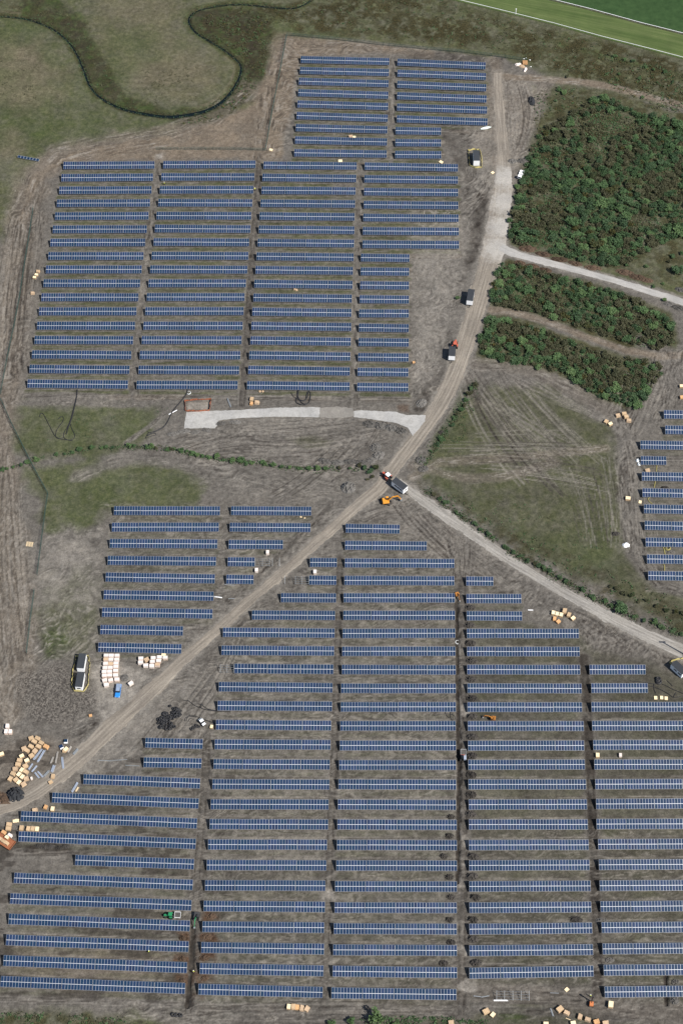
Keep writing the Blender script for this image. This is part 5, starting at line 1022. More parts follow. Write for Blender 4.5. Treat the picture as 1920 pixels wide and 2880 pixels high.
# ------------------------------------------------------------ rails, boards, cables
def bundle(ox, oy, f, x0, y0, x1, y1, wd, m, label, n=4, group=None, name='rail_bundle', cat='steel rails', h=.35):
    a = Vector(at(ox + x0 / f, oy + y0 / f, h)); b = Vector(at(ox + x1 / f, oy + y1 / f, h)); c = (a + b) / 2; L = (b - a).length
    mb = MB()
    for k in range(n): mb.box((rnd.uniform(-.15, .15), (k - (n - 1) / 2) * wd / n, h * .5 + .08 * (k % 2)), (L * rnd.uniform(.9, 1), wd / n * .8, h * .8), rz=rnd.uniform(-.015, .015))
    o = mb.build(name, m); o.location = (c.x, c.y, hgt(c.x, c.y)); o.rotation_euler = (0, 0, math.atan2(b.y - a.y, b.x - a.x)); return tag(o, label, cat, group)
g_ = 'rail bundles on the storage yard'
bundle(0, 2020, 6.03, 570, 705, 715, 520, .75, STEELB, 'longest bluish rail bundle, left one of the long pair', 5, g_); bundle(0, 2020, 6.03, 640, 740, 760, 535, .75, STEELB, 'longest bluish rail bundle, right one of the long pair', 5, g_)
bundle(0, 2020, 6.03, 485, 870, 560, 765, .6, STEELB, 'short bluish rail bundle touching the jumbled crate heap', 3, g_); bundle(0, 2020, 6.03, 540, 910, 630, 800, .6, STEELB, 'short bluish rail bundle right of the one touching the crates', 3, g_)
bundle(0, 2020, 6.03, 595, 915, 665, 1010, .6, STEELB, 'left of two dark rail bundles leaning together', 3, g_); bundle(0, 2020, 6.03, 645, 900, 735, 1000, .6, STEELB, 'right of two dark rail bundles leaning together', 3, g_)
bundle(0, 2020, 6.03, 745, 985, 840, 885, .75, GALV, 'grey rail bundle pointing up to the right by the road', 4, g_); bundle(0, 2020, 6.03, 880, 915, 925, 795, .95, STEELB, 'wide grey blue rail bundle above the plywood crates', 4, g_); bundle(0, 2020, 6.03, 1055, 645, 1078, 850, .75, STEELB, 'upright bluish rail bundle nearest the dirt road', 3, g_)
bundle(0, 2020, 6.03, 945, 770, 985, 560, .55, TIMB, 'long grey timber bundle standing steep', 4, g_, 'timber_bundle', 'timber'); bundle(0, 2020, 6.03, 865, 765, 910, 650, .6, TIMB, 'shorter grey timber bundle left of the long one', 4, g_, 'timber_bundle', 'timber'); bundle(0, 2020, 6.03, 1150, 575, 1215, 470, .6, TIMB, 'grey timber bundle right of the cream crate', 4, g_, 'timber_bundle', 'timber'); bundle(0, 2020, 6.03, 1245, 610, 1330, 515, .85, GALV, 'grey rail bundle farthest right on the storage yard', 4, g_)
bundle(0, 2020, 6.03, 1220, 1255, 1320, 1085, .7, STEELB, 'loose steel rails by the end of a row at the road', 4, g_); bundle(0, 2020, 6.03, 1285, 1240, 1330, 1165, .5, WOODP, 'pale boards beside the loose steel rails', 3, g_, 'board_stack', 'boards')
crate('tan', 897 / 6.03, 2020 + 975 / 6.03, 1.5, 'plywood crate under the wide rail bundle', None, .9); crate('tan', 858 / 6.03, 2020 + 1072 / 6.03, .55, 'low plywood crate at the edge of the dirt road', None, .8); crate('cream', 1120 / 6.03, 2020 + 515 / 6.03, .9, 'cream crate in the middle of the storage yard'); crate('tan', 1090 / 6.03, 2020 + 540 / 6.03, 1.45, 'plywood crate wedged beside the cream crate', None, .8)
for px, py, rz, lb in ((1045, 485, .5, 'dark stack of loose solar modules on the storage yard'), (1120, 388, 0, 'white box with a solar module propped on top')):
    x, y = at(px / 6.03, 2020 + py / 6.03, .5); t = thing('module_stack', lb, 'solar panels', (x, y, hgt(x, y)), rz); a = MB(); a.box((0, 0, .3), (1.25, 1.5, .6), bev=.03); a.build('box', WHT, t); a = MB(); a.box((0, .1, .66), (1.2, 1.25, .05), rx=-.12); a.build('solar_cells', CELL, t)
bundle(480, 1080, 3.733, 595, 145, 632, 240, .55, GALV, 'grey rail bundle standing near the white pad', 3); bundle(1300, 2740, 2.529, 625, 240, 645, 300, .5, GALV, 'grey rail bundle on the grass at the bottom edge', 3)
bundle(1300, 2740, 2.529, 75, 153, 130, 160, .3, GALV, 'left loose rail by the trench foot', 2, None, 'steel_rail', 'steel rails', .15); bundle(1300, 2740, 2.529, 130, 163, 192, 152, .3, GALV, 'right loose rail by the trench foot', 2, None, 'steel_rail', 'steel rails', .15); bundle(1300, 2740, 2.529, 218, 186, 325, 186, .4, WHT, 'pale rails lying along the empty frame', 2, None, 'steel_rail', 'steel rails', .15); bundle(1300, 2740, 2.529, 620, 132, 682, 135, .2, GALV, 'single thin rail lying on bare soil', 1, None, 'steel_rail', 'steel rails', .12); bundle(1300, 2740, 2.529, 733, 312, 768, 325, .25, WOODP, 'pale board lying on the bottom grass', 1, None, 'wood_board', 'board', .12)
bundle(1220, 1370, Z, 592, 774, 626, 775, .35, WHT, 'white pipe lying right of a short row', 1, None, 'white_pipe', 'pipe', .25); bundle(0, 900, Z, 1062, 596, 1115, 568, .3, WHT, 'white pipe lying across the cable trench', 1, None, 'white_pipe', 'pipe', .25)
for i, (a, b, c, d) in enumerate(((618, 690, 700, 694), (690, 694, 805, 684), (790, 722, 885, 726), (1345, 688, 1400, 694), (1440, 702, 1490, 700), (1410, 613, 1480, 618))):
    bundle(0, 1830 if i < 3 else 1370, Z, a, b, c, d, .25, GALV, 'thin grey rail lying on the bare soil beside a row end', 2, 'loose thin rails', 'steel_rail', 'steel rails', .12)
bundle(0, 1370, Z, 1350, 690, 1400, 697, .3, WHT, 'pale rail at the end of a row left of the dirt road', 2, None, 'steel_rail', 'steel rails', .12)
# long white and pale green rolled sheet
a = Vector(at(1350, 362, .4)); b = Vector(at(1381, 356, .4)); mb = MB(); L = (b - a).length
for k in range(9):
    pass
n = 14; prof = [(.08 + .55 * math.sin(math.pi * min(1, i / n * 1.05)) ** .7) for i in range(n + 1)]
for i in range(n): mb.cyl(((i / n - .5) * L, 0, .3), (((i + 1) / n - .5) * L, 0, .3), max(prof[i], .06), 10, max(prof[i + 1], .05))
o = mb.build('rolled_sheet', mat('white_green_sheet', (.72, .80, .76), .5), None, True); o.location = ((a.x + b.x) / 2, (a.y + b.y) / 2, hgt(a.x, a.y)); o.rotation_euler = (0, 0, math.atan2(b.y - a.y, b.x - a.x)); tag(o, 'long white and pale green rolled sheet beside the haul road', 'rolled sheet')
CABLE = mat('black_cable', (.02, .02, .022), .55, 0, .15)
def cable(ox, oy, f, pts, r, label, group='black cables', m=CABLE, name='cable'):
    p = smooth([at(ox + a / f, oy + b / f) for a, b in pts], 2); mb = MB(); mb.tube([(x, y, hgt(x, y) + r * .8) for x, y in p], r, 6); return tag(mb.build(name, m, None, True), label, 'cable', group)
c_ = lambda pts, lab, r=.13: cable(0, 900, Z, pts, r, lab)
c_([(488, 440), (485, 490), (468, 560), (455, 620), (430, 680), (420, 720)], 'black cable dropping straight from the leftmost column', .2); c_([(490, 450), (470, 540), (450, 620), (425, 680), (405, 710), (400, 740), (430, 760), (470, 750), (475, 725), (455, 690), (440, 640)], 'black cable ending in a round loop on the grass'); c_([(250, 610), (258, 588), (275, 590), (300, 640), (330, 700), (350, 735), (380, 750), (410, 755), (460, 762)], 'black cable hooked at its upper left end'); c_([(370, 625), (385, 608), (402, 610), (400, 640), (375, 670), (355, 700), (350, 740), (380, 752), (402, 740)], 'black cable with a small shepherd crook bend')
c_([(1183, 437), (1180, 465), (1150, 505), (1110, 550), (1080, 590), (1060, 640), (1030, 680), (980, 705), (930, 730)], 'thick black cable running down beside the orange fenced pit', .22); c_([(1050, 655), (1010, 690), (960, 705), (935, 712), (920, 740), (915, 748), (945, 735), (985, 725), (985, 715), (950, 712), (930, 705)], 'black cable tangle at the foot of the pit cable')
c_ = lambda pts, lab, r=.13: cable(640, 900, Z, pts, r, lab)
c_([(446, 440), (445, 470), (430, 500), (430, 520), (460, 535), (490, 538), (515, 520), (522, 480), (520, 455), (508, 447), (498, 470), (495, 500), (480, 515), (440, 495)], 'black cable looped wide under the third column', .2); c_([(400, 460), (415, 485), (440, 500), (480, 510), (505, 490), (510, 455)], 'black cable trailing left from the wide loop'); c_([(440, 445), (438, 480), (470, 530), (500, 530)], 'black cable at the root of the wide loop', .2)
c_ = lambda pts, lab, r=.12: cable(420, 1960, 7.84, pts, r, lab)
c_([(750, 75), (860, 85), (930, 140), (1010, 195), (1120, 240), (1250, 290), (1480, 320), (1800, 330)], 'black cable running right along a row from the coils', .13); c_([(1010, 160), (1100, 155), (1180, 190), (1250, 250), (1350, 290), (1500, 300)], 'black cable branching above the row by the coils'); c_([(1200, 160), (1140, 170), (1125, 215), (1160, 265), (1280, 285), (1500, 315)], 'black cable curling in a hook beside a row end'); c_([(780, 540), (790, 480), (850, 440), (930, 430), (1040, 455)], 'outermost splayed black cable end'); c_([(820, 540), (825, 490), (880, 430), (900, 400)], 'second splayed black cable end'); c_([(860, 550), (880, 500), (940, 480)], 'shortest splayed black cable end'); c_([(1200, 500), (1280, 530), (1380, 560), (1480, 590)], 'black cable from the buggy to the row', .16); c_([(880, 420), (960, 410), (1060, 440), (1160, 480)], 'black cable reaching the buggy')
c_ = lambda pts, lab, r=.13: cable(1780, 1800, 11.2, pts, r, lab)
c_([(-100, 1290), (300, 1330), (620, 1390), (700, 1380)], 'black cable running left along the short row from the coil'); c_([(640, 1400), (640, 1560), (700, 1680)], 'black cable hanging down from the ground coil'); c_([(480, 1450), (650, 1480), (850, 1560), (1050, 1660), (1250, 1820), (1400, 1800), (1600, 1760)], 'black cable bending toward the pale boards'); c_([(900, 1390), (1050, 1450), (1200, 1540), (1400, 1620), (1600, 1710)], 'black cable running right from the ground coil'); c_([(1050, 1280), (1180, 1400), (1230, 1460)], 'short black cable right of the ground coil'); c_([(1340, 1660), (1280, 1730), (1270, 1800)], 'short black cable stub near the right edge')
c_ = lambda pts, lab, r=.1: cable(1240, 1980, 7.84, pts, r, lab)
c_([(90, 180), (100, 240), (150, 290), (190, 310)], 'black cable end left of the long trench'); c_([(200, 180), (195, 260), (215, 340), (260, 370)], 'black cable end nearest the long trench'); c_([(240, 220), (270, 260), (300, 250), (320, 330)], 'crinkled black cable touching the long trench'); cable(640, 1830, Z, [(1300, 410), (1380, 395), (1420, 405)], .09, 'thin black cable between two middle rows'); cable(640, 1830, Z, [(200, 385), (225, 398), (245, 388), (260, 384)], .09, 'black cable slack under a second column row')
WHC = mat('white_coil', (.75, .78, .78), .5); YLC = mat('yellow_duct', (.28, .25, .09), .6)
for (a, lb) in (([(1118, 1135), (1115, 1190), (1108, 1245)], 'short yellow duct between the upper right-edge rows'), ([(1095, 1400), (1080, 1480), (1076, 1520)], 'yellow duct under the fifth right-edge row'), ([(1030, 1670), (975, 1690), (970, 1720), (1000, 1760), (1040, 1790)], 'bent yellow duct below the sixth right-edge row')): cable(1660, 1120, 6.03, a, .17, lb, 'yellow ducts at the right edge', YLC, 'yellow_duct')
for (a, lb) in (([(1440, 378), (1448, 400), (1452, 425)], 'yellow duct above the tenth right-edge row'), ([(1440, 480), (1450, 500), (1448, 528)], 'yellow duct above the lowest right-edge row')): cable(1220, 1370, Z, a, .2, lb, 'yellow ducts at the right edge', YLC, 'yellow_duct')
for nm, px, py, R, r, m, lb in (('white_coil', 1791.8, 1297.2, .5, .24, WHC, 'upper white coil beside the short right-edge row'), ('white_coil', 1796, 1306, .5, .24, WHC, 'lower white coil beside the short right-edge row'), ('cable_coil', 1849, 1912, .8, .3, CABLE, 'upper black coil near the pale boards'), ('cable_coil', 1850, 1918, .95, .28, CABLE, 'lower spread black coil near the pale boards'), ('cable_coil', 1286, 1803, .8, .07, WHC, 'thin pale coil hung at a trench side row end'), ('cable_coil', 531, 1105, .8, .07, WHC, 'thin pale coil under the second column'), ('yellow_coil', 1876, 1543, .9, .2, YLC, 'yellow coil between two right-edge rows')):
    x, y = at(px, py); mb = MB(); mb.torus((0, 0, r), R, r); mb.torus((.06, .04, r * 2.4), R * .86, r * .8); o = mb.build(nm, m, None, True); o.location = (x, y, hgt(x, y)); tag(o, lb, 'coil')
# the pile of black coils
mb = MB(); mb.torus((0, 0, .25), .62, .24, 16, 7); mb.torus((.1, .05, .6), .5, .2, 16, 7); COILM = mb.mesh('black_coil', CABLE, True)
CP = [(460, 210, .7), (545, 265, .8), (600, 260, .9), (645, 290, .9), (560, 320, 1), (615, 325, 1.1), (675, 310, .8), (515, 350, .9), (575, 385, 1.1), (640, 370, 1.1), (690, 400, .8), (590, 430, .9), (655, 415, .9), (345, 375, 1.2), (320, 385, .9), (400, 365, .7), (440, 440, 1), (490, 430, 1), (520, 470, .8), (460, 475, .9), (395, 430, .9), (345, 460, 1), (280, 460, 1), (215, 490, 1), (250, 500, .9), (310, 510, 1.1), (370, 510, 1), (430, 530, .8), (260, 560, 1), (310, 575, 1.1), (360, 560, .9), (200, 580, .6), (300, 615, .9), (480, 600, 1), (455, 640, .9), (500, 640, .8), (550, 655, .8), (370, 645, .8), (255, 680, 1), (375, 705, .8), (460, 690, .9), (300, 670, .7)]
for i, (a, b, s_) in enumerate(CP):
    x, y = at(420 + a / 7.84, 1960 + b / 7.84, .3); o = link('black_coil', COILM); o.location = (x, y, hgt(x, y) + rnd.uniform(-.05, .25)); o.rotation_euler = (rnd.uniform(-.5, .5), rnd.uniform(-.5, .5), rnd.uniform(0, 6)); o.scale = (s_,) * 3; tag(o, 'black cable coil in the dark pile beside the dirt road', 'coil', 'pile of black coils')
for i, (a, b, s_) in enumerate([(930, 705, .75), (985, 675, .8), (1045, 640, .9), (1090, 655, .7)]):
    x, y = at(420 + a / 7.84, 1960 + b / 7.84, .3); o = link('black_coil', COILM); o.location = (x, y, hgt(x, y)); o.rotation_euler = (.2, -.2, i); o.scale = (s_,) * 3; tag(o, 'black cable coil, %s from the left in the short string by the buggy' % ORD[i + 1], 'coil', 'string of four coils')
x, y = at(497, 2854); 
for i in range(3):
    o = link('black_coil', COILM); o.location = (x + i * 1.2 - 1.2, y - i * .15, hgt(x, y)); o.rotation_euler = (.3, .1, i); o.scale = (.9,) * 3; tag(o, 'black coil lying on bare ground under the bottom-left rows', 'coil', 'coils under the bottom-left rows')

# ------------------------------------------------------------ spoil heaps
def mound_mesh(seed, m, lump=1.0):
    n = 30; vs = []; fs = []; r = random.Random(seed)
    for j in range(n + 1):
        for i in range(n + 1):
            u = i / n * 2 - 1; v = j / n * 2 - 1; d = math.sqrt(u * u + v * v); e = max(0, 1 - d ** 1.7)
            k = float(vnoise(np.float32(u * 3 + seed * 5 + 50), np.float32(v * 3 + 50), seed)); k2 = float(vnoise(np.float32(u * 6 + seed + 80), np.float32(v * 6 + 80), seed + 3))
            vs.append((u, v, (-.12 if d < .97 else -1.1) + e * (.75 + .5 * k) + lump * .95 * (k2 - .5) * min(1, e * 2.5)))
    for j in range(n):
        for i in range(n): a = j * (n + 1) + i; fs.append((a, a + 1, a + n + 2, a + n + 1))
    me = bpy.data.meshes.new('spoil_heap'); me.from_pydata(vs, [], fs); me.materials.append(m); return me
MND = {k: [mound_mesh(i + o_, m) for i in range(4)] for k, m, o_ in (('soil', SOIL, 1), ('grey', RUBBLE, 11), ('rust', RUSTS, 21), ('coal', COAL, 31))}
def mound(px, py, rx, ry, h, kind, label, group=None, rz=0.0):
    x, y = at(px, py, h * .4); o = link('spoil_heap', rnd.choice(MND[kind])); o.location = (x, y, 0.02); o.scale = (rx, ry, h); o.rotation_euler = (0, 0, rz + rnd.uniform(-.15, .15)); return tag(o, label, 'spoil heap', group)
i = 0
for oy, pts in ((1370, [(228, 757), (222, 867), (228, 980), (238, 1090)]), (1830, [(232, 178), (238, 298), (238, 412), (240, 540), (236, 660), (234, 780), (232, 905), (230, 1028)]), (2300, [(245, 240), (240, 365), (258, 500), (242, 640), (245, 760), (262, 910)])):
    for a, b in pts: i += 1; mound(1220 + a / Z, oy + b / Z, 2.2, 1.5, 1.0, 'soil', 'dark soil heap right of the long trench, %s from the top' % ORD[i], 'soil heaps right of the long trench')
i = 0
for oy, pts in ((1830, [(105, 1045)]), (2300, [(95, 112), (60, 240), (95, 370), (105, 497), (95, 640), (105, 782), (60, 915)])):
    for a, b in pts: i += 1; mound(1220 + a / Z, oy + b / Z, 1.7, 1.2, .8, 'soil', 'dark soil heap left of the long trench, %s from the top' % ORD[i], 'soil heaps left of the long trench')
for i, (a, b, s_) in enumerate([(1330, 620, 1.5), (1308, 750, 1.7), (1285, 882, 1.5), (1292, 1008, 1.3), (1150, 755, 1.1), (1150, 885, 1.2), (1150, 1025, 1.0)]): mound(a / Z, 2300 + b / Z, s_ * 1.2, s_ * .85, .6, 'rust', 'reddish brown peat heap, %s along the lower-left trench' % ORD[i + 1], 'peat heaps by the lower-left trench')
for i, (a, b, rx, ry, h, rz) in enumerate([(895, 652, 3.2, 1.9, 1.1, -.1), (960, 660, 3.2, 2.0, 1.2, -.1), (1030, 675, 3.0, 2.0, 1.1, -.1), (1090, 695, 2.8, 1.8, 1.0, -.2), (930, 800, 2.6, 2.2, 1.0, .8), (950, 850, 2.8, 2.2, 1.1, .6), (900, 885, 2.4, 1.8, .9, .3), (840, 895, 3, 1.5, .8, 0), (770, 890, 3.2, 1.4, .8, 0), (690, 895, 3.2, 1.5, .9, 0), (610, 885, 3, 1.5, .9, -.1), (760, 1050, 3.0, 3.0, 1.5, 0), (1215, 880, 2.6, 2.4, .9, 0), (1230, 935, 2.4, 1.8, .7, 0), (1220, 520, 2.6, 2, .9, .8)]): mound(640 + a / Z, 900 + b / Z, rx, ry, h, 'grey', 'lumpy grey spoil heap %s' % ('on the lower edge of the white pad, %s from the left' % ORD[i + 1] if i < 4 else 'near the road junction, %s of the ragged line' % ORD[i - 3]), 'grey spoil heaps by the haul road', rz)
for i, (a, b, rx) in enumerate([(1090, 715, 2.6), (1160, 700, 2.8), (1230, 705, 2.8), (1300, 690, 2.4), (1390, 650, 2.2), (1480, 640, 2.6)]): mound(a / Z, 900 + b / Z, rx, 1.2, .6, 'grey', 'low grey spoil ridge under the white pad, %s from the left' % ORD[i + 1], 'spoil ridge under the white pad')
for i, (a, b, rx, ry) in enumerate([(590, 600, 4.2, 2.2), (690, 635, 4, 1.5), (790, 668, 4.2, 1.5), (890, 695, 3.6, 1.4), (1000, 722, 4.2, 1.5), (1200, 750, 4.4, 1.8), (1280, 780, 4, 1.8), (1340, 800, 3, 1.4)]): mound(1220 + a / Z, 430 + b / Z, rx, ry, .9, 'rust', 'brown earth berm above the white gravel road, %s from the left' % ORD[i + 1], 'earth berms along the white gravel road', -.25)
for i, (a, b, rx) in enumerate([(540, 690, 2.6), (620, 710, 3), (700, 735, 3), (1540, 975, 4), (1480, 950, 3), (1550, 860, 2.6)]): mound(1220 + a / Z, 430 + b / Z, rx, 1.4, .8, 'grey' if i > 2 else 'rust', 'earth bank below the white gravel road, %s from the left' % ORD[i + 1], 'earth banks below the white gravel road', -.25)
mound(1260 + 1180 / 6.533, 360 + 600 / 6.533, 2.4, 1.6, .9, 'grey', 'brush and soil heap right of the haul road at the cabin'); mound(1260 + 1370 / 6.533, 360 + 590 / 6.533, 3.0, 1.7, 1.0, 'grey', 'dark brush heap against the thicket edge'); mound(1494, 282, 1.6, 3.2, .8, 'coal', 'dark slate heap between the ruts at the yard top')
mound(44, 2232, 3.4, 3.2, 2.2, 'coal', 'big dark aggregate heap beside the jumbled crates'); mound(1897, 2763, 1.6, 1.4, .8, 'grey', 'grey spoil heap above the lowest right row'); mound(1896, 2813, 1.7, 1.5, .8, 'grey', 'grey spoil heap below the lowest right row'); mound(350, 1905, 1.6, 1.5, .5, 'grey', 'low dark heap beside the neat crate grid')
for i, (px, py) in enumerate(((110, 2378), (125, 2382), (145, 2380), (165, 2383), (185, 2380))): mound(px, py, 1.7, .9, .5, 'soil', 'dark soil ridge under the lower-left row, %s from the left' % ORD[i + 1], 'dark soil ridge')
for i, (px, py, rx) in enumerate(((1240, 1215, 1.6), (1690, 2590, 2.2), (1618, 2586, 2.6), (1712, 2700, 1.8), (1730, 1500, 1.8), (1886, 1551, 1.7), (1868, 1372, 1.8))): mound(px, py, rx, rx * .6, .6, 'grey' if i % 2 else 'soil', ('low soil heap near the right verge of the haul road', 'long soil ridge at the top of the dark lane', 'soil ridge in a row gap left of the dark lane', 'soil heap low beside the dark lane', 'soil heap by the right-edge ruts', 'dark soil heap between the lower right-edge rows', 'soil heap between the upper right-edge rows')[i])

# ------------------------------------------------------------ cabins, fences
def cabin(px, py, W, L, Hh, rz, label, base=.15, windows=(), roofm=None, wheels=False, front_win=None, door=True, toplabel='cabin'):
    """px, py: photo position of the middle of the front wall's foot"""
    x, y = at(px, py, base); t = thing('site_cabin', label, 'cabin', (x, y, 0), rz); mb = MB(); mb.box((0, L / 2, base + Hh / 2), (W, L, Hh), bev=.04); mb.build('wall', WHT, t)
    rf = MB(); rf.box((0, L / 2, base + Hh + .04), (W + .1, L + .1, .1), bev=.03); 
    for k in range(4): rf.box((0, L * (.14 + .24 * k), base + Hh + .095), (W + .04, .05, .03))
    rf.build('roof', roofm or GREYR, t)
    for (sx, yy, ww) in windows:
        f = MB(); f.box((sx * (W / 2 + .012), yy, base + Hh * .62), (.05, ww + .12, .92)); fo = f.build('window', mat('window_frame', (.6, .61, .62), .5) if not bpy.data.materials.get('window_frame') else bpy.data.materials['window_frame'], t)
        g = MB(); g.box((sx * (W / 2 + .03), yy - ww / 4, base + Hh * .62), (.05, ww / 2 - .06, .8)); g.box((sx * (W / 2 + .03), yy + ww / 4, base + Hh * .62), (.05, ww / 2 - .06, .8)); g.build('pane', DARKG, fo)
    if front_win:
        f = MB(); f.box((front_win[0], -.015, base + Hh * .6), (front_win[1] + .12, .05, .85)); fo = f.build('window', bpy.data.materials.get('window_frame') or mat('window_frame', (.6, .61, .62), .5), t); g = MB(); g.box((front_win[0], -.03, base + Hh * .6), (front_win[1], .05, .7)); g.build('pane', DARKG, fo)
    if door: d = MB(); d.box((W / 2 + .015, L * .8, base + 1.0), (.05, .85, 1.95), bev=.01); do = d.build('door', mat('cabin_door', (.45, .47, .5), .5) if not bpy.data.materials.get('cabin_door') else bpy.data.materials['cabin_door'], t); h_ = MB(); h_.box((W / 2 + .06, L * .8 - .33, base + 1.0), (.05, .05, .14)); h_.build('handle', GALV, do)
    if wheels:
        for sx in (-1, 1):
            for yy in (L * .42, L * .58): q = MB(); q.cyl((sx * (W / 2 - .35), yy, .38), (sx * (W / 2 - .08), yy, .38), .38, 16); wo = q.build('wheel', RUBB, t); q = MB(); q.cyl((sx * (W / 2 - .1), yy, .38), (sx * (W / 2 - .06), yy, .38), .2, 12); q.build('rim', GALV, wo)
        q = MB(); q.box((0, L / 2, base - .1), (W - .3, L, .16)); q.bar((-.6, 0, base - .1), (0, -1.4, base - .12), .12); q.bar((.6, 0, base - .1), (0, -1.4, base - .12), .12); q.build('chassis', RUBB, t)
    else:
        q = MB()
        for sx in (-1, 1):
            for yy in (.4, L / 2, L - .4): q.box((sx * (W / 2 - .3), yy, base / 2), (.4, .4, base + .1))
        q.build('footing', TIMB, t)
    return t
cabin(1338.5, 466.5, 2.6, 6.3, 3.1, 0, 'white cabin with dark roof inside a yellow mesh fence by the haul road', .2)
cabin(1319, 857.5, 2.55, 6.2, 2.6, math.radians(-9), 'white trailer cabin on wheels parked alone beside the haul road', .8, [(1, 2.0, 1.3)], None, True)
cabin(1269, 1013, 2.6, 4.9, 2.6, math.radians(-5), 'short white cabin on a trailer behind the red tractor', .8, [(1, 2.2, 1.0)], None, True)
cabin(1139.5, 1384, 2.55, 6.0, 2.65, math.radians(47), 'white cabin with a row of windows towed at the road junction', .75, [(-1, 1.3, 1.15), (-1, 2.6, 1.15), (-1, 3.9, 1.15)], None, True, (.15, 1.2), False)
cabin(228.5, 1889.5, 2.55, 6.0, 2.6, math.radians(-4), 'upper of two dark-roofed white cabins inside a yellow fence', .15)
cabin(224, 1942, 2.55, 6.0, 2.6, math.radians(-4), 'lower of two dark-roofed white cabins, with a front window', .15, (), None, False, (0, 1.3))
cabin(1921, 1902, 2.6, 5.5, 2.6, math.radians(40), 'dark windowed white cabin cut off at the right edge', .2, [(-1, 1.2, 1.4), (-1, 3.2, 1.4)])
YEL = mat('yellow_mesh', (.58, .50, .20), .7, 0, .2); ORM = mat('orange_mesh', (.36, .12, .06), .6, 0, .2); GRN = mat('green_wire', (.045, .085, .075), .5, .2, .15)
def barrier(px, name, label, m, h=1.0, rows=7, close=True, lean=.12):
    pts = [Vector((*p, 0)) for p in P(px)]; 
    if close: pts = pts + [pts[0]]
    t = thing(name, label, 'barrier', pts[0]); mb = MB(); o = pts[0]; r = random.Random(len(px)); dn = []
    for a, b in zip(pts[:-1], pts[1:]):
        k = max(1, int((b - a).length / .7)); dn += [a.lerp(b, i / k) for i in range(k)]
    dn.append(pts[-1]); tops = [Vector((r.uniform(-lean, lean) * 2, r.uniform(-lean, lean) * 2, h + r.uniform(-.15, .1))) for _ in dn]
    if close: tops[-1] = tops[0]
    for (a, ta), (b, tb) in zip(zip(dn[:-1], tops[:-1]), zip(dn[1:], tops[1:])):
        for q in range(rows): f = (q + .5) / rows; mb.bar(a + ta * f - o, b + tb * f - o, .03, h / rows * .62)
        for q in (.25, .75): e = a.lerp(b, q) - o; te = ta.lerp(tb, q); mb.bar(e, e + te, .05, .03)
    mb.build('mesh', m, t)
    for a, ta in list(zip(dn, tops))[::3]: p = MB(); p.bar(a - o + Vector((0, 0, -.2)), a - o + ta * 1.06, .06); p.build('stake', m, t)
    return t
barrier([(1316, 425), (1330, 421), (1350, 424), (1353, 445), (1355, 472), (1335, 473), (1320, 467), (1318, 445)], 'yellow_barrier', 'yellow mesh barrier round the cabin by the haul road', YEL)
barrier([(214, 1848), (250, 1846), (254, 1870), (250, 1905), (250, 1925), (243, 1938), (236, 1946), (209, 1944), (203, 1928), (206, 1890)], 'yellow_barrier', 'yellow mesh barrier round the two lower-left cabins', YEL)
barrier([(1930, 1850), (1895, 1858), (1880, 1864), (1888, 1872), (1896, 1884), (1908, 1894), (1930, 1902)], 'yellow_barrier', 'yellow mesh barrier at the right edge cabin', YEL, close=False)
barrier([(520, 1129), (545, 1126), (594, 1124), (592, 1140), (589, 1156), (556, 1158), (523, 1157)], 'orange_barrier', 'orange mesh barrier round the open concrete pit', ORM, 1.0)
# green welded mesh fences
def mesh_fence(px, label, h=2.0, dens=.35):
    pts = [Vector((*p, 0)) for p in P(px)]; o = pts[0]; t = thing('mesh_fence', label, 'fence', o); mb = MB(); po = []
    for a, b in zip(pts[:-1], pts[1:]):
        L = (b - a).length; n = max(1, round(L / 3.0)); po += [a.lerp(b, i / n) for i in range(n)]; k = max(2, int(L / dens))
        for i in range(k): p = a.lerp(b, i / k) - o; mb.bar((p.x, p.y, .05), (p.x, p.y, h), .03)
        for z in (.08, .5, .9, 1.3, 1.7, h): mb.bar((a.x - o.x, a.y - o.y, z), (b.x - o.x, b.y - o.y, z), .035)
    mb.build('wire_panel', GRN, t); pm = MB(); pm.box((0, 0, h / 2), (.09, .09, h + .5)); pme = pm.mesh('fence_post', GRN)
    for p in (po + [pts[-1]])[:98]: q = link('fence_post', pme, t); q.location = p - o
mesh_fence([(806.5, 100), (790, 190), (776, 262), (762, 335), (747, 424)], 'green mesh fence running down left of the top block')
mesh_fence([(806.5, 100), (862, 105), (950, 113), (1060, 126), (1180, 138), (1300, 148), (1400, 160), (1480, 172)], 'dark mesh fence along the top edge of the top block', 1.6, .3)
mesh_fence([(747, 424), (640, 421), (440, 421)], 'green mesh fence along the top of the big upper block', 1.2, .9)
mesh_fence([(95, 588), (86, 650), (73, 730), (56, 840), (42, 915), (30, 970), (18, 1030), (3, 1110)], 'green mesh fence down the left side of the big upper block')
mesh_fence([(-10, 1105), (8, 1135), (32, 1190), (62, 1250), (97, 1320), (136, 1391)], 'green mesh fence slanting across the left grass field')
mesh_fence([(136, 1391), (130, 1430), (119, 1515), (106, 1618)], 'green mesh fence left of the nine-row column, upper run')
mesh_fence([(98, 1663), (86, 1750), (76, 1838)], 'green mesh fence left of the nine-row column, lower run')
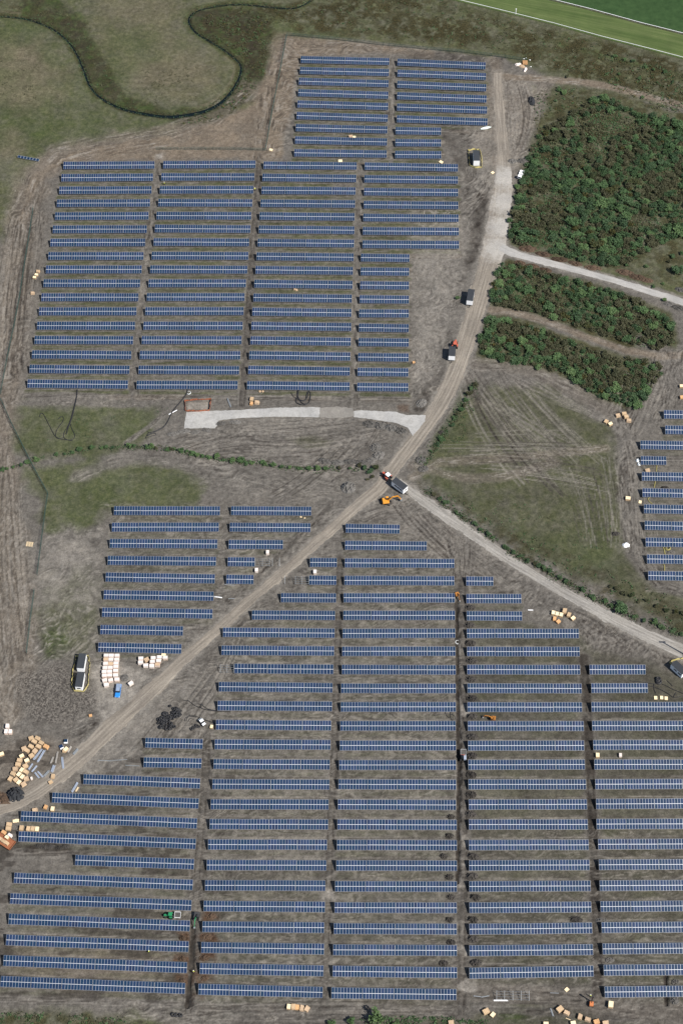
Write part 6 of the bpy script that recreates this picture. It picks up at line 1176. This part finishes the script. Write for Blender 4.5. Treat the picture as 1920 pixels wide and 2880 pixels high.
# racecourse rails
RAILW = mat('white_rail', (.86, .87, .88), .4)
def rail(pl, label, step=2.6):
    pts = [Vector((*p, 0)) for p in pl]; o = pts[0].copy(); t = thing('racecourse_rail', label, 'railing', o); mb = MB(); mb.tube([(p.x - o.x, p.y - o.y, 1.25) for p in pts], .09, 8); mb.build('top_rail', RAILW, t)
    pm = MB(); pm.bar((0, .45, -.2), (0, .1, .8), .09); pm.bar((0, .1, .8), (0, 0, 1.22), .09); pme = pm.mesh('post', RAILW); d = 0; n = 0
    for a, b in zip(pts[:-1], pts[1:]):
        L = (b - a).length
        while d < L and n < 99: q = link('post', pme, t); q.location = a.lerp(b, d / L) - o; d += step; n += 1
        d -= L
rail([at(*p, 0) for p in ext(TURFA, 30)[:-1] + [(1990, 184)]], 'white racecourse rail nearer the solar farm', 2.75); rail([at(*p, 0) for p in [(1480, -15)] + TURFB + [(1990, 117)]], 'white racecourse rail between olive strip and dark turf')
x, y = at(1449, 40); mb = MB(); mb.cyl((0, 0, -.2), (0, 0, 3.2), .14, 8); mb.box((0, 0, 3.0), (.5, .1, .5)); o = mb.build('marker_post', RAILW); o.location = (x, y, 0); tag(o, 'tall white marker post standing at the racecourse rail', 'post')

# ------------------------------------------------------------ vehicles and machines
ORP = mat('orange_machine_paint', (.60, .26, .03), .45, 0, .08); DORP = mat('dull_orange_paint', (.36, .15, .03), .5, 0, .2); REDP = mat('red_tractor_paint', (.42, .10, .06), .45, 0, .08); BLUP = mat('blue_car_paint', (.03, .22, .62), .3, 0, .05); BLUS = mat('grey_blue_cover_and_sheen', (.22, .28, .38), .45, 0, .08); GRNP = mat('green_machine_paint', (.02, .20, .08), .45, 0, .1); STEELD = mat('dark_machine_steel', (.05, .05, .052), .6, .3, .2); DUMPG = mat('grey_dumper_paint', (.36, .37, .38), .6, 0, .15)
def excavator(px, py, s_, body_rz, boom, label, paint, track_rz=None, arm_m=None):
    """boom: list of (reach, height) from the slew ring; the machine faces +x before rotation"""
    x, y = at(px, py, 1.0 * s_); t = thing('excavator', label, 'excavator', (x, y, hgt(x, y)), body_rz); t.scale = (s_,) * 3; tr = (track_rz or 0) - 0
    c, sn = math.cos(tr), math.sin(tr)
    for sy in (-1, 1):
        q = MB(); q.prism([(-1.6, .15), (-1.35, 0), (1.35, 0), (1.6, .15), (1.6, .5), (1.3, .68), (-1.3, .68), (-1.6, .5)], sy * .95 - .24, sy * .95 + .24); q.v = [(a * c - b * sn, a * sn + b * c, z) for a, b, z in q.v]; q.build('track', RUBB, t)
    q = MB(); q.box((0, 0, .55), (1.3, 1.7, .35)); q.cyl((0, 0, .6), (0, 0, .95), .6, 16); q.build('undercarriage', STEELD, t)
    q = MB(); q.box((-.35, 0, 1.25), (2.5, 2.3, .6), bev=.1); q.box((-1.1, 0, 1.75), (1.0, 2.2, .55), bev=.12); q.box((-.2, -.72, 1.7), (.9, .75, .4), bev=.08); q.build('body', paint, t)
    q = MB(); q.box((.35, .68, 2.05), (1.15, .9, 1.15), taper=.88, bev=.06); cb = q.build('cab', DARKG, t); q = MB(); q.box((.33, .68, 2.66), (1.05, .85, .09), bev=.03); q.build('cab_roof', paint, cb)
    pts = [Vector((a, -.1, b)) for a, b in boom]; q = MB(); q.bar(pts[0], pts[1], .34, .42); q.bar(pts[1], pts[2], .30, .38); q.build('boom', arm_m or paint, t); q = MB(); q.bar(pts[2], pts[3], .24, .32); q.bar((pts[1] + pts[2]) / 2 + Vector((0, 0, .3)), pts[2] + Vector((0, 0, .35)), .12); q.build('dipper_arm', arm_m or paint, t)
    e = pts[3]; q = MB(); q.prism([(e.x - .35, e.z + .2), (e.x + .3, e.z + .25), (e.x + .45, e.z - .35), (e.x + .1, e.z - .75), (e.x - .5, e.z - .5)], -.5, .3); q.build('bucket', GALV, t); return t
excavator(1086.5, 1410, 1.0, math.radians(10), [(.6, 1.6), (2.2, 3.4), (4.3, 3.5), (5.6, 1.0)], 'orange excavator with arm stretched right below the road junction', ORP, math.radians(-30))
excavator(1285.5, 1674, .62, math.radians(-70), [(.6, 1.5), (1.9, 2.6), (3.2, 2.2), (3.9, .6)], 'small orange digger at the head of the long trench', DORP)
excavator(1384, 2020.5, .68, math.radians(172), [(.6, 1.5), (2.2, 2.9), (4.2, 2.6), (4.9, .8)], 'small orange digger half hidden behind a row in the fourth column', DORP)
excavator(553, 2577, .8, math.radians(-98), [(.6, 1.5), (2.0, 2.6), (3.7, 2.0), (4.6, .3)], 'dark-roofed digger with green boom over the lower-left trench', STEELD, None, GRNP)
# post driver
x, y = at(1662, 2822, .8); t = thing('pile_driver', 'small orange post driver with upright mast at the bottom right', 'machine', (x, y, 0), math.radians(80))
for sy in (-1, 1): q = MB(); q.prism([(-1.0, .12), (-.85, 0), (.85, 0), (1.0, .12), (1.0, .38), (-1.0, .38)], sy * .6 - .17, sy * .6 + .17); q.build('track', RUBB, t)
q = MB(); q.box((-.2, 0, .85), (1.5, 1.25, .85), bev=.08); q.build('body', mat('burnt_orange_paint', (.50, .17, .06), .5), t); q = MB(); q.box((.85, 0, 2.6), (.28, .35, 4.6)); q.box((.85, 0, 4.6), (.45, .5, .7)); q.build('mast', STEELD, t); q = MB(); q.bar((0, 0, 1.2), (.8, 0, 2.6), .14); q.build('strut', STEELD, t)
# blue pickup
x, y = at(332.5, 1942, .9); t = thing('pickup', 'bright blue pickup with grey cover parked by the crate grid', 'pickup truck', (x, y, 0), math.radians(-93)); q = MB()
q.box((0, 0, .72), (5.3, 1.86, .62), bev=.12); q.box((1.75, 0, 1.06), (1.75, 1.74, .26), taper=.92, bev=.1); q.build('body', BLUP, t)
q = MB(); q.box((-.05, 0, 1.36), (2.1, 1.68, .72), taper=.80, bev=.1); cb = q.build('cab', DARKG, t); q = MB(); q.box((-.1, 0, 1.73), (1.5, 1.36, .07), bev=.03); q.build('roof', BLUS, cb); q = MB(); q.box((-1.85, 0, 1.16), (1.45, 1.7, .32), bev=.06); q.build('bed_cover', BLUS, t)  # roof's grey-blue has sun sheen put into the colour; bed cover is grey-blue
for sx in (-1.65, 1.6):
    for sy in (-1, 1): q = MB(); q.cyl((sx, sy * .68, .37), (sx, sy * .95, .37), .37, 18); wo = q.build('wheel', RUBB, t); q = MB(); q.cyl((sx, sy * .93, .37), (sx, sy * .965, .37), .22, 12); q.build('rim', GALV, wo)
for sy in (-1, 1): q = MB(); q.box((2.62, sy * .65, .82), (.1, .36, .18), bev=.03); q.build('headlight', WHT, t); q = MB(); q.box((-2.63, sy * .78, .85), (.08, .16, .32)); q.build('tail_light', REDP, t)
def tractor(px, py, rz, label, paint, roof, s_=1.0):
    x, y = at(px, py, 1.4 * s_); t = thing('tractor', label, 'tractor', (x, y, 0), rz); t.scale = (s_,) * 3
    q = MB(); q.box((1.35, 0, 1.25), (1.9, .78, .75), bev=.12); q.box((2.15, 0, 1.0), (.35, .8, .6), bev=.05); q.build('bonnet', paint, t); q = MB(); q.box((0, 0, .85), (3.2, .6, .4)); q.build('chassis', STEELD, t)
    q = MB(); q.box((-.45, 0, 1.95), (1.5, 1.45, 1.35), taper=.9, bev=.06); cb = q.build('cab', DARKG, t); q = MB(); q.box((-.45, 0, 2.68), (1.6, 1.5, .16), bev=.06); q.build('cab_roof', roof, cb)
    for sy in (-1, 1):
        q = MB(); q.cyl((-.7, sy * .75, .85), (-.7, sy * 1.2, .85), .85, 24); wo = q.build('rear_wheel', RUBB, t); q = MB(); q.cyl((-.7, sy * 1.18, .85), (-.7, sy * 1.22, .85), .45, 16); q.build('rim', paint, wo)
        q = MB(); q.cyl((1.6, sy * .7, .58), (1.6, sy * 1.02, .58), .58, 20); wo = q.build('front_wheel', RUBB, t); q = MB(); q.cyl((1.6, sy * 1.0, .58), (1.6, sy * 1.04, .58), .3, 12); q.build('rim', paint, wo)
        q = MB(); q.box((-.7, sy * .98, 1.74), (1.3, .5, .08), bev=.03); q.build('mudguard', paint, t)
    return t
tractor(1088, 1338, math.radians(132), 'red tractor with pale cab roof pulling a cabin at the junction', REDP, WHT, 1.05)
tractor(1279, 968, math.radians(82), 'orange red tractor in front of the short trailer cabin', REDP, REDP)
tractor(476.5, 2574, math.radians(176), 'green tractor between the lower-left rows', GRNP, GRNP, .8)
x, y = at(500, 2574, .8); t = thing('tipping_trailer', 'square grey tipping trailer hitched behind the green tractor', 'trailer', (x, y, 0), math.radians(-2)); q = MB(); q.box((0, 0, .75), (2.0, 2.0, .12)); 
for a, b, c, d in ((0, .98, 2.0, .06), (0, -.98, 2.0, .06), (.98, 0, .06, 2.0), (-.98, 0, .06, 2.0)): q.box((a, b, 1.05), (c, d, .55))
q.build('tub', WHT, t); q = MB(); q.box((0, 0, .95), (1.85, 1.85, .3)); q.jitter(.03, 2); q.build('soil_load', RUBBLE, t)
for sy in (-1, 1): q = MB(); q.cyl((0, sy * .75, .4), (0, sy * 1.0, .4), .4, 16); q.build('wheel', RUBB, t)
q = MB(); q.bar((-1, 0, .6), (-1.9, 0, .55), .1); q.build('drawbar', STEELD, t)
# tracked dumper beside the trench
x, y = at(1302.5, 2124, 1.0); t = thing('tracked_dumper', 'grey tracked dumper with orange bar straddling the long trench lane', 'dumper', (x, y, 0), math.radians(88))
for sy in (-1, 1): q = MB(); q.prism([(-2.0, .2), (-1.7, 0), (1.7, 0), (2.0, .2), (2.0, .6), (-2.0, .6)], sy * .85 - .25, sy * .85 + .25); q.build('track', RUBB, t)
q = MB(); q.box((.95, 0, 1.0), (2.2, 2.0, .12)); 
for a, b, c, d in ((.95, .97, 2.2, .08), (.95, -.97, 2.2, .08), (2.02, 0, .08, 2.0), (-.12, 0, .08, 2.0)): q.box((a, b, 1.3), (c, d, .6))
q.build('skip', DUMPG, t); q = MB(); q.box((.95, 0, 1.2), (2.05, 1.85, .35)); q.jitter(.04, 4); q.build('stone_load', RUBBLE, t); q = MB(); q.box((-1.1, -.5, 1.15), (1.5, .9, 1.0), bev=.06); q.build('engine_cover', STEELB, t); q = MB(); q.box((-.95, .5, 1.45), (1.1, .85, 1.5), taper=.9, bev=.05); q.build('cab', DARKG, t); q = MB(); q.box((-.25, .3, 1.72), (.22, 1.3, .12), bev=.03); q.build('guard_bar', REDP, t)
# small buggy by the coils
x, y = at(568.5, 2031, .8); t = thing('utility_buggy', 'small black and white utility buggy beside the string of coils', 'buggy', (x, y, 0), math.radians(-52)); q = MB(); q.box((0, 0, .65), (3.0, 1.4, .4), bev=.08); q.build('body', STEELD, t); q = MB(); q.box((-.2, 0, 1.75), (1.0, 1.35, .07), bev=.03); q.box((1.05, 0, .98), (.85, 1.25, .22), bev=.06); q.build('panels', WHT, t)
q = MB()
for a in (-.65, .3):
    for sy in (-1, 1): q.bar((a, sy * .62, .8), (a, sy * .6, 1.75), .07)
q.build('roll_cage', STEELD, t)
for a in (-1.0, 1.0):
    for sy in (-1, 1): q = MB(); q.cyl((a, sy * .6, .36), (a, sy * .85, .36), .36, 14); q.build('wheel', RUBB, t)
q = MB(); q.box((-1.1, 0, .95), (.9, 1.3, .25)); q.build('load_bed', GALV, t)
# white flatbed under the thicket
x, y = at(1463.5, 491, .9); t = thing('flatbed_truck', 'small white flatbed truck parked against the thicket', 'truck', (x, y, 0), math.radians(-112)); q = MB(); q.box((-.1, 0, .55), (4.8, .9, .25)); q.build('chassis', STEELD, t); q = MB(); q.box((1.6, 0, 1.25), (1.5, 1.75, 1.2), taper=.92, bev=.1); cb = q.build('cab', WHT, t); q = MB(); q.box((2.2, 0, 1.5), (.42, 1.5, .5), taper=.9); q.build('windscreen', DARKG, cb)
q = MB(); q.box((-1.3, 0, .85), (2.4, 1.85, .1)); 
for a, b, c, d in ((-1.3, .9, 2.4, .06), (-1.3, -.9, 2.4, .06), (-2.48, 0, .06, 1.85), (-.12, 0, .06, 1.85)): q.box((a, b, 1.02), (c, d, .3))
q.build('load_bed', WHT, t)
for a in (-1.4, 1.4):
    for sy in (-1, 1): q = MB(); q.cyl((a, sy * .7, .36), (a, sy * .95, .36), .36, 14); q.build('wheel', RUBB, t)
# rusty flat trailer with crates at the left edge
x, y = at(12, 2364, 1.0); t = thing('flat_trailer', 'rusty orange flat trailer loaded with crates at the left edge', 'trailer', (x, y, 0), math.radians(-33)); RUSTP = mat('rusty_orange_steel', (.30, .11, .05), .7, 0, .3)
q = MB(); q.box((0, 0, .95), (7.6, 3.6, .15)); q.box((0, 1.75, 1.15), (7.6, .1, .5)); q.box((3.75, 0, 1.15), (.1, 3.6, .5)); q.box((0, -1.75, 1.1), (7.6, .1, .35)); q.build('deck', RUSTP, t)
for a in (-1.2, 0, 1.2):
    for sy in (-1, 1): q = MB(); q.cyl((a, sy * 1.2, .48), (a, sy * 1.6, .48), .48, 16); q.build('wheel', RUBB, t)
q = MB(); q.bar((-3.8, 0, .85), (-5.2, 0, .8), .2); q.build('drawbar', RUSTP, t)
for i, (k, a, b, lb) in enumerate((('white', 30, 2352, 'white-topped crate on the right end of the rusty trailer'), ('cream', 21, 2357, 'cream crate near the right end of the rusty trailer'), ('orange', 12, 2343, 'orange crate at the back of the rusty trailer'), ('tan', 11, 2368, 'plywood crate in the middle of the rusty trailer'), ('tan', 20, 2373, 'plywood crate on the front lip of the rusty trailer'), ('card', 2, 2361, 'battered crate at the left end of the rusty trailer'))): crate(k, a, b, math.radians(-33), lb, None, .85, 1.0)
mound(2, 2243, 5, 2.4, .8, 'rust', 'rusty brown earth bank at the left edge beside the dark heap', None, -.5)
# unseen mast added outside the right edge for the shadow over the pale track
x, y = at(1937, 1849); t = thing('shadow_mast', 'tall unseen mast on a small trailer, added outside the picture for its shadow', 'shadow mast', (x, y, 0)); q = MB(); q.cyl((0, 0, .8), (0, 0, 13.0), .3, 10, .2); q.build('mast', GALV, t); q = MB(); q.box((0, 0, .8), (3.0, 1.8, 1.2), bev=.1); q.build('trailer_body', ORP, t); q = MB()
for a in (-.6, .6): q.box((a, 0, 13.1), (.9, .5, .5), rx=.4)
q.build('mast_head', GALV, t)
for sy in (-1, 1): q = MB(); q.cyl((0, sy * .8, .36), (0, sy * 1.05, .36), .36, 14); q.build('wheel', RUBB, t)

# ------------------------------------------------------------ people
SKIN = mat('skin', (.50, .33, .25), .6); HIVIS = mat('hi_vis_yellow', (.70, .80, .06), .6); TROU = mat('navy_trousers', (.03, .035, .05), .8); HELM = mat('white_helmet', (.8, .8, .78), .4); BOOT = mat('brown_boots', (.06, .04, .03), .8)
def skinned(name, V, E, R, m, parent, sub=1):
    me = bpy.data.meshes.new(name + '_cage'); me.from_pydata(V, E, []); o = bpy.data.objects.new(name, me); COL.objects.link(o); sk = o.modifiers.new('s', 'SKIN'); sk.use_smooth_shade = True
    for v, r in zip(me.skin_vertices[0].data, R): v.radius = (r, r) if not isinstance(r, tuple) else r
    me.skin_vertices[0].data[0].use_root = True; sb = o.modifiers.new('u', 'SUBSURF'); sb.levels = sub; bpy.context.view_layer.update()
    nm = bpy.data.meshes.new_from_object(o.evaluated_get(bpy.context.evaluated_depsgraph_get())); nm.name = name; nm.materials.clear(); nm.materials.append(m); COL.objects.unlink(o); bpy.data.objects.remove(o); return link(name, nm, parent)
def person_proto():
    t = thing('person', 'x', 'person', (0, 0, -50))
    V = [(0, 0, .95), (0, .01, 1.15), (0, 0, 1.38), (0, .01, 1.52), (0, .02, 1.64), (0, .03, 1.74)]; R = [(.16, .11), (.14, .10), (.17, .11), .055, (.085, .10), (.075, .085)]; E = [(0, 1), (1, 2), (2, 3), (3, 4), (4, 5)]
    def ch(base, pts, rr):
        k = base
        for p, r in zip(pts, rr): V.append(p); R.append(r); E.append((k, len(V) - 1)); k = len(V) - 1
        return k
    for s_ in (-1, 1):
        ch(0, [(s_ * .1, 0, .88), (s_ * .12, .05 * s_, .5), (s_ * .13, -.02 + .08 * s_, .1), (s_ * .14, .12 + .08 * s_, .05)], [.1, .07, .05, .045])
        k = ch(2, [(s_ * .2, 0, 1.36), (s_ * .25, .02, 1.1), (s_ * .24, .2, .92), (s_ * .23, .27, .89)], [.065, .05, .038, (.04, .02)])
        for f, (dx, ln) in enumerate(((-.03, .075), (-.01, .085), (.01, .08), (.03, .065))): ch(k, [(s_ * .23 + dx, .33, .875), (s_ * .23 + dx, .33 + ln * .5, .845)], [.010, .008])
        ch(k, [(s_ * .19, .30, .90), (s_ * .175, .34, .88)], [.011, .009])
    V.append((0, .115, 1.65)); R.append(.018); E.append((4, len(V) - 1))
    skinned('body', V, E, R, SKIN, t)
    q = skinned('jacket', [(0, 0, .86), (0, .01, 1.15), (0, 0, 1.40), (0, .01, 1.47), (-.2, 0, 1.38), (-.25, .02, 1.1), (-.24, .17, .95), (.2, 0, 1.38), (.25, .02, 1.1), (.24, .17, .95)], [(0, 1), (1, 2), (2, 3), (2, 4), (4, 5), (5, 6), (2, 7), (7, 8), (8, 9)], [(.2, .15), (.18, .135), (.2, .14), .08, .09, .075, .06, .09, .075, .06], HIVIS, t)
    skinned('trousers', [(0, 0, .93), (-.1, 0, .86), (-.12, -.05, .5), (-.13, -.1, .14), (.1, 0, .86), (.12, .05, .5), (.13, .06, .14)], [(0, 1), (1, 2), (2, 3), (0, 4), (4, 5), (5, 6)], [(.17, .125), .12, .09, .075, .12, .09, .075], TROU, t)
    q = MB(); q.box((-.135, -.04, .06), (.12, .3, .13), bev=.04); q.build('boot', BOOT, t); q = MB(); q.box((.135, .13, .06), (.12, .3, .13), bev=.04); q.build('boot', BOOT, t)
    bm = bmesh.new(); bmesh.ops.create_uvsphere(bm, u_segments=16, v_segments=8, radius=.135)
    for v in bm.verts: v.co = Vector((v.co.x, v.co.y * 1.15 + (.05 if v.co.y > .1 and v.co.z < .02 else 0), max(v.co.z, -.01) + 1.74))
    me = bpy.data.meshes.new('helmet'); bm.to_mesh(me); bm.free(); me.materials.append(HELM); link('helmet', me, t); return t
pr = person_proto(); first = True
for px, py, rz, lb in ((463, 520, 2.0, 'person in yellow hi-vis jacket walking between rows of the second column'), (717, 536, .5, 'person in yellow hi-vis jacket in the lane before the third column'), (420, 2679, 1.2, 'person in yellow hi-vis jacket between the bottom-left rows'), (545, 2734, 2.6, 'person in yellow hi-vis jacket beside the lower-left trench'), (1658, 2803, -.6, 'person in yellow hi-vis jacket standing at the post driver')):
    x, y = at(px, py); z = hgt(x, y)
    if first: pr.location = (x, y, z); pr.rotation_euler = (0, 0, rz); pr['label'] = lb; pr['group'] = 'site workers in hi-vis'; first = False
    else: dup(pr, (x, y, z), rz, lb, 'site workers in hi-vis')
for k, r in CR.items():
    if k not in USED: 
        for c in list(r.children): bpy.data.objects.remove(c)
        bpy.data.objects.remove(r)
